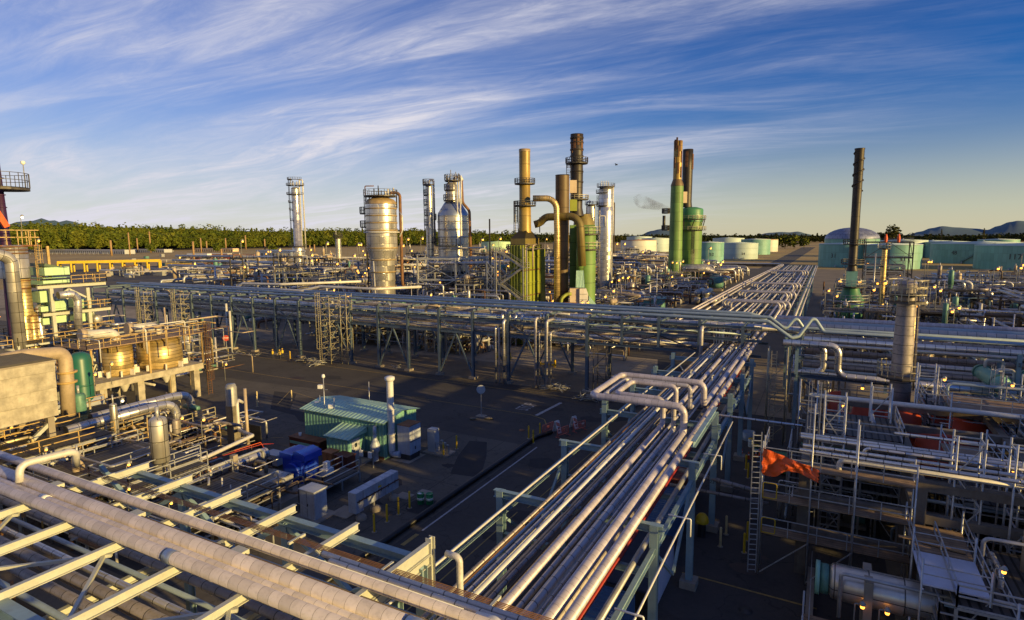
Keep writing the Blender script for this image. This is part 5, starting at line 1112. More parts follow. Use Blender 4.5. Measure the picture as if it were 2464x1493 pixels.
b = MB(); A = [Vector(C(1418, 715, -1)), Vector(C(1480, 790, -1)), Vector(C(1436, 790, -1)), Vector(C(1418, 762, -1))]; v2 = v3*.8
b.quad(A[::-1]); b.quad([A[0], A[0]+v2, A[1]+v2, A[1]], [(0, 0), (0, 3), (14, 3), (14, 0)]); b.quad([A[3], A[2], A[2]+v2, A[3]+v2]); b.build('inclined_chute', 'green_roof', t)
MB().tube([C(1352, 770, -5), C(1352, 715, -5), C(1365, 705, -4.5), C(1376, 705, -4.5)], s2.r(4), 12, 1.2).build('elbow_duct', 'furnace_green', t)
# ---- green stack with its furnace
s = Spot(1623, 690); t = thing('flue_stack', 'bright green stack with an ochre upper tube beside the round furnace', 'stack', s.p)
MB().lathe(s.x, s.y, [(0, s.r(18)), (s.z(660), s.r(17)), (s.z(600), s.r(15.5)), (s.z(448), s.r(14.5))], 32).build('lower_tube', 'stack_green', t)
MB().lathe(s.x, s.y, [(s.z(448), s.r(14.9)), (s.z(446), s.r(14.9)), (s.z(432), s.r(10.3))], 32).build('cone', 'stack_brown', t)
MB().lathe(s.x, s.y, [(s.z(433), s.r(10)), (s.z(350), s.r(10)), (s.z(339), s.r(10.2)), (s.z(339), s.r(8))], 28).build('upper_tube', 'stack_ochre', t)
va_ = toview(s.x, s.y)
for k, (a, r0) in enumerate(((-40, 350), (10, 365), (50, 378), (-40, 392), (10, 405), (50, 415), (-15, 345), (30, 352))):
    aa = R(va_+a); MB().box((s.x+math.cos(aa)*s.r(10.6), s.y+math.sin(aa)*s.r(10.6), s.z(r0)), (.3, .7, 4.5), aa).build('strake', 'steel_rust', t)
s = Spot(1660, 700, depth(s.p)*1.06); t = thing('furnace', 'round green furnace with dark stack, behind the bright green stack', 'furnace', s.p)
fx_, fy_ = s.side(1661, 0)
MB().lathe(fx_, fy_, [(0, s.r(25)), (s.z(635), s.r(26)), (s.z(530), s.r(26))], 36).build('firebox', 'stack_green', t)
MB().lathe(fx_, fy_, [(s.z(534), s.r(27.5)), (s.z(505), s.r(27.5)), (s.z(502), s.r(26)), (s.z(498), s.r(12))], 28).build('hood', 'green_plain', t)
bx1, by1 = s.side(1649, 1)
MB().lathe(bx1, by1, [(s.z(498), s.r(13)), (s.z(485), s.r(11.5)), (s.z(400), s.r(12)), (s.z(357), s.r(12)), (s.z(357), s.r(9.5))], 28).build('stack', 'stack_black', t)
for k, r0 in enumerate((370, 382, 394, 376, 388, 400)):
    aa = R(toview(bx1, by1)+(-12 if k < 3 else 62)); MB().box((bx1+math.cos(aa)*s.r(12.2), by1+math.sin(aa)*s.r(12.2), s.z(r0)), (.5, 1.0, 2.4), aa).build('strake', 'steel_rust', t)
box_front(t, 'panel', 'beige_panel', s, 1639, 1650, 488, 461, -2, 1.5)
deck_ring(t, fx_, fy_, s.z(553), s.r(26), s.r(35), 0, 360, rh=s.z(545)-s.z(553), w=.18, mr='handrail')
deck_ring(t, fx_, fy_, s.z(527), s.r(26), s.r(34), 0, 360, rh=s.z(519)-s.z(527), w=.18, mr='handrail')
for k in range(8):
    a = R(k*45+10); MB().bar((fx_+s.r(26)*math.cos(a), fy_+s.r(26)*math.sin(a), s.z(553)), (fx_+s.r(33)*math.cos(a+.3), fy_+s.r(33)*math.sin(a+.3), s.z(527)), .3).build('brace', 'steel_dark', t)
MB().ladder(*s.side(1666, -7), s.z(610), s.z(553), R(toview(fx_, fy_)), 1.2, True, .16).build('ladder', 'steel_dark', t)
X, Y = s.side(1667, -6); MB().ladder(X, Y, s.z(675), s.z(600), R(toview(fx_, fy_)), 1.4, True, .16).build('ladder', 'handrail', t)
MB().cyl(s.side(1596, 0)+(s.z(552),), s.side(1596, 0)+(s.z(518),), s.r(3.6), 14).build('side_vessel', 'steel_dark', t)
deck_ring(t, *s.side(1600, 0), s.z(553), .3, s.r(9), 0, 360, rh=2, w=.18); deck_ring(t, *s.side(1600, 0), s.z(512), .3, s.r(9), 0, 360, rh=2, w=.18)
MB().tube([s.side(1640, -8)+(s.z(645),), s.side(1712, -8)+(s.z(645),), s.side(1722, -9)+(s.z(700),)], s.r(11), 20, s.r(24)).build('duct_elbow', 'clad_dull', t)
# ---- right-hand tall thin black stack on its green drum
s = Spot(2041, 800); t = thing('flue_stack', 'lone tall black stack on a green base near the numbered tanks', 'stack', s.p); SR = s
MB().lathe(s.x, s.y, [(s.z(652), s.r(13)), (s.z(640), s.r(9.5)), (s.z(580), s.r(9.5)), (s.z(500), s.r(9.5)), (s.z(362), s.r(10.2)), (s.z(358), s.r(11)), (s.z(357), s.r(11)), (s.z(357), s.r(8))], 28).build('tube', 'stack_black', t)
b = MB(); P = []
for k in range(120):
    q = k/119; a = q*2*math.pi*3.6; P.append((s.x+s.r(10.8)*math.cos(a), s.y+s.r(10.8)*math.sin(a), s.z(460)+(s.z(366)-s.z(460))*q))
MB().tube(P, .16, 5, .01).build('helical_strake', 'stack_black', t)
deck_ring(t, s.x, s.y, s.z(586), s.r(9), s.r(22), 0, 360, rh=s.z(576)-s.z(586), w=.1)
deck_ring(t, s.x, s.y, s.z(634), s.r(10), s.r(24), 0, 360, rh=s.z(624)-s.z(634), w=.1)
q = s.r(11.5); MB().bx(s.x-q, s.x+q, s.y-q, s.y+q, s.z(690), s.z(652)).build('breeching_box', 'green_mint', t)
MB().lathe(s.x, s.y, [(0, s.r(29)), (s.z(722), s.r(29.5)), (s.z(718), s.r(28)), (s.z(705), s.r(20)), (s.z(690), s.r(16))], 36).build('drum', 'green_plain', t)
deck_ring(t, s.x, s.y, s.z(722), s.r(28), s.r(38), 0, 360, rh=1.3, w=.1, mr='steel_grey')
deck_ring(t, s.x, s.y, s.z(688), s.r(18), s.r(30), 0, 360, rh=1.3, w=.1, mr='steel_grey')
for k in range(6): a = R(60*k+15); MB().box((s.x+s.r(29.6)*math.cos(a), s.y+s.r(29.6)*math.sin(a), s.z(722)/2), (.2, .25, s.z(722)), a).build('stiffener', 'green_plain', t)
# gold-lit column and its open frame
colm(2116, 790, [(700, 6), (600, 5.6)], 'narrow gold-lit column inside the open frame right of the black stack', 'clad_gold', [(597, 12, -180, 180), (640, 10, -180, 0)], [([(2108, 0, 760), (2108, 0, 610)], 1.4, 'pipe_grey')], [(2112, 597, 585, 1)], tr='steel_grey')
colm(2168, 790, [(700, 29), (682, 27)], 'wide silver vessel behind the tall foreground column', 'clad_alu', [(712, 34, -60, 30)], [], [], tr='steel_grey')
# tall foreground column at the right
s, t = colm(2193, 955, [(940, 23), (760, 19.5), (700, 18.5), (685, 18.5)], 'tall ringed silver column rising among the scaffolds on the right', 'insul_grime', [(776, 1, 0, 1)], [], [], dist=66, tr='steel_grey', n=36)
for row, ro, a, c in ((722, 34, -30, 60), (902, 40, -120, 40), (704, 30, -180, 180)):
    v = toview(s.x, s.y); deck_ring(t, s.x, s.y, s.z(row), s.r(19), s.r(ro+10), v+a-20, v+c, rh=1.2, w=.07, mr='handrail')
for px_, w, m, b_ in ((2214, 4.0, 'clad_gold', -.6), (2203, 2.2, 'pipe_light', -2.2), (2223, 2.4, 'pipe_dark', .5)):
    MB().cyl(s.side(px_, b_)+(s.z(960),), s.side(px_-3, b_)+(s.z(690),), s.r(w), 12).build('riser', m, t)
MB().ladder(*s.side(2206, -1.5), s.z(1000), s.z(700), R(toview(s.x, s.y)+40), .5, True, .045).build('ladder', 'steel_grey', t)
# frame around the gold-lit column
a = G(2118, 760); frame3('open steel frame with cross braces around the gold-lit column', a.x-4, a.x+5, a.y+2, a.y+9, [4, 8, 12, hz(a, 640)], 1, 1, 'steel_grey', .32, 'grating', rm='steel_grey')
a = G(2105, 745, 0); frame3('tall framed platform tower behind the lone black stack, right side', a.x-3, a.x+9, a.y+6, a.y+16, [5, 10, 15, hz(a+Vector((0, 10, 0)), 583)], 2, 1, 'steel_dark', .3, 'grating', rm='steel_grey', decks=(3, 2))
for k, px_ in enumerate((2113, 2134)):
    q = a+Vector((2+3.2*k, 6, 0)); z = hz(q, 583); one('windsock_cover', MB().lathe(q.x, q.y, [(z, .35), (z+1.2, .45), (z+2.4, .2), (z+2.5, .01)], 10), 'orange_sheet', f'{["left", "right"][k]} of two orange wrapped lumps topping the framed platform tower', 'orange cover')
# smoke
# ================================================================ near things
def seg(a, b, w): return MB().bar(a, b, w)
def lamp(p, h, label, m='lamp_orange', arm=0.5, ang=0.0, r=.11, group='lit work lamps', post='handrail', z0=0.0):
    x, y = p[0], p[1]; t = thing('work_lamp', label, 'lamp', (x, y, z0), group); ax, ay = x+arm*math.cos(ang), y+arm*math.sin(ang)
    MB().tube([(x, y, z0), (x, y, z0+h), (ax, ay, z0+h)], max(.035, r*.28), 6, .08).build('post', post, t)
    MB().lathe(ax, ay, [(z0+h-.02, r*1.3), (z0+h+.06, r*1.5), (z0+h+.2, r*.6), (z0+h+.2, .01)], 10).build('shade', 'steel_grey', t)
    MB().lathe(ax, ay, [(z0+h-r*2.0, .01), (z0+h-r*1.7, r*.8), (z0+h-r, r), (z0+h-.02, r*.7)], 10).build('bulb', m, t); return t
# ---- green shed
t = thing('shed', 'mint green corrugated shed with sun-striped roof beside the white chimney pipe', 'shed', (-43.4, 46.5, 0))
x0, x1, y0, y1, H = -48.9, -38.0, 43.9, 49.2, 3.9
b = MB()
for (a, c) in (((x0, y0), (x1, y0)), ((x1, y0), (x1, y1)), ((x1, y1), (x0, y1)), ((x0, y1), (x0, y0))):
    L = math.hypot(a[0]-c[0], a[1]-c[1]); b.quad([(*a, 0.02), (*c, 0.02), (*c, H), (*a, H)], [(0, 0), (L, 0), (L, H), (0, H)])
ym = (y0+y1)/2; b.quad([(x1, y0, H), (x1, y1, H), (x1, ym, H+.5)]); b.quad([(x0, y1, H), (x0, y0, H), (x0, ym, H+.5)]); b.build('wall', 'green_clad', t)
b = MB(); e = .35
for s_, ya in ((1, y0-e), (-1, y1+e)):
    P = [(x0-e, ya, H-.02), (x1+e, ya, H-.02), (x1+e, ym, H+.56), (x0-e, ym, H+.56)]; P = P if s_ > 0 else P[::-1]
    u = [(0, 0), (11.6, 0), (11.6, 3), (0, 3)]; b.quad(P, u if s_ > 0 else [(0, 3), (11.6, 3), (11.6, 0), (0, 0)]); b.quad([(p[0], p[1], p[2]-.06) for p in P[::-1]])
b.build('roof', 'green_roof', t)
MB().bx(x0, x1, y0-.04, y0-.01, .02, .3).build('base_strip', 'rust_plate', t)
t2 = thing('shed', 'small green lean-to porch with a grey door, in front of the mint shed', 'shed', (-42.3, 43, 0))
a0, a1, c0, c1 = -43.2, -40.3, 41.4, 43.85; b = MB()
for (a, c) in (((a0, c0), (a1, c0)), ((a1, c0), (a1, c1)), ((a0, c1), (a0, c0))):
    L = math.hypot(a[0]-c[0], a[1]-c[1]); b.quad([(*a, .02), (*c, .02), (*c, 2.6), (*a, 2.6)], [(0, 0), (L, 0), (L, 2.6), (0, 2.6)])
b.build('wall', 'green_clad', t2)
b = MB(); b.quad([(a0-.2, c0-.25, 2.55), (a1+.25, c0-.25, 2.55), (a1+.25, c1, 3.15), (a0-.2, c1, 3.15)], [(0, 0), (3, 0), (3, 3), (0, 3)]).quad([(a1+.2, c0, 2.58), (a1+.2, c1, 3.1), (a1+.2, c1, 2.6)]).quad([(a0-.2, c1, 3.09), (a1+.25, c1, 3.09), (a1+.25, c0-.25, 2.49), (a0-.2, c0-.25, 2.49)]); b.build('roof', 'green_roof', t2)
d = MB().bx(a1+.01, a1+.06, 41.8, 42.9, .25, 2.35).build('door', 'grey_panel', t2); MB().bx(a1+.065, a1+.08, 42.2, 42.5, 1.5, 1.9).build('window', 'glass_dark', d); MB().bx(a1+.06, a1+.12, 42.0, 42.06, 1.1, 1.3).build('handle', 'steel_dark', d)
one('step', MB().bx(a1, a1+1.3, 41.3, 43.5, 0, .22), 'concrete', 'concrete doorstep below the grey door of the lean-to', 'step')
t = thing('chimney_pipe', 'tall white chimney pipe with a flared cap beside the mint shed', 'chimney pipe', (-37.6, 44.6, 0)); x, y = -37.6, 44.6
MB().lathe(x, y, [(.9, .34), (8.0, .34)], 20).build('pipe', 'pipe_white', t); MB().lathe(x, y, [(7.95, .36), (8.1, .5), (8.35, .5), (8.45, .3), (8.5, .01)], 20).build('cap', 'pipe_white', t)
MB().tube([(x, y, .95), (x, y, .5), (x+.9, y+.2, .5)], .33, 14, .4).build('elbow', 'cabinet_blue', t)
for z in (2.5, 5): MB().lathe(x, y, [(z, .34), (z, .40), (z+.12, .40), (z+.12, .34)], 20).build('flange', 'pipe_white', t)
t = thing('blower', 'pale blue-grey funnel blower between the shed wall and white chimney', 'blower', (-38.6, 43.6, 0)); x, y = -38.7, 43.4
MB().lathe(x, y, [(0, .3), (.9, .3), (1.0, .48), (1.6, .48), (2.3, .2), (2.7, .2)], 18).build('hopper', 'cabinet_blue', t); MB().tube([(x, y, 2.6), (x, y, 3.3), (x-.4, y+.5, 3.3)], .19, 12, .3).build('elbow', 'cabinet_blue', t)
t = thing('filter_unit', 'tall pale blue filter cabinet with a rusty brown top', 'cabinet', (-36.3, 45.6, 0))
MB().bx(-37.0, -35.5, 44.8, 46.6, .6, 3.5).build('body', 'cabinet_blue', t); MB().bx(-37.03, -35.47, 44.77, 46.63, 3.5, 3.56).build('top', 'rust_plate', t)
MB().bx(-36.9, -35.6, 44.9, 46.5, .02, .6).build('base', 'steel_dark', t); MB().bx(-35.5, -35.46, 44.9, 46.5, 1.9, 1.95).build('seam', 'steel_dark', t); MB().bx(-35.5, -35.44, 45.6, 45.7, 1.0, 1.3).build('handle', 'steel_dark', t)
one('slab', MB().bx(-37.6, -35.2, 44.2, 47.0, 0.0, .02), 'concrete', 'concrete slab under the filter cabinet', 'slab')
t = thing('switch_box', 'grey upright switch box on a concrete plinth right of the shed', 'cabinet', (-34.9, 48, 0))
MB().bx(-35.4, -34.5, 47.6, 48.4, .15, 2.5).build('body', 'grey_panel', t); MB().bx(-35.8, -32.8, 47.2, 48.9, 0, .15).build('plinth', 'concrete', t)
for k in range(3): MB().bx(-33.9+.35*k, -33.65+.35*k, 47.7, 47.95, .15, 1.5-.2*k).build('post', 'steel_grey', t)
MB().rail([(-34.2, 47.3, .15), (-33.0, 47.3, .15)], 1.2, .05, .6).build('frame', 'steel_grey', t)
t = thing('meter_stand', 'stand with three small white meter boxes in front of the shed', 'meter stand', (-38.2, 41.8, 0))
for x in (-39.2, -37.6): MB().box((x, 41.8, .9), (.09, .09, 1.8)).build('post', 'steel_grey', t)
MB().bx(-39.3, -37.5, 41.77, 41.83, 1.0, 1.1).build('rail', 'steel_grey', t)
for k in range(3): MB().bx(-39.15+.55*k, -38.8+.55*k, 41.6, 41.76, 1.0, 1.6).build('meter', 'paint_white' if k != 1 else 'paint_black', t)
def cabinet(x0, x1, y0, y1, z0, z1, m, label, name='cabinet', roof=None, door=True, gable=0):
    t = thing(name, label, 'cabinet', ((x0+x1)/2, (y0+y1)/2, z0)); MB().bx(x0, x1, y0, y1, z0, z1).build('body', m, t)
    MB().bx(x0-.06, x1+.06, y0-.08, y1+.06, z1, z1+.07).build('lid', roof or m, t)
    if door:
        MB().bx((x0+x1)/2-.012, (x0+x1)/2+.012, y0-.012, y0-.001, z0+.1, z1-.1).build('door_seam', 'paint_black', t); MB().bx((x0+x1)/2+.06, (x0+x1)/2+.1, y0-.05, y0-.001, (z0+z1)/2-.1, (z0+z1)/2+.1).build('handle', 'steel_dark', t)
    return t
cabinet(-35.9, -34.3, 31.3, 32.6, .12, 2.35, 'cabinet_blue', 'large pale grey-blue metal cabinet standing alone near the blue motor', roof='grey_panel'); one('slab', MB().bx(-36.4, -33.8, 30.8, 33.2, 0, .12), 'concrete', 'stained concrete slab under the large pale cabinet', 'slab')
cabinet(-42.3, -41.1, 39.9, 40.9, .02, 1.45, 'box_orange', 'orange-brown wooden locker beside the lean-to porch')
cabinet(-40.5, -38.9, 39.7, 40.8, .02, 1.5, 'box_rust', 'dark rust-red double-door locker in front of the lean-to porch')
cabinet(-49.6, -45.2, 42.3, 43.5, .02, 1.1, 'box_rust', 'long low rusty bin along the front of the mint shed', door=False, roof='rust_plate')
one('blue_strip', MB().bx(-49.5, -45.3, 42.27, 42.3, .45, .75), 'green_mint', 'turquoise panel on the long rusty bin', 'panel')
one('bucket', MB().lathe(-48.6, 42.9, [(1.17, .12), (1.5, .17), (1.5, .14), (1.2, .1)], 12), 'paint_white', 'small white bucket on the long rusty bin', 'bucket')
cabinet(-47.4, -45.6, 37.3, 38.4, .3, 1.3, 'grey_panel', 'flat-topped grey box left behind the blue motor', door=False)
cabinet(-45.6, -43.9, 38.4, 39.5, .3, 1.6, 'grey_panel', 'taller grey box right behind the blue motor', door=False)
# bus duct
t = thing('transformer_box', 'long row of pale electrical boxes on concrete feet beside the bollards', 'electrical box', (-32.6, 36, 0))
for k in range(6): MB().bx(-32.3, -31.5, 32.9+.87*k, 33.73+.87*k, .75-(.2 if k == 0 else 0), 2.2).build('box', 'cabinet_blue', t); MB().bx(-31.49, -31.46, 33.2+.87*k, 33.26+.87*k, 1.3, 1.6).build('latch', 'steel_dark', t)
MB().bx(-31.47, -31.4, 33.0, 38.1, 1.45, 1.53).build('rail', 'steel_rust', t)
MB().bx(-31.49, -31.46, 35.5, 35.85, 1.7, 1.85).build('warning_sign', 'paint_yellow', t)
for k, y in enumerate((33.3, 35.0, 37.3)):
    MB().box((-31.6, y, .5), (.14, .14, .6)).build('post', 'steel_grey', t); MB().lathe(-31.4, y, [(0, .45), (.22, .45), (.4, .3), (.4, .01)], 7).build('footing', 'concrete', t)
one('slab', MB().bx(-34.2, -32.4, 32.7, 34.4, 0, .1), 'concrete', 'stained concrete slab under the row of electrical boxes', 'slab')
# bollards
bp = [(-29.1, 32.2, 'nearest yellow bollard left of the road, by the electrical boxes'), (-29.3, 33.9, 'second yellow bollard by the electrical boxes'), (-29.3, 35.3, 'third yellow bollard by the electrical boxes, with black scuffs'), (-29.2, 36.6, 'fourth yellow bollard, just before the green drums'),
      (-28.0, 56.1, 'left yellow bollard of three by the pink barriers'), (-26.9, 55.0, 'nearest yellow bollard of three by the pink barriers'), (-27.3, 57.5, 'right yellow bollard of three by the pink barriers'), (-33.3, 47.4, 'yellow bollard right of the grey switch box'), (-33.3, 49.8, 'farther yellow bollard right of the switch box'),
      (-5.7, 41.9, 'cream-lit bollard on the right yard, leftmost'), (-5.6, 43.9, 'yellow bollard behind the cream-lit one on the right yard'), (-4.1, 41.8, 'yellow bollard nearest the scaffold ladder'), (-4.1, 43.7, 'yellow bollard right behind the one nearest the scaffold ladder'), (-5.4, 55.6, 'yellow bollard below the orange cones'), (-5.8, 57.6, 'yellow bollard left of the orange cones'),
      (-67.5, 52.6, 'left tan bollard beside the pipe post on the left yard'), (-65.5, 51.0, 'tan bollard nearest the pipe post on the left yard'), (-63.8, 55.2, 'tan bollard behind the tall cream post'), (-86.5, 75.0, 'yellow bollard under the long rack left of the workers'), (-88, 90, 'yellow bollard at the far corner of the long rack')]
for i, (x, y, l) in enumerate(bp):
    t = thing('bollard', l, 'bollard', (x, y, 0), 'steel bollards'); mm = 'paint_cream' if 'cream' in l or 'tan' in l else 'paint_yellow'
    MB().lathe(x, y, [(0, .085), (1.38, .085), (1.45, .06), (1.48, .01)], 12).build('post', mm, t); MB().lathe(x, y, [(0.004, .2), (.03, .2), (.03, .08)], 12).build('base', 'concrete', t)
    if i in (5, 6, 2): MB().lathe(x, y, [(1.1, .087), (1.1, .09), (1.16, .09), (1.16, .087)], 12).build('band', 'paint_black', t)
def barrel(x, y, m, label, mid=None, lid=None):
    t = thing('drum', label, 'drum', (x, y, 0), 'steel drums'); MB().lathe(x, y, [(0, .29), (.3, .29), (.31, .3), (.32, .29), (.58, .29), (.59, .3), (.6, .29), (.88, .29)], 20).build('body', m, t)
    MB().lathe(x, y, [(.86, .3), (.89, .3), (.89, .27), (.86, .26), (.86, .01)], 20).build('lid', lid or m, t)
    if mid: MB().lathe(x, y, [(.34, .291), (.34, .294), (.56, .294), (.56, .291)], 20).build('stripe', mid, t)
barrel(-28.9, 37.7, 'drum_green', 'left green drum with a white stripe and white label on its lid', 'drum_white', 'drum_green'); barrel(-28.2, 38.0, 'drum_green', 'right green drum with a white stripe', 'drum_white')
one('label_plate', MB().box((-28.95, 37.65, .893), (.3, .25, .006)), 'paint_white', 'white paper label on the left green drum lid', 'paper label')
barrel(-5.4, 62.5, 'green_deep', 'dark green drum with a white band and yellow lid under the roadside rack', 'drum_white', 'paint_yellow'); barrel(-6.1, 64.4, 'drum_white', 'white drum with a yellow lid behind the dark green one', None, 'paint_yellow')
for (x, y, w, d_, l) in ((-31.0, 38.2, 1.3, 1.1, 'left square concrete hatch cover by the bollards'), (-29.9, 39.6, 1.1, .8, 'right lighter hatch cover by the bollards'), (-36.9, 60.8, 1.2, 1.0, 'square manhole slab beside the stop line'), (-22.6, 88.0, 2.4, 1.2, 'pale rectangular hatch on the road behind the long rack')):
    one('hatch_cover', MB().bx(x-w/2, x+w/2, y-d_/2, y+d_/2, .0, .05), 'concrete', l, 'hatch cover')
for (x, y, l) in ((-29.9, 35.2, 'round manhole rim by the bollards'), (-29.9, 58.2, 'round brass-lit manhole cover left of the barrier bollards'), (-3.2, 35.0, 'round manhole cover on the right yard')):
    one('manhole', MB().lathe(x, y, [(.012, .38), (.03, .38), (.03, .01)], 20), 'rust_plate' if 'brass' in l else 'steel_dark', l, 'manhole cover')
# big black hose along the road
pipe([(-27.2, 10, .26), (-27.2, 56.2, .26), (-26.4, 58.6, .24)], .23, 'hose_black', 'long black hose lying along the left road edge', 'hose', 'hose', None, 14, 1.5)
pipe([(-21.2, 100, .15), (-18.3, 92, .15), (-18.2, 84, .15), (-19.2, 78, .15), (-21.4, 72.5, .15)], .13, 'pipe_grey', 'grey hose curving over the road under the truss', 'hose', 'hose', None, 10, 3)
# barriers
def barrier(x, y, rz, label):
    t = thing('barrier', label, 'barrier', (0, 0, 0), 'pink crowd barriers'); b = MB(); b.tube([(-1.0, 0, .15), (-1.0, 0, 1.05), (1.0, 0, 1.05), (1.0, 0, .15)], .035, 8, .15); b.bar((-1, 0, .25), (1, 0, .25), .05); b.build('frame', 'paint_pink', t)
    b = MB()
    for k in range(11): b.bar((-.9+.18*k, 0, .25), (-.9+.18*k, 0, 1.03), .03)
    b.build('bars', 'paint_pink', t); MB().box((0, -.03, .68), (.55, .03, .35)).build('panel', 'paint_pink', t)
    for s_ in (-.8, .8): MB().bar((s_, -.4, .03), (s_, .4, .03), .05).bar((s_, 0, .03), (s_, 0, .25), .05).build('foot', 'paint_pink', t)
    t.location = (x, y, .02); t.rotation_euler = (0, 0, rz); return t
barrier(-26.9, 58.8, R(78), 'left pink barrier, farthest from the viewer end of the hose'); barrier(-24.9, 58.4, R(75), 'middle pink barrier, nearest to the viewer'); barrier(-24.0, 61.0, R(68), 'right pink barrier with white lettering panel')
bt = [o for o in bpy.data.objects if o.get('label', '').startswith('right pink')][0]; text('lettering', '462', .3, 'paint_white', bt, Matrix.Translation((.55, -.05, .75)) @ Matrix.Rotation(R(90), 4, 'X'), .005)
def aboard(x, y, rz, label):
    t = thing('barricade', label, 'barricade', (0, 0, 0), 'white barricades with orange stripes')
    for s_ in (-1, 1):
        b = MB(); M = Matrix.Rotation(s_*.28, 3, 'X'); b.box((0, s_*.25, .72), (.62, .05, 1.4), M=M); p = b.build('panel', 'paint_white', t)
        for k in range(3): MB().box((0, s_*(.25+.03)-s_*.28*(.42-.13*k)+s_*.02, 1.14-.13*k), (.6, .02, .07), M=M @ Matrix.Rotation(.5, 3, 'Y')).build('stripe', 'orange_sheet', p)
        for k in range(2): MB().box((0, s_*(.25+.035)+s_*.28*(.1+.28*k), .62-.3*k), (.3, .02, .16), M=M).build('opening', 'paint_black', p)
    t.location = (x, y, .02); t.rotation_euler = (0, 0, rz)
aboard(-26.0, 59.2, R(70), 'left white barricade with orange stripes between the pink barriers'); aboard(-24.9, 61.6, R(70), 'right white barricade with orange stripes between the pink barriers')
def cone(x, y, label):
    t = thing('traffic_cone', label, 'cone', (x, y, 0), 'orange traffic cones'); MB().bx(x-.18, x+.18, y-.18, y+.18, 0, .04).build('base', 'orange_red', t); MB().lathe(x, y, [(.04, .14), (.45, .075), (.72, .035), (.74, .01)], 12).build('body', 'orange_sheet', t); MB().lathe(x, y, [(.4, .09), (.52, .07)], 12).build('collar', 'paint_white', t)
for i, (x, y) in enumerate(((-6.6, 61.2), (-5.9, 60.6), (-5.3, 61.4), (-5.0, 62.0))): cone(x, y, ['leftmost', 'nearest', 'right', 'rearmost'][i]+' traffic cone of the four on the right yard')
cone(-14.6, 38.8, 'single traffic cone beside a left column of the roadside rack')
# stop sign and its pole, disc sign on the corner
def sign(x, y, label, face, h, r, board=None, oct_=False):
    t = thing('road_sign', label, 'sign', (x, y, 0)); MB().box((x, y, h/2), (.09, .09, h)).build('post', 'steel_galv', t); v = math.atan2(-y, -x)
    b = MB().tube([(x+.06*math.cos(v), y+.06*math.sin(v), h), (x+.1*math.cos(v), y+.1*math.sin(v), h)], r, 8 if oct_ else 20); d_ = b.build('plate', face, t); return t, v
t, v = sign(-105.2, 75.6, 'red round stop sign on a pale post left of the workers', 'paint_red', 2.4, .62, oct_=True)
text('lettering', 'STOP', .42, 'paint_white', t, Matrix.Translation((.13*math.cos(v), .13*math.sin(v), 2.4)) @ Matrix.Rotation(v+math.pi/2, 4, 'Z') @ Matrix.Rotation(R(90), 4, 'X'), .01)
sign(-36.9, 60.8, 'thin sign pole with an edge-on grey disc beside the road lettering', 'grey_panel', 3.4, .55)
sign(-95.6, 90.0, 'small round pale sign hanging under the long rack', 'grey_panel', 2.6, .4)
# workers
def person(x, y, rz, label, lean=0.0, vest='hivis'):
    t = thing('person', label, 'person', (x, y, 0)); b = MB(); c, s_ = math.cos(rz), math.sin(rz)
    W_ = lambda a, f, z: (x+a*c-f*s_, y+a*s_+f*c, z)
    me = bpy.data.meshes.new('body'); J = [(0, 0, .95), (0, .02, 1.15), (0, .02, 1.38), (0, .01, 1.5), (0, .03, 1.62), (0, .04, 1.72), (.11, 0, .9), (.13, .08, .5), (.14, .02, .08), (.14, .14, .04), (-.11, 0, .9), (-.13, -.06, .5), (-.14, -.02, .08), (-.14, .1, .04), (.2, .0, 1.38), (.27, .05, 1.12), (.25, .22, .92), (.24, .28, .86), (-.2, 0, 1.38), (-.27, .02, 1.12), (-.24, .16, .92), (-.23, .22, .86)]
    Rr = [.15, .15, .17, .07, .09, .08, .09, .065, .045, .04, .09, .065, .045, .04, .065, .05, .04, .035, .065, .05, .04, .035]
    E_ = [(0, 1), (1, 2), (2, 3), (3, 4), (4, 5), (0, 6), (6, 7), (7, 8), (8, 9), (0, 10), (10, 11), (11, 12), (12, 13), (2, 14), (14, 15), (15, 16), (16, 17), (2, 18), (18, 19), (19, 20), (20, 21)]
    me.from_pydata(J, E_, []); o = bpy.data.objects.new('body', me); SC.collection.objects.link(o); sk = o.modifiers.new('s', 'SKIN')
    for i, r in enumerate(Rr): me.skin_vertices[0].data[i].radius = (r, r*.8)
    me.skin_vertices[0].data[0].use_root = True; o.modifiers.new('u', 'SUBSURF').levels = 1; me.materials.append(MATS['cloth_navy']); o.parent = t
    dg = bpy.context.evaluated_depsgraph_get(); dg.update(); m2 = bpy.data.meshes.new_from_object(o.evaluated_get(dg)); o.modifiers.clear(); o.data = m2
    if not m2.materials: m2.materials.append(MATS['cloth_navy'])
    MB().lathe(0, .02, [(.92, .2), (1.15, .19), (1.38, .22), (1.47, .1)], 14).build('vest', vest, t, (0, 0, 0)); MB().lathe(0, .035, [(1.56, .085), (1.62, .098), (1.68, .1)], 12).build('face', 'skin', t, (0, 0, 0))
    MB().lathe(0, .03, [(1.68, .16), (1.69, .13), (1.76, .12), (1.82, .06), (1.83, .01)], 14).build('hard_hat', 'paint_yellow', t, (0, 0, 0)); t.rotation_euler = (0, 0, rz); return t
for ch in (): pass
person(-89.4, 73.6, R(200), 'left worker in a yellow jacket and hard hat under the long rack')
person(-88.5, 75.0, R(60), 'middle worker in yellow standing behind the other two'); person(-87.9, 73.9, R(150), 'right worker in yellow with a hard hat, facing the road')
t = thing('hydrant', 'yellow-covered fire monitor on a dark stand under the roadside rack', 'fire monitor', (-8.6, 43.6, 0)); x, y = G(1688, 1290)[:2]; t.location = (x, y, 0)
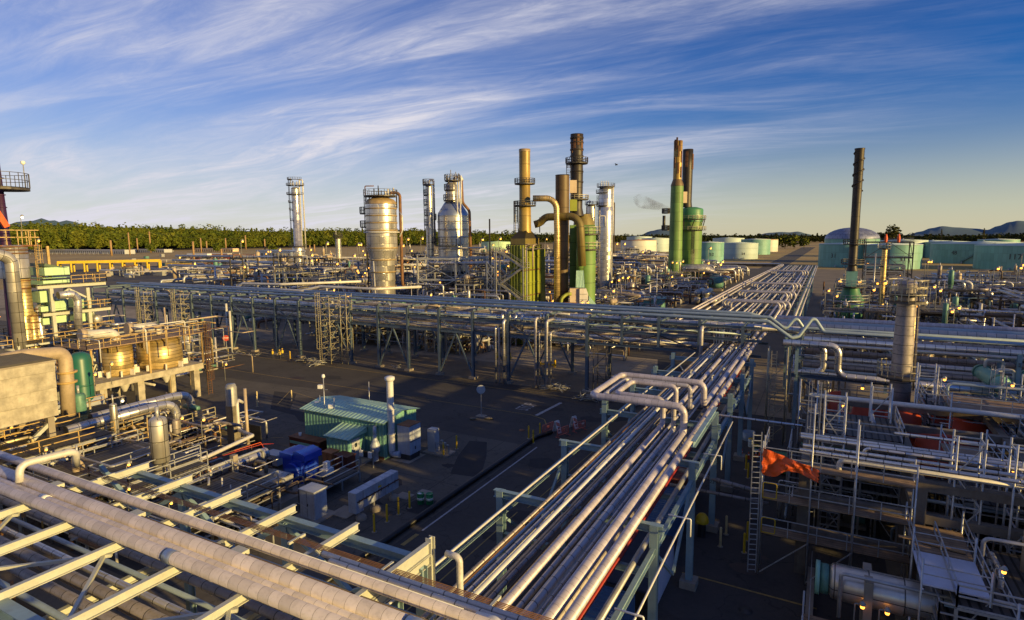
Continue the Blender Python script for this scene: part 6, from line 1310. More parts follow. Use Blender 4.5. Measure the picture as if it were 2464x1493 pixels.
MB().lathe(x, y, [(0, .3), (1.1, .28)], 14).build('stand', 'paint_black', t, (x, y, 0)); MB().lathe(x, y, [(1.1, .48), (1.25, .5), (1.5, .42), (1.72, .25), (1.76, .01)], 14).build('cover', 'paint_yellow', t, (x, y, 0)); MB().tube([(x, y, 1.3), (x-.3, y-.5, 1.2)], .12, 8).build('nozzle', 'paint_yellow', t, (x, y, 0))
# containers under the rack
def container(x0, x1, y0, y1, m, label, h=2.55):
    t = thing('shipping_container', label, 'container', ((x0+x1)/2, (y0+y1)/2, 0)); b = MB()
    for a, c in (((x0, y0), (x1, y0)), ((x1, y0), (x1, y1)), ((x1, y1), (x0, y1)), ((x0, y1), (x0, y0))):
        L = math.hypot(a[0]-c[0], a[1]-c[1]); b.quad([(*a, .1), (*c, .1), (*c, h), (*a, h)], [(0, 0), (L, 0), (L, h), (0, h)])
    b.build('wall', m, t); L = y1-y0; MB().quad([(x0, y0, h+.02), (x1, y0, h+.02), (x1, y1, h+.02), (x0, y1, h+.02)], [(0, 0), (0, x1-x0), (L, x1-x0), (L, 0)]).build('roof', m, t)
    for k, (xx, yy) in enumerate(((x0, y0), (x1, y0), (x1, y1), (x0, y1))): MB().box((xx, yy, h/2+.03), (.12, .12, h+.06)).build('corner_post', m, t)
    for yy in (y0, y1): MB().bar((x0, yy, h), (x1, yy, h), .1).build('end_rail', m, t)
    return t
container(-12.6, -8.4, 22.0, 29.6, 'blue_container', 'near blue container with white lettering on its roof, under the roadside rack'); container(-12.4, -8.6, 38.0, 44.5, 'blue_container', 'far blue container below a dark red one, under the roadside rack'); container(-12.0, -9.4, 46.2, 50.5, 'red_container', 'dark red container farthest under the roadside rack')
ct = [o for o in bpy.data.objects if o.get('label', '').startswith('near blue')][0]; text('lettering', 'UNIT 462', .32, 'paint_white', ct, Matrix.Translation((1.6, 1.2, 2.58)) @ Matrix.Rotation(R(90), 4, 'Z'), .004)
one('tarpaulin', MB().bx(-13.2, -7.9, 30.4, 37.2, 2.3, 2.42), 'cloth_navy', 'dark blue tarpaulin roof between the two blue containers', 'tarpaulin')
one('tarp_curtain', MB().bx(-7.9, -7.84, 31.0, 36.8, 0.3, 2.3), 'plastic_sheet', 'pale plastic curtain hanging from the tarpaulin side', 'plastic curtain')
one('trailer_bed', MB().bx(-7.6, -5.8, 26.0, 29.4, .7, .9), 'grey_panel', 'pale flat trailer bed at the bottom edge beside the near rack column', 'trailer bed')
one('tub', MB().lathe(-6.6, 66.5, [(0, .6), (.9, .7), (.9, .6), (.1, .5)], 14), 'pipe_blue', 'blue-green tub under the roadside rack', 'tub')
t = thing('dumpster', 'green open skip behind the scaffold corner', 'skip', (-2.2, 58.5, 0)); MB().bx(-3.6, -.8, 57.6, 59.4, .2, 1.5).build('body', 'drum_green', t); MB().bx(-3.7, -.7, 57.5, 59.5, 1.5, 1.6).build('rim', 'drum_green', t)
cabinet(-25.4, -24.0, 76.6, 78.2, .1, 2.7, 'white_panel', 'pale portable toilet at the foot of the long rack by the road', 'portable_toilet')
# scaffold material stacked under the long rack
rg = random.Random(8)
def stack_bits(cx, cy, n, label, sx=3.0, sy=2.0, L=2.2, m=('steel_galv', 'handrail', 'steel_grey')):
    t = thing('scaffold_pile', label, 'scaffold pile', (cx, cy, 0))
    for k in range(n):
        x, y, z = cx+rg.uniform(-sx, sx)/2, cy+rg.uniform(-sy, sy)/2, rg.uniform(.1, .9); a = rg.uniform(0, 3.1); e = rg.uniform(-.25, .25); l = L*rg.uniform(.4, 1)/2
        MB().cyl((x-l*math.cos(a), y-l*math.sin(a), max(.05, z-e)), (x+l*math.cos(a), y+l*math.sin(a), max(.05, z+e)), .035, 6).build('tube', rg.choice(m), t)
stack_bits(-33.6, 76.4, 42, 'pile of gold-lit scaffold tubes left of the white rack column'); stack_bits(-27.2, 76.0, 36, 'jumble of scaffold tubes right of the rack column near the road'); stack_bits(-27.4, 73.2, 30, 'scaffold feet and tubes at the road edge'); stack_bits(-81.5, 74.0, 18, 'low scaffold rack beside the rack column near the workers'); stack_bits(-78, 73.4, 18, 'second low scaffold rack right of the first one near the workers')
stack_bits(-62.4, 75.8, 10, 'small brown frame at the foot of a rack column', 1, 1, 1.2); stack_bits(-96, 72.8, 20, 'row of short posts left of the workers', 7, 1.2, 1)
one('road_debris', MB().tube([(-37.3, 58.8, .15), (-36.6, 59.2, .15)], .14, 10), 'machine', 'left small dark machine part lying on the yard', 'machine part'); one('road_debris', MB().tube([(-35.9, 59.8, .16), (-34.9, 60.2, .16)], .15, 10), 'machine', 'right small dark machine part lying on the yard', 'machine part')
for i, (x, y) in enumerate(((-41.3, 90), (-92, 96), (-51, 92))): one('barrier_block', MB().bx(x-1.6, x+1.6, y-.3, y+.3, .3, .5).bx(x-1.5, x-1.3, y-.2, y+.2, .02, 1.3).bx(x+1.3, x+1.5, y-.2, y+.2, .02, 1.3), 'paint_yellow', ['yellow guard rail under the truss side of the rack', 'yellow guard rail under the left part of the long rack', 'yellow guard rail under the middle of the long rack'][i], 'guard rail')
# ladder scaffold towers on the long rack
def scaf(x, y, h, w, label, m='handrail', lad=True, lean=0, base=0.0, n=None):
    t = thing('scaffold_tower', label, 'scaffold tower', (x, y, base), 'scaffold towers')
    for sx in (-w/2, w/2):
        for sy in (-w/2, w/2): MB().cyl((x+sx, y+sy, base), (x+sx, y+sy, base+h), .06, 6).build('standard', m, t)
    k = 0; z = base+.6
    while z < base+h:
        b = MB(); P = [(x-w/2, y-w/2, z), (x+w/2, y-w/2, z), (x+w/2, y+w/2, z), (x-w/2, y+w/2, z)]
        for i in range(4): b.bar(P[i], P[(i+1) % 4], .07)
        b.build('ledger', m, t)
        if z+1.9 < base+h: MB().bar(P[k % 2], (P[(k+1) % 2][0], P[(k+1) % 2][1], z+1.9), .06).bar(P[1+k % 2], (P[2-k % 2][0], P[2-k % 2][1], z+1.9), .06).build('brace', m, t)
        z += 1.9 if not lad else 1.0; k += 1
    if lad: MB().ladder(x-w/2-.25, y-w/2, base+.3, base+h+.8, R(180), .5, True, .06).build('ladder', m, t)
    return t
scaf(-77.4, 76.2, 11.8, 2.2, 'tall gold-lit scaffold ladder tower at the middle of the long rack'); scaf(-74.0, 76.8, 12.4, 1.4, 'narrow scaffold tower right of the gold-lit ladder tower', lad=False)
scaf(-119, 76, 11.0, 2.0, 'scaffold ladder tower second from left on the long rack'); scaf(-132, 76, 11.0, 1.8, 'scaffold ladder tower farthest left on the long rack'); scaf(-26.3, 75.0, 7.0, 1.8, 'slim bare scaffold by the truss column above the tubes', 'steel_dark', False)
for i, (x, y, h) in enumerate(((-105.8, 78.2, 9.2), (-104.6, 78.0, 7.8))): pipe([(x, y-1.6, 0), (x, y-1.6, h)], .22, 'pipe_light', f'{["left", "right"][i]} of two pale upright pipes beside the stop sign', 'down_pipe', 'pipe', None, 10)
# tall pole lights on the shed
for i, (x, y, h) in enumerate(((-46.5, 44.5, 7.3), (-48.2, 45.5, 5.0), (-45.2, 44.6, 5.3), (-47.0, 52.0, 5.2))):
    t = thing('floodlight_pole', ['tall pole with two floodlights on the mint shed', 'short bent floodlight pole at the left end of the shed roof', 'small camera pole on the shed roof', 'thin bare mast behind the shed'][i], 'pole', (x, y, 0)); MB().cyl((x, y, 0), (x, y, h), .05, 6).build('post', 'steel_galv', t)
    if i < 3:
        MB().box((x-.3, y-.2, h-.9), (.45, .3, .4), .4).build('floodlight', 'paint_white', t); 
        if i == 0: MB().lathe(x, y, [(h, .05), (h+.15, .2), (h+.4, .15), (h+.45, .01)], 10).build('siren', 'paint_white', t); MB().bar((x-.5, y, h-1.2), (x+.5, y, h-1.2), .05).build('arm', 'steel_galv', t)
t = thing('pipe_stand', 'stack of thin benches on the yard left of the floodlight pole', 'stand', (-51.5, 57.2, 0)); MB().rail([(-52.8, 57, 0), (-50.2, 57.4, 0)], .9, .08, .9).build('frame', 'steel_galv', t); MB().bx(-52.6, -50.4, 57.3, 58.0, .4, .46).build('shelf', 'steel_galv', t)
# ---- compressor yard --------------------------------------------------
t = thing('electric_motor', 'big bright blue electric motor on the compressor base', 'motor', (-40.8, 36.0, 0)); x, y = -40.9, 36.0
MB().bx(x-1.15, x+1.15, y-1.0, y+1.0, .6, 2.6).build('housing', 'motor_blue', t)
MB().bx(x-1.4, x+.05, y-1.1, y+1.15, 2.6, 3.1).build('hood', 'motor_blue', t); b = MB(); b.quad([(x+.1, y-.9, 2.6), (x+1.5, y-.9, 2.6), (x+1.5, y-.9, 3.15), (x+.5, y-.9, 3.4), (x+.1, y-.9, 3.3)]).quad([(x+1.5, y+1.1, 2.6), (x+.1, y+1.1, 2.6), (x+.1, y+1.1, 3.3), (x+.5, y+1.1, 3.4), (x+1.5, y+1.1, 3.15)])
b.quad([(x+1.5, y-.9, 2.6), (x+1.5, y+1.1, 2.6), (x+1.5, y+1.1, 3.15), (x+1.5, y-.9, 3.15)]).quad([(x+1.5, y-.9, 3.15), (x+1.5, y+1.1, 3.15), (x+.5, y+1.1, 3.4), (x+.5, y-.9, 3.4)]).quad([(x+.5, y-.9, 3.4), (x+.5, y+1.1, 3.4), (x+.1, y+1.1, 3.3), (x+.1, y-.9, 3.3)]).quad([(x+.1, y-.9, 2.59), (x+.1, y+1.1, 2.59), (x+1.5, y+1.1, 2.59), (x+1.5, y-.9, 2.59)]); b.build('hood', 'motor_blue', t)
MB().tube([(x+.25, y-1.35, 1.55), (x+.25, y-1.01, 1.55)], .85, 24).build('end_bell', 'motor_blue', t); MB().tube([(x+1.16, y-.1, 1.55), (x+1.5, y-.1, 1.55)], .82, 24).build('end_bell', 'motor_blue', t)
for k in range(4): MB().bx(x+1.5, x+1.66, y-.6, y+.1, .95+.38*k, 1.12+.38*k).build('louvre', 'motor_blue', t)
MB().bx(x-1.5, x-1.15, y-.5, y+.1, 1.5, 1.8).build('terminal_box', 'motor_blue', t)
for k in (-1, 1): MB().tube([(x-1.1*k*.8, y-1.02, .9), (x-1.1*k*.8, y-1.08, .9)], .08, 8).build('bolt', 'steel_dark', t)
t = thing('compressor', 'dirty tan compressor block left of the blue motor', 'compressor', (-41, 32.5, 0)); x, y = -40.4, 32.4
MB().bx(x-1.7, x+1.2, y-1.0, y+1.1, .7, 2.1).build('crankcase', 'machine', t)
for k in range(4): MB().bx(x-1.5+.7*k, x-1.0+.7*k, y-1.1, y-1.0, 1.0, 1.8).build('cover_plate', 'machine', t)
MB().tube([(x+1.0, y-2.0, 1.2), (x+1.0, y-1.0, 1.2)], .34, 14).build('cylinder', 'pipe_grey', t); MB().tube([(x+.2, y+.5, 2.0), (x+1.5, y+.5, 2.0)], .5, 16).build('cylinder', 'steel_galv', t)
MB().tube([(x-2.6, y, 1.3), (x-1.7, y, 1.3)], .45, 14).build('cylinder', 'machine', t); MB().bx(x-1.8, x+1.3, y-1.1, y+1.2, 2.1, 2.18).build('top_frame', 'machine', t)
MB().tube([(x-1, y+.3, 2.2), (x-1, y+.3, 3.0), (x-2.3, y+.3, 3.0), (x-2.3, y+.3, 1)], .16, 10, .35).build('discharge_pipe', 'machine', t); MB().bx(x-2.6, x+2.2, y-2.2, y+4.9, .02, .6).build('base', 'concrete', t)
one('gauge_board', MB().bx(-42.9, -42.4, 34.0, 34.2, .6, 2.7), 'paint_black', 'black upright gauge board on the compressor deck', 'gauge board')
one('lube_console', MB().bx(-39.0, -38.2, 36.4, 37.3, .3, 1.6).bx(-38.8, -38.4, 36.6, 37.1, 1.6, 2.2), 'paint_white', 'white tapered lube unit right of the blue motor', 'lube unit')
frame3('low railed steel platform right of the blue motor', -38.6, -36.6, 34.4, 38.8, [.9], 1, 2, 'steel_grey', .14, 'grating', rm='steel_galv', brace=False, name='platform')
p = G(530, 1135, 3.0); q = G(640, 1100, 3.2)
t = thing('pulsation_drum', 'fat ribbed silver horizontal drum above the compressor yard', 'drum vessel', (p.x, p.y, 2)); MB().drum((-45.3, 30.9, 2.3), (-45.0, 35.6, 2.3), .55, 22).build('shell', 'insul_alu', t)
for y in (31.6, 34.9): MB().bx(-45.6, -44.8, y-.2, y+.2, .1, 1.85).build('saddle', 'concrete', t)
MB().cyl((-45.35, 30.0, 2.3), (-45.3, 30.7, 2.3), .28, 12).build('nozzle', 'pipe_grey', t)
one('column', MB().box((-43.7, 31.4, 1.9), (.45, .45, 3.8)), 'concrete', 'square tan concrete post between the silver drum and the compressor', 'concrete post')
pipe([(-46.6, 29, 3.1), (-45.2, 35.4, 3.2), (-44.8, 36.4, 3.0)], .03, 'paint_red', 'thin red line running over the ribbed silver drum', 'conduit', 'conduit', None, 6)
pipe([(-46.9, 29.4, 3.0), (-45.6, 35.6, 3.25), (-45.5, 36.2, 2)], .03, 'orange_sheet', 'thin orange line along the ribbed silver drum', 'conduit', 'conduit', None, 6)
# pipe post with big light elbow (left of the shed)
t = thing('vent_stand', 'tall riser stand with a small silver pot on top, left yard', 'riser stand', (-61.0, 43, 0)); 
a = G(566, 1090); a.x, a.y = a.x, a.y
MB().lathe(a.x, a.y, [(hz(a, 975), .55), (hz(a, 932), .55), (hz(a, 924), .42), (hz(a, 924), .01)], 14).build('pot', 'steel_grey', t, (-61, 43, 0)); MB().bx(a.x-.5, a.x+.5, a.y-.4, a.y+.4, 0, hz(a, 975)).build('frame', 'machine', t, (-61, 43, 0))
c_ = G(600, 1110); pipe([(c_.x, c_.y, 0), (c_.x, c_.y, hz(c_, 935))], .16, 'pipe_tan', 'tall sunlit cream post right of the riser stand', 'post', 'post', None, 10)
a = G(578, 1090); zt = hz(a, 968); pipe([(a.x-.7, a.y+1.2, zt-.4), (a.x-.6, a.y+.6, zt), (a.x, a.y, zt), (a.x, a.y, hz(a, 1035)), G(608, 1048, 3.6), G(500, 1098, 3.6), G(420, 1130, 3.6)], .17, 'pipe_light', 'white pipe dropping from the riser stand then running left over the yard', 'pipe', 'pipe', None, 12, .4)
one('black_screen', MB().bx(-53.4, -51.4, 40.2, 40.3, 0.1, 2.6), 'paint_black', 'black rectangular screen beside the tall cream post', 'screen')
# ================================================================ left unit (sunlit)
def boxthing(name, label, cat, x0, x1, y0, y1, z0, z1, m, group=None):
    return one(name, MB().bx(x0, x1, y0, y1, z0, z1), m, label, cat, group)
t = thing('cooler_box', 'big weathered concrete-coloured box with a grated top at the left edge', 'cooler box', (-66, 18, 0))
for k, (z0, z1) in enumerate(((6.5, 7.85), (7.87, 9.0), (9.02, 10.5), (10.52, 11.35))): MB().bx(-72, -60+(.03*k), 4, 26.1+.02*k, z0, z1).build('wall_panel', 'concrete_wall', t)
MB().bx(-72, -59.9, 4, 26.3, 11.36, 11.5).build('rim', 'concrete', t)
b = MB()
for k in range(40): b.bar((-71.8+.3*k, 4.2, 11.62), (-71.8+.3*k, 26.1, 11.62), .12, .1)
b.bx(-71.9, -60.1, 4.2, 26.1, 11.5, 11.56); b.build('grating', 'steel_dark', t)
for x in (-71.5, -66, -60.5):
    for y in (5, 12, 19, 25.6): MB().box((x, y, 3.2), (.5, .5, 6.4)).build('leg', 'concrete', t)
for y in (5, 12, 19): MB().bar((-60.5, y, .6), (-60.5, y+7, 6.2), .3).bar((-60.5, y+7, .6), (-60.5, y, 6.2), .3).build('brace', 'steel_cream', t)
# vessel platform
t = thing('vessel_platform', 'tan concrete table carrying the two golden drums', 'platform', (-80, 45, 0))
MB().bx(-84, -76.9, 37.5, 51.5, 3.95, 4.75).build('slab', 'concrete_wall', t)
for x in (-83, -77.6):
    for y in (38.5, 43.0, 50.6): MB().box((x, y, 1.97), (.8, .8, 3.94)).build('column', 'concrete_wall', t)
MB().bx(-84, -76.6, 36.8, 52, 9.0, 9.14).build('upper_deck', 'deck_plank', t)
for x in (-83.6, -77.0):
    for y in (37.4, 44.2, 51.6): MB().box((x, y, 6.9), (.22, .22, 4.3)).build('post', 'rail_ochre', t)
MB().rail([(-84, 36.8, 9.14), (-76.6, 36.8, 9.14), (-76.6, 52, 9.14), (-84, 52, 9.14)], 1.1, .06, 1.8).build('railing', 'rail_ochre', t)
MB().ladder(-76.2, 51.8, .2, 10.4, R(0), .6, True, .06).build('ladder', 'steel_rust', t)
MB().ladder(-77.4, 52.4, .2, 10.4, R(90), .6, True, .06).build('ladder', 'steel_dark', t)
for (y, r, lab) in ((42.0, 1.75, 'smaller golden lagged drum, left one on the concrete table'), (47.5, 2.75, 'wider golden lagged drum, right one on the concrete table')):
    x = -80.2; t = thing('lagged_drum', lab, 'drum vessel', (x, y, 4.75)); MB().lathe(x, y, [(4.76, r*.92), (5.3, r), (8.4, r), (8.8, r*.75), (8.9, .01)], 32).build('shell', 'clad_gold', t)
    for k in range(7):
        a = R(-100+k*40); MB().box((x+(r+.25)*math.cos(a), y+(r+.25)*math.sin(a), 5.1), (.6, .18, .8), a).build('lug', 'white_panel', t)
    MB().tube([(x, y, 8.8), (x, y, 10.2), (x-.3, y-3.4, 10.4)], .55, 16, 1.4).build('outlet_elbow', 'pipe_light', t)
    MB().lathe(x, y, [(9.15, .6), (9.15, .85), (9.35, .85), (9.35, .6)], 18).build('flange', 'pipe_tan', t); MB().tube([(x-.3, y-3.3, 10.4), (x-.34, y-3.9, 10.43)], .8, 16).build('flange', 'pipe_tan', t)
    MB().lathe(x+.3, y+.4, [(2.4, .2), (3.0, .5), (3.94, .9)], 16).build('bottom_cone', 'pipe_light', t)
t = thing('separator_drum', 'upright deep green drum behind the tan bent pipe', 'drum vessel', (-72.4, 34.0, 0)); MB().lathe(-72.4, 34.0, [(0, 1.1), (8.9, 1.1), (9.4, .95), (9.7, .5), (9.75, .01)], 28).build('shell', 'green_deep', t)
for z in (3, 6): MB().lathe(-72.4, 34, [(z, 1.1), (z, 1.16), (z+.2, 1.16), (z+.2, 1.1)], 28).build('band', 'green_deep', t)
pipe([onX(0, 868, -66), onX(60, 855, -66), onX(140, 850, -66)+Vector((0, 0.2, 0)), onX(156, 862, -66), onX(160, 905, -66), onX(165, 1000, -66)], .62, 'pipe_tan', 'fat tan pipe bending down at the corner of the concrete-coloured box', 'pipe_bend', 'pipe', None, 18, 1.4)
for k, row in enumerate((897, 921)): q = onX(161, row, -66); one('flange', MB().lathe(q.x, q.y, [(q.z, .62), (q.z, .88), (q.z+.16, .88), (q.z+.16, .62)], 20), 'rail_ochre', ['upper', 'lower'][k]+' rusty flange on the fat tan pipe', 'flange')
t = thing('surge_drum', 'plain grey horizontal drum with a round blank end, beside the box', 'drum vessel', (-72, 33, 4)); MB().drum((-72, 30.5, 3.9), (-72, 35.6, 3.9), .8, 20, .12).build('shell', 'grey_panel', t); MB().bx(-72.4, -71.6, 31, 31.4, 0, 3.2).bx(-72.4, -71.6, 34.2, 34.6, 0, 3.2).build('saddle', 'steel_grey', t)
pipe([(-60, 26.5, 4.9), (-60, 34.6, 5.05), (-60, 36.6, 4.8), (-60, 36.9, 1.8)], .42, 'insul_alu', 'nearer ribbed silver pipe with a down-turned elbow in the left unit', 'pipe_bend', 'pipe', None, 20, 1.5)
pipe([(-63, 30, 4.7), (-63, 38.2, 4.8), (-63, 40.2, 4.6), (-63, 40.6, 1.6)], .42, 'insul_alu', 'farther ribbed silver pipe with a down-turned elbow in the left unit', 'pipe_bend', 'pipe', None, 20, 1.5)
# exchanger structure with pale green boxes
z1 = lambda x, y, X: onX(x/4.147*.8556, (640+y/4.147)*.8556, X)
XG = -95
def ybox(px0, px1, r0, r1, depth_, X=XG):
    a = z1(px0, r1, X); c = z1(px1, r0, X); return (X-depth_, X, a.y, c.y, a.z, c.z)
t = thing('air_cooler', 'pale green panelled boxes stacked in the tall left structure', 'air cooler', (XG, 43, 0))
for i, (p0, p1, r0, r1, dp) in enumerate(((520, 805, 455, 565, 4), (500, 840, 572, 600, 4.2), (430, 640, 650, 705, 3), (500, 810, 605, 660, 3.6), (470, 590, 735, 880, 3), (480, 590, 915, 1030, 3), (625, 775, 835, 1120, 4), (945, 1060, 830, 1100, 3), (500, 620, 1050, 1140, 3))):
    MB().bx(*ybox(p0, p1, r0, r1, dp)).build('panel_box', 'green_light', t)
a, c = z1(515, 455, XG), z1(805, 470, XG); b = MB(); pk = z1(520, 418, XG); b.quad([(XG, a.y, a.z), (XG, c.y, c.z), (XG, pk.y, pk.z)]).quad([(XG, c.y, c.z), (XG-4, c.y, c.z), (XG-4, pk.y, pk.z), (XG, pk.y, pk.z)]).quad([(XG-4, a.y, a.z), (XG-4, pk.y, pk.z), (XG-4, c.y, c.z)]).quad([(XG, a.y, a.z), (XG, pk.y, pk.z), (XG-4, pk.y, pk.z), (XG-4, a.y, a.z)]); b.build('sloped_top', 'green_light', t)
t = thing('steel_structure', 'cream steel frame holding the pale green boxes, far left', 'steel structure', (XG+1, 44, 0))
for px_ in (590, 1015):
    q = z1(px_, 700, XG+1); MB().box((q.x, q.y, q.z/2), (.42, .42, q.z)).build('column', 'steel_cream', t); MB().box((q.x-6, q.y, q.z/2), (.42, .42, q.z)).build('column', 'steel_cream', t)
for r0, p0, p1 in ((700, 430, 1230), (1020, 500, 1290)):
    a, c = z1(p0, r0, XG+1.2), z1(p1, r0-12, XG+1.2); MB().bar((a.x, a.y, a.z), (c.x, c.y, a.z), .35, .45).build('beam', 'steel_cream', t); MB().bx(a.x-6, a.x+.5, a.y, c.y, a.z+.24, a.z+.32).build('deck', 'grating', t)
    MB().rail([(a.x+.4, a.y+4, a.z+.3), (c.x+.4, c.y, a.z+.3), (c.x-5, c.y, a.z+.3)], 1.1, .07, 1.4).build('railing', 'rail_ochre', t)
a, m_, c = z1(630, 830, XG+1), z1(800, 715, XG+1), z1(1000, 810, XG+1); MB().bar(a, m_, .25).build('brace', 'steel_cream', t); MB().bar(m_, c, .25).build('brace', 'steel_cream', t)
pipe([z1(820, 780, XG+3)+Vector((0, -1.5, 0)), z1(860, 772, XG+3), z1(905, 850, XG+3), z1(915, 1200, XG+3)], .5, 'insul_alu', 'shiny silver elbow pipe dropping in front of the pale green boxes', 'pipe_bend', 'pipe', None, 20, 1.0)
q = z1(120, 300, -92); g = z1(130, 1200, -92)
pipe([(q.x, q.y-3.5, q.z-.6), (q.x, q.y-1.6, q.z), (q.x, q.y, q.z-.6), (q.x, q.y, g.z-4)], .72, 'clad_dull', 'grey ribbed duct standing at the far left edge', 'duct', 'duct', None, 24, 1.5)
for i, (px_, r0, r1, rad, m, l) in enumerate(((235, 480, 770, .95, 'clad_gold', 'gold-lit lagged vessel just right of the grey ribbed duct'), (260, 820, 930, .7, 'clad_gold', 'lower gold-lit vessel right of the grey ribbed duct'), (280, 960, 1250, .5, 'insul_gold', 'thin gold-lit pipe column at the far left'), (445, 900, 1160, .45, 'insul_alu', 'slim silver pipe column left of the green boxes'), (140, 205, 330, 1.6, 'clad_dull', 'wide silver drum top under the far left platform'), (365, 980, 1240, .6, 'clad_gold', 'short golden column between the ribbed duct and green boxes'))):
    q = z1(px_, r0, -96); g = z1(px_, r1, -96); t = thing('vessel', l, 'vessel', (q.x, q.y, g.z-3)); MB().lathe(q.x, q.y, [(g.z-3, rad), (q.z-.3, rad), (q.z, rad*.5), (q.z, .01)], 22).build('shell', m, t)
    for k in range(3): z = g.z+(q.z-g.z)*(.2+.3*k); MB().lathe(q.x, q.y, [(z, rad), (z, rad+.08), (z+.15, rad+.08), (z+.15, rad)], 22).build('band', 'steel_rust', t)
# purple stack with a platform
q = onX(1, 390, -100); g = onX(8, 545, -100)
t = thing('flue_stack', 'dark purple stack cut off by the left picture edge, with a round gallery', 'stack', (q.x, q.y, 0)); x, y = q.x, q.y-0.45
MB().lathe(x, y, [(0, 1.0), (g.z-2, .62), (q.z, .34), (q.z, .3)], 24).build('tube', 'stack_purple', t)
for row in (430, 470, 500): z = onX(5, row, -100).z; MB().lathe(x, y, [(z, .3), (z, .62), (z+.12, .62), (z+.12, .3)], 24).build('band', 'stack_purple', t)
dz = onX(20, 452, -100).z; deck_ring(t, x, y, dz, .8, 3.3, 0, 360, rh=1.9, w=.07, th=.4); MB().cyl((x+1, y+2.6, dz), (x+1, y+2.6, dz+3.4), .06, 6).build('lamp_post', 'steel_grey', t); MB().lathe(x+1, y+2.6, [(dz+3.2, .1), (dz+3.4, .3), (dz+3.7, .25), (dz+3.75, .01)], 10).build('lamp_head', 'paint_white', t)
a, c = onX(-12, 505, -98), onX(16, 546, -98); one('boom', MB().bar(a, c, .5, .7), 'orange_sheet', 'orange-red slanting boom at the far left edge below the purple stack', 'crane boom')
XP = -97; a = z1(-60, 165, XP); c = z1(470, 200, XP); t = thing('platform', 'railed top platform at the far left edge above the ribbed duct', 'platform', (XP, c.y, 0))
MB().bx(XP-5, XP, a.y, c.y, c.z-.2, c.z).build('deck', 'rust_plate', t); MB().rail([(XP, a.y, c.z), (XP, c.y, c.z), (XP-5, c.y, c.z)], 2.0, .1, 1.1).build('railing', 'rail_ochre', t); MB().ladder(XP+.3, c.y-.6, c.z-9, c.z, R(0), .6, True, .06).build('ladder', 'rail_ochre', t)
for k in range(2): MB().box((XP-.3, a.y+1+k*5, (c.z-.2)/2), (.3, .3, c.z-.2)).build('column', 'rail_ochre', t)
# ================================================================ clutter builders
LITM = ['pipe_light', 'insul_pale', 'pipe_grey', 'insul_alu', 'pipe_tan', 'insul_grime', 'pipe_rust', 'steel_galv']
def cl_pipe(rg, x0, x1, y0, y1, zlo, zhi, ph, mats, rr=(.08, .28), L=(4, 18), grp=None):
    x, y, z = rg.uniform(x0, x1), rg.uniform(y0, y1), rg.uniform(zlo, zhi); r = rg.uniform(*rr)*rg.choice((.6, 1, 1)); m = rg.choice(mats); k = rg.random(); l = rg.uniform(*L); P = [Vector((x, y, z))]
    ax = rg.random() < .55; d = Vector((1, 0, 0)) if ax else Vector((0, 1, 0)); e = Vector((0, 1, 0)) if ax else Vector((1, 0, 0))
    zd = max(0.1, z-rg.uniform(1.5, 5))
    if k < .35: P += [P[0]+d*l, Vector((P[0]+d*l).xy.to_3d())+Vector((0, 0, zd))]; kind = 'turning down at one end'
    elif k < .6: P = [Vector((x, y, zd)), Vector((x, y, z)), Vector((x, y, z))+d*l, Vector((x, y, zd))+d*l]; kind = 'shaped like a low gate'
    elif k < .75: P = [Vector((x, y, z)), Vector((x, y, z))+d*l, Vector((x, y, z))+d*l+e*rg.uniform(1, 4), Vector((x, y, z))+d*(l*1.6)+e*2]; kind = 'with a sideways jog'
    elif k < .88: P += [P[0]+d*l*1.4]; kind = 'running level'
    else: P = [Vector((x, y, 0)), Vector((x, y, z+1.5))]; kind = 'standing upright'
    P = [Vector((min(max(q.x, x0-3), x1+3), min(max(q.y, y0-3), y1+3), q.z)) for q in P]
    Q = [P[0]]
    for q in P[1:]:
        if (q-Q[-1]).length > .25: Q.append(q)
    if len(Q) < 2: return
    nm = {'pipe_light': 'cream', 'insul_pale': 'pale', 'pipe_grey': 'grey', 'insul_alu': 'silver', 'pipe_tan': 'tan', 'insul_grime': 'grimy', 'pipe_rust': 'rusty', 'steel_galv': 'galvanised', 'insul_gold': 'golden', 'rail_ochre': 'ochre', 'paint_red': 'red', 'pipe_blue': 'blue-grey', 'pipe_white': 'white', 'pipe_dark': 'dark'}.get(m, 'grey')
    return pipe(Q, r, m, f'{nm} pipe {kind}, {ph}', 'process_pipe', 'pipe', f'process pipes {ph}', 8 if r < .3 else 12)
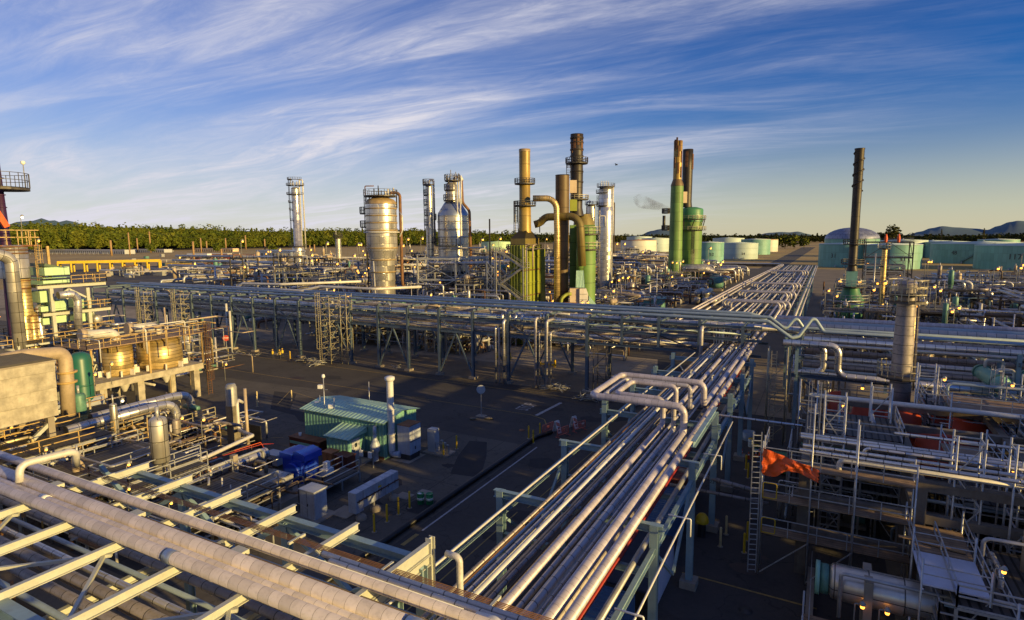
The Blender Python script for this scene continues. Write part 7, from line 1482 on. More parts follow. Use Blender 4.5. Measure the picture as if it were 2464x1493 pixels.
def cl_vessel(rg, x0, x1, y0, y1, z, ph, mats, s=1.0):
    x, y = rg.uniform(x0, x1), rg.uniform(y0, y1); m = rg.choice(mats); r = rg.uniform(.4, .95)*s; l = rg.uniform(2.5, 6)*s; ver = rg.random() < .4
    cn = {'clad_alu': 'silver', 'clad_dull': 'dull silver', 'green_mint': 'mint green', 'machine_green': 'dark green', 'insul_grime': 'grimy', 'pipe_tan': 'tan', 'clad_gold': 'golden', 'insul_pale': 'pale'}.get(m, 'grey')
    t = thing('vertical_vessel' if ver else 'horizontal_vessel', f'{"upright" if ver else "horizontal"} {cn} vessel {ph}', 'vessel', (x, y, z), f'small vessels {ph}')
    if ver:
        MB().lathe(x, y, [(z, r*.8), (z+.8, r*.8), (z+.85, r), (z+.8+l, r), (z+.8+l+r*.3, r*.85), (z+.8+l+r*.5, r*.4), (z+.8+l+r*.52, .01)], 18).build('shell', m, t); MB().cyl((x, y, z+.8+l), (x, y, z+1.6+l+r*.5), r*.22, 8).build('nozzle', 'pipe_grey', t)
    else:
        a = (x-l/2, y, z+r+.7) if rg.random() < .5 else (x, y-l/2, z+r+.7); c = (x+l/2, y, z+r+.7) if a[1] == y else (x, y+l/2, z+r+.7)
        MB().drum(a, c, r, 18).build('shell', m, t)
        for q in (.22, .78): px_, py_ = a[0]+(c[0]-a[0])*q, a[1]+(c[1]-a[1])*q; MB().box((px_, py_, z+.4), (.9*r, .9*r, .8)).build('saddle', 'concrete', t)
        MB().cyl((x, y, z+2*r+.6), (x, y, z+2*r+1.3), r*.25, 8).build('nozzle', 'pipe_grey', t)
    return t
def pump_proto():
    t = thing('pump', 'small pump with motor on a concrete plinth', 'pump', (0, 0, 0)); MB().bx(-.9, .9, -.35, .35, 0, .3).build('plinth', 'concrete', t, (0, 0, 0)); MB().tube([(-.8, 0, .65), (.1, 0, .65)], .28, 12).build('motor', 'machine_green', t, (0, 0, 0)); MB().tube([(.3, -.1, .65), (.3, .25, .65)], .36, 12).build('casing', 'machine', t, (0, 0, 0)); MB().tube([(.3, 0, .9), (.3, 0, 1.5), (.3, 1.0, 1.5)], .1, 8, .2).build('discharge_pipe', 'pipe_grey', t, (0, 0, 0)); return t
PUMP = pump_proto(); FIRST = [True]
def cl_pump(rg, x0, x1, y0, y1, z, ph):
    loc = (rg.uniform(x0, x1), rg.uniform(y0, y1), z); rz = rg.choice((0, R(90), R(180), R(270))); lab = f'small pump on a plinth {ph}'
    if FIRST[0]: FIRST[0] = False; PUMP.location = loc; PUMP.rotation_euler = (0, 0, rz); PUMP['label'] = lab; PUMP['group'] = f'small pumps {ph}'; return
    dup(PUMP, loc, lab, f'small pumps {ph}', rz)
LP = {}
def cl_lamp(x, y, z0, h, ph, big=1.0, m='lamp_orange', rz=0.0):
    key = (m,)
    lab = f'{"white" if m == "lamp_white" else "orange"} glowing work lamp {ph}'
    if key not in LP: LP[key] = lamp((x, y), 2.2, lab, m, .35, 0, .11, f'glowing work lamps {ph}', 'steel_grey', z0+h-2.2); LP[key].scale = (big,)*3; return
    dup(LP[key], (x, y, z0+h-2.2), lab, f'glowing work lamps {ph}', rz, big)
def cl_frame(rg, x0, x1, y0, y1, zmax, ph, m='steel_grey', rm='handrail', dk='grating', w=.25):
    sx, sy = rg.uniform(4, 9), rg.uniform(4, 9); x, y = rg.uniform(x0, max(x0, x1-sx)), rg.uniform(y0, max(y0, y1-sy)); n = rg.choice((1, 2, 2, 3)); z = rg.uniform(.55, 1)*zmax; zs = [z*(i+1)/n for i in range(n)]
    t = frame3(f'{["one", "two", "three"][n-1]}-storey steel platform {ph}', x, x+sx, y, y+sy, zs, rg.choice((1, 2)), 1, m, w, dk, True, rg.random() < .6, 'steel_structure', rm, f'steel platforms {ph}')
    return x, y, sx, sy, zs
def zone(seed, x0, x1, y0, y1, ph, nf, nv, npi, npu, nl, zmax=8, mats=LITM, vm=('clad_dull', 'insul_grime', 'machine_green', 'pipe_tan'), fm=('steel_grey',), rm='handrail', big=1.0, rr=(.08, .28), z0=0.0, w=.25, L=(4, 18), keep=None, vs=1.0):
    rg = random.Random(seed)
    def ok(x, y): return keep is None or keep(x, y)
    tops = []
    for _ in range(nf):
        x, y, sx, sy, zs = cl_frame(rg, x0, x1, y0, y1, zmax, ph, rg.choice(fm), rm, w=w)
        tops.append((x, y, sx, sy, zs))
        if rg.random() < .8: cl_vessel(rg, x+1, x+sx-1, y+1, y+sy-1, rg.choice(zs)+w/2+.08, ph, vm, .7)
        for _k in range(3): cl_pipe(rg, x, x+sx, y, y+sy, zs[0]+.5, zs[-1]+2.2, ph, mats, rr, (2, 6))
    for _ in range(nv): cl_vessel(rg, x0, x1, y0, y1, 0, ph, vm, vs)
    for _ in range(npi): cl_pipe(rg, x0, x1, y0, y1, .8, zmax*.8, ph, mats, rr, L)
    for _ in range(npu): cl_pump(rg, x0, x1, y0, y1, .0, ph)
    for _ in range(nl):
        if tops and rg.random() < .7:
            x, y, sx, sy, zs = rg.choice(tops); cl_lamp(x+rg.uniform(0, sx), y, zs[-1]+.2, 2.4, ph, big)
        else: cl_lamp(rg.uniform(x0, x1), rg.uniform(y0, y1), 0, rg.uniform(3, zmax), ph, big)
zone(1, -108, -92, 92, 135, 'left of the banded regenerator', 10, 4, 70, 6, 7, 13, big=1.7)
zone(17, -96, -60, 92, 100, 'at the foot of the long rack beside the vessels', 7, 3, 90, 6, 5, 8, big=1.5, mats=LITM)
zone(18, -60, -34, 100, 125, 'around the furnace feet', 6, 3, 80, 6, 8, 7, big=1.5, mats=LITM+['insul_alu'])
zone(2, -82, -60, 100, 140, 'around the pear shaped vessel', 16, 4, 170, 8, 9, 15.5, big=1.6, mats=LITM+['insul_alu', 'pipe_rust'])
zone(3, -150, -100, 96, 180, 'behind the left half of the long rack', 20, 8, 220, 8, 12, 12.5, big=2.0, rr=(.12, .34))
zone(4, -235, -130, 150, 235, 'in the far left process area', 28, 10, 220, 4, 18, 15, big=3.0, rr=(.2, .45), w=.4, L=(8, 34), fm=('steel_grey', 'steel_galv', 'steel_dark'), vs=1.5)
zone(5, -190, -90, 200, 300, 'in the far middle process area', 26, 8, 192, 2, 16, 16, big=3.2, rr=(.22, .5), w=.4, L=(10, 40), fm=('steel_grey', 'steel_dark'), vs=1.6)
zone(6, -66, -42, 128, 250, 'between the furnaces and the green stack', 16, 12, 180, 10, 16, 8, big=2.2, rr=(.12, .34), mats=['pipe_grey', 'insul_alu', 'insul_grime', 'pipe_dark', 'pipe_rust', 'pipe_light'], fm=('steel_grey', 'steel_dark'), vs=1.3)
zone(7, -1, 24, 104, 150, 'around the lone black stack', 10, 6, 150, 6, 9, 9, big=1.8, mats=['pipe_grey', 'insul_alu', 'insul_grime', 'pipe_dark', 'steel_galv', 'pipe_light'], fm=('steel_dark', 'steel_grey', 'steel_frame'), rm='steel_grey')
zone(8, 22, 68, 120, 235, 'in the dim plant at the right edge', 26, 14, 330, 8, 13, 11, big=2.4, rr=(.14, .38), mats=['pipe_grey', 'insul_alu', 'insul_grime', 'pipe_dark', 'steel_galv', 'pipe_light'], fm=('steel_dark', 'steel_grey', 'steel_frame'), rm='steel_grey', w=.32, L=(6, 26), vs=1.4)
zone(9, -1, 24, 155, 245, 'behind the lone black stack', 6, 5, 90, 3, 12, 7, big=2.6, rr=(.14, .36), fm=('steel_grey', 'steel_galv'))
zone(10, -108, -86, 22, 66, 'in the sunlit far left unit', 7, 5, 112, 5, 6, 9, mats=['pipe_light', 'pipe_tan', 'insul_gold', 'insul_pale', 'steel_galv', 'pipe_rust', 'insul_alu'], fm=('rail_ochre', 'steel_cream', 'steel_grey'), rm='rail_ochre', big=1.2, rr=(.07, .22), vm=('clad_gold', 'clad_dull', 'green_mint', 'machine_green'))
zone(11, -76, -54, 20, 37, 'below the big box', 5, 1, 90, 6, 6, 4.6, mats=['pipe_light', 'pipe_tan', 'insul_gold', 'pipe_rust', 'insul_alu', 'rail_ochre', 'insul_grime'], fm=('rail_ochre', 'steel_grey'), rm='rail_ochre', big=1.0, rr=(.05, .16), L=(2, 8), w=.18, vs=.6)
zone(12, -57, -43.5, 19, 32, 'in the compressor yard left of the blue motor', 4, 1, 93, 7, 5, 4.2, mats=['pipe_grey', 'insul_alu', 'insul_grime', 'pipe_light', 'steel_galv', 'pipe_dark', 'pipe_rust'], rm='steel_galv', big=.9, rr=(.05, .15), L=(2, 8), w=.16, vm=('machine_green', 'insul_grime', 'clad_dull', 'pipe_tan'), vs=.6)
zone(13, -44, -37, 22, 30, 'between the front rack and the compressor', 1, 0, 51, 5, 3, 3.2, mats=['pipe_grey', 'insul_grime', 'steel_galv', 'pipe_dark', 'pipe_light'], rm='steel_galv', big=.8, rr=(.04, .12), L=(2, 6), w=.14)
zone(15, -4, 1.6, 72, 96, 'in the valve nest at the rack crossing', 1, 0, 46, 0, 3, 9.4, mats=['pipe_light', 'insul_alu', 'pipe_tan', 'steel_galv'], rr=(.06, .16), L=(1, 3.5), big=1.0, fm=('steel_frame',))
zone(16, -68, -56, 36, 43, 'near the ribbed silver elbows', 1, 1, 26, 3, 3, 3.0, rr=(.05, .14), L=(2, 6), w=.16, big=.9, vs=.6)
zone(23, -330, -230, 170, 330, 'on the far left laydown yard', 10, 8, 90, 0, 8, 7, big=3.5, rr=(.3, .6), w=.5, L=(10, 40), vs=1.8, fm=('steel_grey', 'steel_dark'))
zone(24, -150, -80, 230, 380, 'far behind the two silver vessels', 18, 8, 170, 0, 12, 14, big=3.5, rr=(.25, .5), w=.45, L=(10, 40), vs=1.8, fm=('steel_grey', 'steel_dark', 'steel_galv'))
zone(25, -62, -40, 255, 340, 'beyond the green stack', 6, 6, 60, 0, 6, 9, big=3.5, rr=(.25, .5), w=.45, L=(10, 30), vs=1.6)
zone(26, 40, 130, 230, 340, 'in front of the right tanks', 10, 8, 80, 0, 8, 8, big=3.5, rr=(.25, .5), w=.45, L=(10, 30), vs=1.8, fm=('steel_dark', 'steel_grey'))
zone(27, -420, -240, 200, 330, 'on the far laydown yard left of the lone column', 6, 8, 90, 0, 3, 6, big=3.5, rr=(.35, .7), w=.5, L=(10, 44), vs=2.0, mats=['pipe_tan', 'pipe_grey', 'pipe_light', 'pipe_rust'])
zone(28, -230, -120, 300, 470, 'far beyond the banded regenerator', 14, 8, 110, 0, 8, 13, big=4, rr=(.35, .7), w=.5, L=(14, 50), vs=2.2, fm=('steel_grey', 'steel_dark'))
rg = random.Random(77)
for k in range(22): cl_pipe(rg, -84, -77, 36, 52, 9.6, 11.2, 'on the deck above the golden drums', ['pipe_light', 'pipe_tan', 'rail_ochre'], (.05, .12), (1.5, 5))
for (px_, row, x) in ((1040, 700, 0),): pass
for i, (px_, row, m) in enumerate(((265, 880, 'lamp_orange'), (290, 968, 'lamp_white'), (225, 905, 'lamp_orange'), (540, 880, 'lamp_orange'), (484, 1014, 'lamp_orange'), (433, 1010, 'lamp_orange'), (50, 527, 'lamp_white'), (90, 584, 'lamp_orange'))):
    q = onX(px_, row, (-72, -66, -70, -76, -52, -58, -94, -95)[i]); cl_lamp(q.x, q.y, 0, q.z, 'on a tall post in the left part', 1.15, m)
# long bullet vessels and small drums near the green stack
for i, (xa, xb_, y, z, r, l) in enumerate(((-63, -48.2, 172, 3.4, 2.5, 'long tan horizontal pressure vessel with a silver end, before the green stack'),)):
    t = thing('pressure_vessel', l, 'pressure vessel', (xa, y, 0)); MB().drum((xa, y, z), (xb_, y, z), r, 28).build('shell', 'pipe_tan', t); MB().lathe(xb_, y, [(z-r*.0, .01)], 3) if False else None
    MB().drum((xb_-.2, y, z), (xb_+.05, y, z), r*1.01, 28, .55).build('end_cap', 'grey_panel', t)
    for x in (xa+3, xb_-3): MB().bx(x-.4, x+.4, y-1.8, y+1.8, 0, z-r*.6).build('saddle', 'concrete', t)
q = G(1695, 735)
for i in range(5):
    x, z = q.x-2.2+(i % 3)*2.4, 1.6+(i//3)*2.3; t = thing('bullet_drum', f'grey round-ended drum, {ORD[i] if i else "first"} of five clustered right of the long vessel', 'drum vessel', (x, q.y, 0), 'clustered bullet drums'); MB().drum((x, q.y, z), (x, q.y+8, z), 1.15, 18).build('shell', 'clad_dull', t); MB().bx(x-.5, x+.5, q.y+1, q.y+1.5, 0, z-.9).build('saddle', 'concrete', t); MB().tube([(x, q.y+2, z+1.1), (x, q.y+2, z+2.4), (x-2.5, q.y+2, z+2.4), (x-2.5, q.y+2, .2)], .2, 8, .5).build('pipe', 'pipe_grey', t)
t = thing('stair_machine', 'green round-shouldered fan casing at the foot of the round furnace', 'fan', G(1745, 700)); q = G(1745, 700); MB().tube([(q.x-6, q.y, 3), (q.x-1, q.y, 3)], 2.6, 20).build('casing', 'machine_green', t); MB().bx(q.x-6, q.x-1, q.y-2, q.y+2, 0, 1.2).build('base', 'concrete', t)
def hut(px0, px1, row, h, dp, m, rf, label, name='hut'):
    a, c = G(px0, row), G(px1, row); y = a.y; t = thing(name, label, 'hut', ((a.x+c.x)/2, y, 0)); x0, x1 = a.x, onY(px1, row, y).x; MB().bx(x0, x1, y, y+dp, 0, h).build('wall', m, t)
    b = MB(); b.quad([(x0-.3, y-.3, h), (x1+.3, y-.3, h), (x1+.3, y+dp+.3, h+.5), (x0-.3, y+dp+.3, h+.5)], [(0, 0), (x1-x0, 0), (x1-x0, dp), (0, dp)]); b.quad([(x0-.3, y+dp+.3, h-.1), (x1+.3, y+dp+.3, h-.1), (x1+.3, y-.3, h-.1), (x0-.3, y-.3, h-.1)]); b.quad([(x1+.3, y-.3, h-.1), (x1+.3, y+dp+.3, h-.1), (x1+.3, y+dp+.3, h+.5), (x1+.3, y-.3, h)]).quad([(x0-.3, y-.3, h-.1), (x1+.3, y-.3, h-.1), (x1+.3, y-.3, h), (x0-.3, y-.3, h)]); b.build('roof', rf, t)
    MB().bx(x0+(x1-x0)*.2, x0+(x1-x0)*.2+1, y-.06, y-.01, .1, 2.1).build('door', 'grey_panel', t); MB().bx(x0+(x1-x0)*.6, x0+(x1-x0)*.6+1.2, y-.06, y-.01, 1.2, 2.0).build('window', 'glass_dark', t); return t
hut(1523, 1590, 748, 3.6, 5, 'green_clad', 'green_roof', 'teal hut with a pale green roof in front of the long vessel'); hut(1466, 1500, 744, 2.6, 4, 'green_clad', 'green_plain', 'small dark green hut left of the teal hut')
for i, (px_, rb, rt, l) in enumerate(((1579, 750, 652, 'tall pole with twin floodlights beside the teal hut'), (1738, 752, 706, 'plain cream post standing left of the far roadside rack'), (1762, 742, 712, 'small lamp post with a red base on the far road'))):
    q = G(px_, rb); t = thing('lamp_post' if i != 1 else 'post', l, 'lamp post' if i != 1 else 'post', q); h = hz(q, rt); MB().cyl((q.x, q.y, 0), (q.x, q.y, h), .22 if i == 1 else .12, 8).build('pole', 'pipe_light', t)
    if i != 1:
        for s_ in ((-1, 1) if i == 0 else (-1,)): MB().bar((q.x, q.y, h), (q.x+s_*.9, q.y, h+.2), .12).build('arm', 'pipe_light', t); MB().box((q.x+s_*1.1, q.y, h+.1), (.9, .7, .5)).build('floodlight', 'paint_white', t)
# long roofs, shed row and dark buildings behind the regenerator
def slab_building(px0, px1, rb, rt, dp, m, rf, label):
    a = G(px0, rb); y = a.y; x1 = onY(px1, rb, y).x; h = hz(a, rt); t = thing('building', label, 'building', ((a.x+x1)/2, y, 0)); MB().bx(a.x, x1, y, y+dp, 0, h).build('wall', m, t); MB().bx(a.x-.5, x1+.5, y-.5, y+dp+.5, h, h+.4).build('roof', rf, t)
    n = max(2, int((x1-a.x)/6))
    for k in range(n): xx = a.x+(x1-a.x)*(k+.3)/n; MB().bx(xx, xx+2.2, y-.05, y-.01, .1, h*.7).build('opening', 'paint_black', t)
    return t
slab_building(836, 904, 700, 640, 14, 'steel_dark', 'concrete', 'low dark open-fronted building left of the regenerator foot')
slab_building(618, 700, 622, 603, 20, 'clad_blue', 'clad_blue', 'long dark blue-grey roofed building left of the lone silver column')
slab_building(486, 612, 620, 612, 12, 'box_orange', 'box_orange', 'very long low orange building on the field')
slab_building(20, 300, 608, 600, 16, 'grey_panel', 'white_panel', 'long pale open shed row in front of the wood, far left')
slab_building(305, 395, 607, 600, 14, 'grey_panel', 'white_panel', 'shorter pale shed right of the long shed row')
slab_building(470, 560, 605, 598, 12, 'beige_panel', 'beige_panel', 'low tan building behind the white trailers')
slab_building(2255, 2420, 688, 664, 16, 'white_panel', 'clad_blue', 'low pale building with a blue-grey roof before the right tanks')
slab_building(1740, 1875, 640, 634, 8, 'steel_dark', 'pipe_grey', 'low dark pipe shelter below the pale-walled tank')
for i, (p0, p1) in enumerate(((450, 499), (504, 548))):
    a = G(p0, 620); y = a.y; x1 = onY(p1, 620, y).x; h = hz(a, 610); t = thing('trailer', ['left', 'right'][i]+' of two long white trailers parked in front of the wood', 'trailer', ((a.x+x1)/2, y, 0), 'white trailers on the field'); MB().bx(a.x, x1, y, y+6, h*.2, h).build('box', 'paint_white', t)
    for k in (.1, .8, .9): xx = a.x+(x1-a.x)*k; MB().tube([(xx, y-.1, h*.12), (xx, y+1, h*.12)], h*.12, 12).build('wheel', 'tyre', t)
t = thing('pipe_gantry', 'bright yellow steel gantry on many legs across the far left field', 'gantry', G(262, 655)); q0, q1 = G(140, 656), G(384, 650); hh = hz(G(384, 650), 627); v2 = (q1-q0).normalized(); nn = Vector((-v2.y, v2.x, 0))*7
MB().bar(q0+Vector((0, 0, hh)), q1+Vector((0, 0, hh)), .9, 1.8).build('beam', 'yellow_rack', t); MB().bar(q0+nn+Vector((0, 0, hh)), q1+nn+Vector((0, 0, hh)), .9, 1.6).build('beam', 'yellow_rack', t)
for k in range(9):
    q = q0.lerp(q1, k/8)
    for o_ in (Vector(), nn): MB().bar(q+o_, q+o_+Vector((0, 0, hh)), .9).build('leg', 'yellow_rack', t)
    MB().bar(q+Vector((0, 0, hh)), q+nn+Vector((0, 0, hh)), .7).build('cross_beam', 'yellow_rack', t)
for i, (px_, rt, rb) in enumerate(((269, 578, 616), (313, 559.5, 614), (332, 573, 608), (363, 557, 608), (467, 581, 625), (485, 573, 610), (498, 580, 603), (544, 573, 601), (592, 566, 600), (534, 599, 625), (638, 575, 604), (746, 590, 606), (757, 588, 606))):
    q = G(px_, rb); h = hz(q, rt); t = thing('utility_pole', ['short', 'tall', 'plain', 'slender', 'stout', 'high', 'thin', 'cross-armed', 'far', 'low', 'lone', 'twin left', 'twin right'][i]+' wooden pole on the field', 'utility pole', q, 'wooden poles on the field')
    MB().cyl((q.x, q.y, 0), (q.x, q.y, h), max(.45, mpp(q)*1.5*(1 if rb < 615 else 1.5)), 8).build('post', 'pole_wood', t)
    if i in (3, 7, 8): MB().bar((q.x-4, q.y, h*.92), (q.x+4, q.y, h*.92), .5).build('crossarm', 'pole_wood', t)
for k, (a_, c_) in enumerate(((3, 7), (7, 8), (0, 1))):
    P_ = [(269, 578, 616), (313, 559.5, 614), (332, 573, 608), (363, 557, 608), (467, 581, 625), (485, 573, 610), (498, 580, 603), (544, 573, 601), (592, 566, 600)]
    A, B_ = G(P_[a_][0], P_[a_][2]), G(P_[c_][0], P_[c_][2]); A.z = hz(A, P_[a_][1]+2); B_.z = hz(B_, P_[c_][1]+2); m_ = (A+B_)/2-Vector((0, 0, 3)); pipe([A, m_, B_], .12, 'steel_dark', ['overhead wire between the slender and cross-armed poles', 'overhead wire between the cross-armed and far poles', 'overhead wire between the short and tall poles'][k], 'wire', 'wire', None, 5, 30)
rg = random.Random(31); CARS = {}
def car(m, loc, rz, s, lab):
    if m not in CARS:
        t = thing('parked_car', lab, 'car', (0, 0, 0), 'cars parked on the far field'); b = MB(); b.bx(-2.2, 2.2, -.9, .9, .3, .9); b.build('body', m, t, (0, 0, 0)); MB().bx(-1.2, 1.3, -.8, .8, .9, 1.45).build('cabin', 'glass_dark', t, (0, 0, 0))
        for x in (-1.4, 1.4):
            for y in (-.9, .9): MB().tube([(x, y-.05, .35), (x, y+.05, .35)], .34, 10).build('wheel', 'tyre', t, (0, 0, 0))
        CARS[m] = t; t.location = loc; t.rotation_euler = (0, 0, rz); t.scale = (s,)*3
    else: dup(CARS[m], loc, lab, 'cars parked on the far field', rz, s)
for k in range(70):
    row = rg.choice((626, 623, 605, 606, 630, 636)); px_ = rg.uniform(*((430, 620) if row > 615 else (60, 420))); q = G(px_, row); m = rg.choice(('car_white', 'car_dark', 'car_red', 'car_grey')); car(m, q, R(20)+rg.choice((0, R(90))), 1.5, f'{m[4:]} car parked in the rows on the field')
for k in range(26):
    px_, row = rg.uniform(230, 420), rg.uniform(648, 668); q = G(px_, row); s_ = rg.uniform(2, 5); b = MB().bx(q.x-s_, q.x+s_, q.y-1.5, q.y+1.5, 0, rg.uniform(1.5, 3)); one('crate_stack', b, rg.choice(('deck_plank', 'pipe_tan', 'steel_grey', 'concrete')), 'low stack of crates on the laydown yard behind the rack', 'crate stack', 'crates on the laydown yard')
for k in range(40):
    px_, row = rg.uniform(300, 900), rg.uniform(618, 672); q = G(px_, row); s_ = rg.uniform(1.5, 6); b = MB().bx(q.x-s_, q.x+s_, q.y-2, q.y+2, 0, rg.uniform(1.5, 4.5)); one('equipment_box', b, rg.choice(('steel_grey', 'grey_panel', 'steel_dark', 'blue_container', 'white_panel', 'pipe_tan', 'machine_green')), 'plain box-like unit among the far plant', 'equipment box', 'boxes among the far plant')
for i, (r0, r1, p0, p1, m) in enumerate(((610, 612, 0, 260, 'mark_white'), (629, 631, 380, 640, 'pipe_light'), (640, 641, 385, 470, 'yellow_rack'))):
    a = G(p0, r1); c = G(p1, r1); one('fence', MB().rail([a, c], 2.5, .4, 9), m, ['pale', 'cream', 'yellow'][i]+' rail fence on the far left field', 'fence')
t = thing('horizontal_vessel', 'pale green horizontal vessel with a bulging end, left behind the long rack', 'vessel', G(700, 700)); q = G(700, 703); zc = hz(q, 670); MB().drum((q.x-12, q.y+6, zc), (q.x, q.y, zc), 2.6, 24).build('shell', 'green_light', t); MB().bx(q.x-10, q.x-9, q.y+3, q.y+6, 0, zc-2).bx(q.x-3, q.x-2, q.y, q.y+3, 0, zc-2).build('saddle', 'concrete', t)
for i, (z, l) in enumerate(((672, 'upper'), (684, 'lower'))): q = G(752, 708); c_ = onY(793, 700, q.y); zz = hz(q, z); one('container_block', MB().bx(q.x, c_.x, q.y, q.y+5, zz-2.0, zz+.6), 'orange_red', l+' orange-red block on the platform left of the regenerator', 'block')
for i in range(3):     # long level pipes over the far plant
    a = G(600, 690-6*i); z = hz(a, 578+12*i if i else 580+8); pipe([(a.x-60, a.y, 9+2*i), (a.x+120, a.y, 9+2*i)], .5, 'pipe_light', f'{["nearest", "middle", "farthest"][i]} very long level cream pipe across the far plant', 'process_pipe', 'pipe', 'long level pipes over the far plant', 8)
# ================================================================ right unit with scaffolds (in shade)
t = thing('concrete_table', 'two-storey concrete frame of the right-hand unit', 'concrete structure', (10, 48, 0))
for x in (-0.6, 5.6, 12.0, 18.5):
    for y in (41, 47, 53, 59): MB().box((x, y, 3.7), (.62, .62, 7.4)).build('column', 'concrete_shaded', t)
for z in (2.9, 5.2, 7.2):
    for y in (41, 47, 53, 59): MB().bx(-1.2, 19.2, y-.28, y+.28, z-.25, z+.25).build('beam', 'concrete_shaded', t)
    for x in (-0.6, 5.6, 12.0, 18.5): MB().bx(x-.25, x+.25, 41.3, 58.7, z-.27, z+.2).build('beam', 'concrete_shaded', t)
t = thing('walkway', 'long low scaffold walkway along the front of the right-hand unit', 'walkway', (2, 40, 0))
MB().bx(-3.0, 5.2, 39.6, 40.6, 2.75, 2.85).build('deck', 'deck_plank', t); MB().rail([(5.2, 39.5, 2.85), (-3.0, 39.5, 2.85), (-3.0, 40.6, 2.85)], 1.1, .05, 1.5).build('railing', 'steel_galv', t)
MB().bx(-3.0, 5.2, 39.6, 40.6, 5.1, 5.2).build('deck', 'deck_plank', t); MB().rail([(5.2, 39.5, 5.2), (-3.0, 39.5, 5.2), (-3.0, 40.6, 5.2)], 1.1, .05, 1.5).build('railing', 'steel_galv', t)
MB().bx(-3.0, 5.2, 39.6, 40.6, 7.4, 7.5).build('deck', 'deck_plank', t); MB().rail([(5.2, 39.5, 7.5), (-3.0, 39.5, 7.5), (-3.0, 44, 7.5)], 1.1, .05, 1.5).build('railing', 'steel_galv', t)
for x, h in ((-3.0, 9.0), (-.2, 11.5), (2.2, 10.8), (5.2, 8.8)):
    for y in (39.5, 40.7): MB().cyl((x, y, 0), (x, y, h), .05, 6).build('standard', 'steel_galv', t)
MB().bar((-2.9, 39.4, .2), (-.2, 39.4, 2.8), .06).bar((2.2, 39.4, 2.8), (-.2, 39.4, .2), .06).build('brace', 'steel_galv', t); MB().ladder(-3.35, 39.3, .1, 9.6, R(-70), .5, False, .06).build('ladder', 'steel_galv', t)
for i, z in enumerate((2.85, 5.2)): one('safety_gate', MB().tube([(-2.9, 39.45, z+.1), (-2.9, 39.45, z+1.1), (-2.1, 39.45, z+1.1), (-2.1, 39.45, z+.1), (-2.9, 39.45, z+.1)], .035, 8, .12), 'paint_yellow', ['lower', 'upper'][i]+' yellow safety gate by the long scaffold ladder', 'safety gate')
b = MB(); rg = random.Random(9); N_ = 26
for i in range(N_):
    for j in range(12):
        def pt(u, w): return (-3.0+u*3.2/N_+.04*math.sin(1.7*w), 39.35-.10*math.sin(u*.45+w*.3)-.03*math.sin(u*1.1-w*.6), 8.6-(.15*w)*(.42+.58/(1+math.exp((u-8)*.7)))-.035*u+.03*math.sin(.4*u))
        b.quad([pt(i, j), pt(i+1, j), pt(i+1, j+1), pt(i, j+1)], sm=True)
one('orange_net', b, 'orange_sheet', 'crumpled orange safety sheet hanging on the scaffold by the ladder', 'safety sheet')
def deckthing(x0, x1, y0, y1, z, m, label, name='deck', h=1.0, rails=True, legs=True):
    t = thing(name, label, 'scaffold deck', ((x0+x1)/2, (y0+y1)/2, 0)); MB().bx(x0, x1, y0, y1, z-.08, z).build('planks', m, t)
    if rails: MB().rail([(x0, y1, z), (x0, y0, z), (x1, y0, z), (x1, y1, z)], h, .045, 1.6).build('railing', 'steel_galv', t)
    if legs:
        for x in (x0, x1):
            for y in (y0, y1): MB().cyl((x, y, 0), (x, y, z+h+.3), .05, 6).build('standard', 'steel_galv', t)
        MB().bar((x0, y0, .3), (x1, y0, z-.2), .05).build('brace', 'steel_galv', t)
    return t
deckthing(4.9, 7.6, 37.0, 40.4, 4.95, 'deck_plank', 'scaffold deck of loose brown planks behind the white plastic sheet'); deckthing(4.9, 7.6, 33.4, 36.9, 4.95, 'plastic_sheet', 'scaffold deck covered with white plastic sheeting')
deckthing(10.5, 14.5, 42.5, 46.5, 7.6, 'deck_plank', 'orange-brown plank deck with rails near the right edge'); deckthing(7.5, 10, 44.5, 48.5, 7.7, 'deck_plank', 'small tilted plank deck left of the orange-brown one')
deckthing(9.0, 14.5, 55, 60, 8.6, 'deck_plank', 'worn plank deck with white paint stripes under the long pale pipe'); deckthing(-.2, 4.6, 31.6, 34.0, 1.4, 'deck_plank', 'low plank deck in front of the shiny exchanger', h=1.0); deckthing(15, 19, 48, 53, 8.0, 'deck_plank', 'plank deck at the right picture edge below the teal exchangers')
deckthing(8.4, 10.8, 32.4, 39.0, 4.2, 'grating', 'dark grated deck right of the plastic sheeting')
for i, (x, y) in enumerate(((5.3, 38.2), (6.4, 37.8))): one('plank', MB().box((x, y, 5.0+.04), (1.9, .28, .06), .1-.3*i), 'pole_wood', ['left', 'right'][i]+' loose plank lying on the brown plank deck', 'plank')
t = thing('heat_exchanger', 'shiny silver horizontal exchanger with a green flanged end, lower right', 'heat exchanger', (3, 35.2, 0))
MB().drum((1.2, 35.3, 3.0), (6.9, 35.3, 3.0), .95, 30, .35).build('shell', 'clad_alu', t); MB().tube([(.55, 35.3, 3.0), (.95, 35.3, 3.0)], .8, 24).build('channel', 'machine_green', t); MB().tube([(.3, 35.3, 3.0), (.52, 35.3, 3.0)], .9, 24).build('flange', 'green_mint', t)
MB().bx(2.6, 3.0, 34.2, 36.4, 0, 3.9).build('saddle', 'concrete', t); MB().bx(5.8, 6.2, 34.6, 36, 0, 2.4).build('saddle', 'concrete', t); MB().tube([(1.5, 34.2, 1.6), (1.5, 34.2, 4.1), (7.5, 34.2, 4.1)], .1, 8, .2).build('side_pipe', 'pipe_grey', t)
for x in (2.2, 3.3): cl_lamp(x, 33.95, 0, 2.75, 'hanging before the shiny lower right exchanger', 1.0)
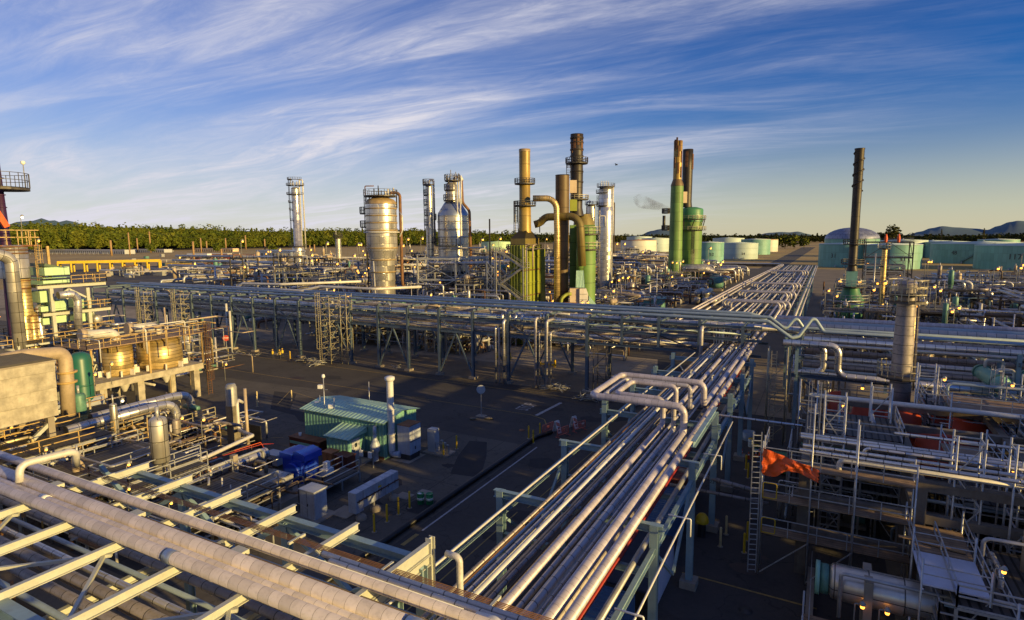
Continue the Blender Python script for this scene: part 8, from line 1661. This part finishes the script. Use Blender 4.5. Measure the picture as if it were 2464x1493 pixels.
one('pit_wall', MB().bx(-.1, 12, 30.2, 30.6, 0, 1.0).bx(-.1, .3, 30.2, 41, 0, .5), 'concrete', 'low concrete kerb wall round the lower right corner', 'kerb wall')
MBr = MB().rail([(.1, 41, .5), (.1, 30.4, 1.0), (9, 30.4, 1.0)], 1.1, .045, 1.5); one('railing', MBr, 'steel_galv', 'galvanised railing along the lower right kerb wall', 'railing')
# orange covered equipment
for i, (px_, row, w, d_, h, z) in enumerate(((2095, 1000, 3.4, 2.5, 1.4, 5.5), (2170, 1030, 2.6, 2.4, 2.2, 5.5), (2040, 1035, 4.2, 2, 1.5, 4), (2090, 1062, 4.4, 1.2, 1.2, 5.4), (2160, 1110, 5, 2, 1.6, 3), (1990, 1100, 2.2, 2.2, 1.6, 3.2), (2250, 1100, 3, 2.4, 2, 5.4), (2330, 1060, 3.2, 2.2, 2.2, 5.4), (2290, 1010, 3.0, 1.2, 1.0, 6.5), (2010, 970, 1.2, .8, 1.2, 7))):
    q = G(px_, row, z); b = MB(); P = [(-.5, -.5), (.5, -.5), (.5, .5), (-.5, .5)]; n = len(b.v)
    b.v += [(q.x+a*w, q.y+c*d_, z-1.2) for a, c in P]+[(q.x+a*w*.8+.2*math.sin(i+k), q.y+c*d_*.8, z+h*(.8+.2*math.cos(i*2+k))) for k, (a, c) in enumerate(P)]
    for f_ in ((0, 1, 5, 4), (1, 2, 6, 5), (2, 3, 7, 6), (3, 0, 4, 7), (4, 5, 6, 7)): b.f.append(tuple(n+k for k in f_)); b.uv += [(0, 0)]*4; b.sm.append(True)
    one('wrapped_equipment', b, 'orange_red', f'orange-red sheeted equipment in the right-hand unit, {ORD[i] if i else "first"} of ten', 'sheeted equipment', 'orange-red sheeted equipment')
for i, (p0, r0, z, r, m, x1, l) in enumerate(((1950, 950, 8.5, .2, 'pipe_white', 26, 'long smooth pale pipe above the orange sheeted equipment'), (1700, 995, 8.0, .09, 'insul_alu', -1, 'thin silver pipe linking the roadside rack to the right-hand unit'), (1925, 1043, 8.6, .1, 'insul_alu', 24, 'first thin silver pipe of the long parallel set'), (1925, 1050, 8.6, .14, 'insul_alu', 24, 'second silver pipe of the long parallel set'), (1930, 1071, 8.6, .11, 'insul_alu', 24, 'third silver pipe of the long parallel set'), (1922, 1082, 8.6, .12, 'insul_alu', 24, 'fourth silver pipe of the long parallel set'), (2080, 1078, 8.6, .1, 'insul_alu', 24, 'fifth, shorter silver pipe of the long parallel set'), (2150, 1042, 8.8, .1, 'insul_alu', 24, 'level silver pipe between the orange sheets and the long set'))):
    q = G(p0, r0, z); pipe([(q.x, q.y, z-(1.6 if i in (6,) else 0)), (q.x, q.y, z), (x1, q.y, z)] if i == 6 else [(q.x, q.y, z), (x1, q.y, z)], r, m, l, 'process_pipe', 'pipe', 'long pipes over the right-hand unit', 10)
q = G(2020, 1110, 8.0); pipe([(q.x, q.y, 6.8), (q.x, q.y, 8.1), (15, q.y, 8.1)], .16, 'pipe_light', 'smooth cream pipe with an upturned left end over the concrete frame', 'process_pipe', 'pipe', None, 12, .3)
pipe([G(1600, 1120, 4), G(1850, 1190, 4)], .16, 'insul_grime', 'grimy pipe pair crossing from the roadside rack, upper', 'process_pipe', 'pipe', None, 10); pipe([G(1610, 1165, 3.4), G(1850, 1212, 3.4)], .12, 'insul_grime', 'grimy pipe pair crossing from the roadside rack, lower', 'process_pipe', 'pipe', None, 10)
for i, (xa, l) in enumerate(((15.0, 'left'), (18.6, 'right'))):
    for j, z in enumerate((5.4, 7.4)):
        y0 = 72-i; t = thing('heat_exchanger', f'{["lower", "upper"][j]} pale teal exchanger of the {l} stacked pair', 'heat exchanger', (xa, y0, z), 'stacked pale teal exchangers'); MB().drum((xa, y0+6, z), (xa+.6, y0, z), .75, 24, .5).build('shell', 'green_mint', t)
        for q_ in (.05, .85): MB().tube([(xa+.6*(1-q_)-.01, y0+6*q_, z), (xa+.6*(1-q_), y0+6*q_+.18, z)], .9, 24).build('flange', 'machine_green', t)
        MB().tube([(xa+.1, y0+4.6, z+.5), (xa+.1, y0+4.6, z+1.5), (xa+1.6, y0+4.6, z+1.5), (xa+1.6, y0+4.6, z-2)], .16, 10, .3).build('pipe', 'pipe_light', t); MB().tube([(xa+.5, y0+1.4, z+.5), (xa+.5, y0+1.4, z+1.2), (xa+1.8, y0+1.4, z+1.2), (xa+1.8, y0+1.4, 2)], .16, 10, .3).build('pipe', 'pipe_light', t)
    MB().bx(xa-1.2, xa+1.8, y0, y0+6, 4.1, 4.5)
boxthing('exchanger_deck', 'dark grey deck slab carrying the pale teal exchangers', 'deck slab', 12.5, 26, 66, 79, 4.0, 4.5, 'steel_blue')
zone(20, -2.5, 6.5, 46, 62, 'inside the right scaffolded unit', 3, 2, 59, 4, 4, 7.6, mats=['pipe_grey', 'insul_alu', 'steel_galv', 'pipe_dark', 'pipe_blue'], rm='steel_galv', rr=(.05, .14), L=(2, 7), big=.9, w=.14)
zone(21, 6, 19, 44, 68, 'in the right part of the scaffolded unit', 5, 2, 98, 4, 6, 8.2, mats=['pipe_grey', 'insul_alu', 'steel_galv', 'pipe_dark', 'pipe_blue', 'paint_red'], rm='steel_galv', rr=(.05, .15), L=(2, 8), big=1.0, w=.14)
zone(22, 5, 13, 28, 42, 'in the bottom right corner', 2, 1, 40, 2, 2, 4.8, mats=['pipe_grey', 'insul_alu', 'steel_galv', 'pipe_dark'], rm='steel_galv', rr=(.05, .13), L=(2, 6), big=.9, w=.14)
for i, (x, y, h) in enumerate(((1.0, 46.0, 11), (7.8, 41.5, 10.5), (10.4, 41.2, 10.5), (12.6, 38, 9.4), (8.0, 60, 11), (4.2, 52.5, 10.5), (14, 61, 10.5), (-.8, 53.5, 10))): scaf(x, y, h, 1.3, 'bare galvanised scaffold tower in the right-hand unit', 'steel_galv', i % 3 == 0)
t = thing('scaffold_tower', 'tall braced ladder structure at the rack crossing, right side', 'scaffold tower', (-3.6, 68, 0)); 
for x in (-5.0, -3.2):
    for y in (66.5, 68): MB().cyl((x, y, 0), (x, y, 10.2), .06, 6).build('standard', 'handrail', t)
for z in (2, 4.2, 6.4, 8.6): MB().bar((-5, 66.5, z), (-3.2, 66.5, z), .06).bar((-5, 66.5, z-2), (-3.2, 66.5, z), .06).build('brace', 'handrail', t)
MB().ladder(-4.4, 66.4, .3, 10, R(-90), .5, False, .06).build('ladder', 'handrail', t); MB().ladder(-3.0, 66.8, .3, 9.4, R(0), .5, False, .06).build('ladder', 'handrail', t)
for i, (px_, row, z) in enumerate(((2062, 945, 6), (2355, 880, 6), (2415, 905, 6), (2205, 833, 9), (2180, 848, 9), (1335, 0, 0))):
    if row: q = G(px_, row, z); cl_lamp(q.x, q.y, 0, z, 'over the right-hand unit', 1.3, 'lamp_orange')
# smoke from behind the furnace ----------------------------------------
sm = bpy.data.materials.new('smoke_volume'); sm.use_nodes = True; N = sm.node_tree.nodes; Lk = sm.node_tree.links; N.remove(N['Principled BSDF']); pv = N.new('ShaderNodeVolumePrincipled'); pv.inputs['Color'].default_value = (.30, .30, .34, 1)
tx = N.new('ShaderNodeTexCoord'); nz = N.new('ShaderNodeTexNoise'); nz.inputs['Scale'].default_value = .14; nz.inputs['Detail'].default_value = 4; Lk.new(tx.outputs['Object'], nz.inputs['Vector']); mr = N.new('ShaderNodeMapRange'); mr.inputs['From Min'].default_value = .42; mr.inputs['From Max'].default_value = .80; mr.inputs['To Max'].default_value = .4; Lk.new(nz.outputs['Fac'], mr.inputs['Value']); Lk.new(mr.outputs[0], pv.inputs['Density']); Lk.new(pv.outputs[0], N['Material Output'].inputs['Volume']); MATS['smoke_volume'] = sm
ss = Spot(1623, 690); P = [Vector(ss.side(a, 60)+(ss.z(r_),)) for a, r_ in ((1612, 490), (1585, 480), (1560, 473), (1530, 466), (1500, 458))]
b = MB(); rad = [2, 5, 7, 8.5, 9]; Q_ = []; n = 12
b.tube([P[0], P[1], P[2], P[3], P[4]], 1.0, n, 20)
for i in range(len(b.v)):
    pass
sp_ = MB(); ax = (P[4]-P[0]); x_ = ax.normalized(); y_ = Vector((0, 0, 1)); zz_ = x_.cross(y_)
for i in range(9):
    q = i/8; c = P[0]+ax*q; rr_ = .7+3.6*q**.8 if i < 8 else 1.5
    for k in range(n): a = 2*math.pi*k/n; v_ = c+(y_*math.cos(a)+zz_*math.sin(a))*rr_; sp_.v.append(tuple(v_))
for i in range(8):
    for k in range(n): sp_.f.append((i*n+k, i*n+(k+1) % n, (i+1)*n+(k+1) % n, (i+1)*n+k)); sp_.uv += [(0, 0)]*4; sp_.sm.append(True)
for e_ in (0, 8): sp_.f.append(tuple(e_*n+k for k in (range(n) if e_ else range(n-1, -1, -1)))); sp_.uv += [(0, 0)]*n; sp_.sm.append(False)
o = sp_.build('smoke', 'smoke_volume'); o['kind'] = 'stuff'
bq = EYE+ray(1483, 397)*120; t = thing('bird', 'small dark gull gliding in the open sky right of the black stack', 'bird', bq)
b = MB(); b.tube([bq+Vector((-.25, 0, 0)), bq+Vector((.3, 0, .03))], .08, 8); b.build('body', 'steel_dark', t)
for s_ in (-1, 1): MB().quad([bq+Vector((.12, 0, .05)), bq+Vector((-.15, 0, .05)), bq+Vector((-.1, .55*s_, .25)), bq+Vector((-.25, 1.1*s_, .05)), bq+Vector((.1, .55*s_, .27))]).build('wing', 'steel_dark', t)

import re
# beyond the 300 process pipes that show largest, the rest of the small piping is one mass
def span(o):
    P = [proj(o.matrix_world @ Vector(c)) for c in o.bound_box]; xs = [min(max(p[0], -50), 2514) for p in P]; ys = [min(max(p[1], -50), 1543) for p in P]
    return (max(xs)-min(xs))*(max(ys)-min(ys)+3)
bpy.context.view_layer.update()
pp = sorted([o for o in SC.objects if o.parent is None and o.name.split('.')[0] == 'process_pipe'], key=span, reverse=True)
rest = pp[285:]; V = []; F = []; U = []; MI = []; SM = []; ms = []
for o in rest:
    me = o.data; n = len(V); V += [tuple(v.co+o.location) for v in me.vertices]; m = me.materials[0]
    if m not in ms: ms.append(m)
    k = ms.index(m); ul = me.uv_layers[0].data
    for p in me.polygons: F.append(tuple(n+i for i in p.vertices)); MI.append(k); SM.append(p.use_smooth)
    U += [c for q in ul for c in q.uv]; bpy.data.objects.remove(o)
me = bpy.data.meshes.new('small_piping'); me.from_pydata(V, [], F); uvl = me.uv_layers.new(name='UVMap'); uvl.data.foreach_set('uv', U); me.polygons.foreach_set('material_index', MI); me.polygons.foreach_set('use_smooth', SM)
for m in ms: me.materials.append(m)
o = bpy.data.objects.new('small_piping', me); SC.collection.objects.link(o); o['kind'] = 'stuff'
# labels that several things share get their place in the row, when there are few enough to count
by = {}
for o in SC.objects:
    if o.parent is None and o.get('label') and o.get('category'): by.setdefault(o['label'], []).append(o)
bpy.context.view_layer.update()
def midx(o):
    ms = [o] if o.type == 'MESH' else [c for c in o.children if c.type == 'MESH']
    p = sum(((m.matrix_world @ (sum((Vector(c) for c in m.bound_box), Vector())/8)) for m in ms), Vector())/max(1, len(ms))
    return proj(p)[0]
RK = ['leftmost', 'second from the left', 'third from the left', 'fourth from the left', 'fifth from the left', 'sixth from the left', 'seventh from the left', 'eighth from the left', 'ninth from the left', 'tenth from the left']
for l, os_ in by.items():
    n = len(os_)
    if 1 < n <= 20 and len(re.findall(r'[A-Za-z0-9]+', l)) <= 13:
        os_.sort(key=midx)
        for i, o in enumerate(os_):
            w = 'leftmost' if i == 0 else 'rightmost' if i == n-1 else 'middle one' if n == 3 else f'{ORD[i]} from left'
            o['label'] = f'{l}, {w}'
for o in SC.objects:
    if '_w' in o.keys(): del o['_w']

import re
nw = lambda l: len(re.findall(r"[A-Za-z0-9]+", l))
for o in SC.objects:
    l = o.get('label')
    if l and nw(l) > 16:
        for a_, b_ in ((' painted', ''), ('at one end', ''), ('standing ', ''), (' the ', ' '), ('shaped like a low gate', 'gate shaped'), (' of ', ' '), ('-', '')):
            if nw(l) > 16: l = ' '.join(l.replace(a_, b_).split())
        o['label'] = l
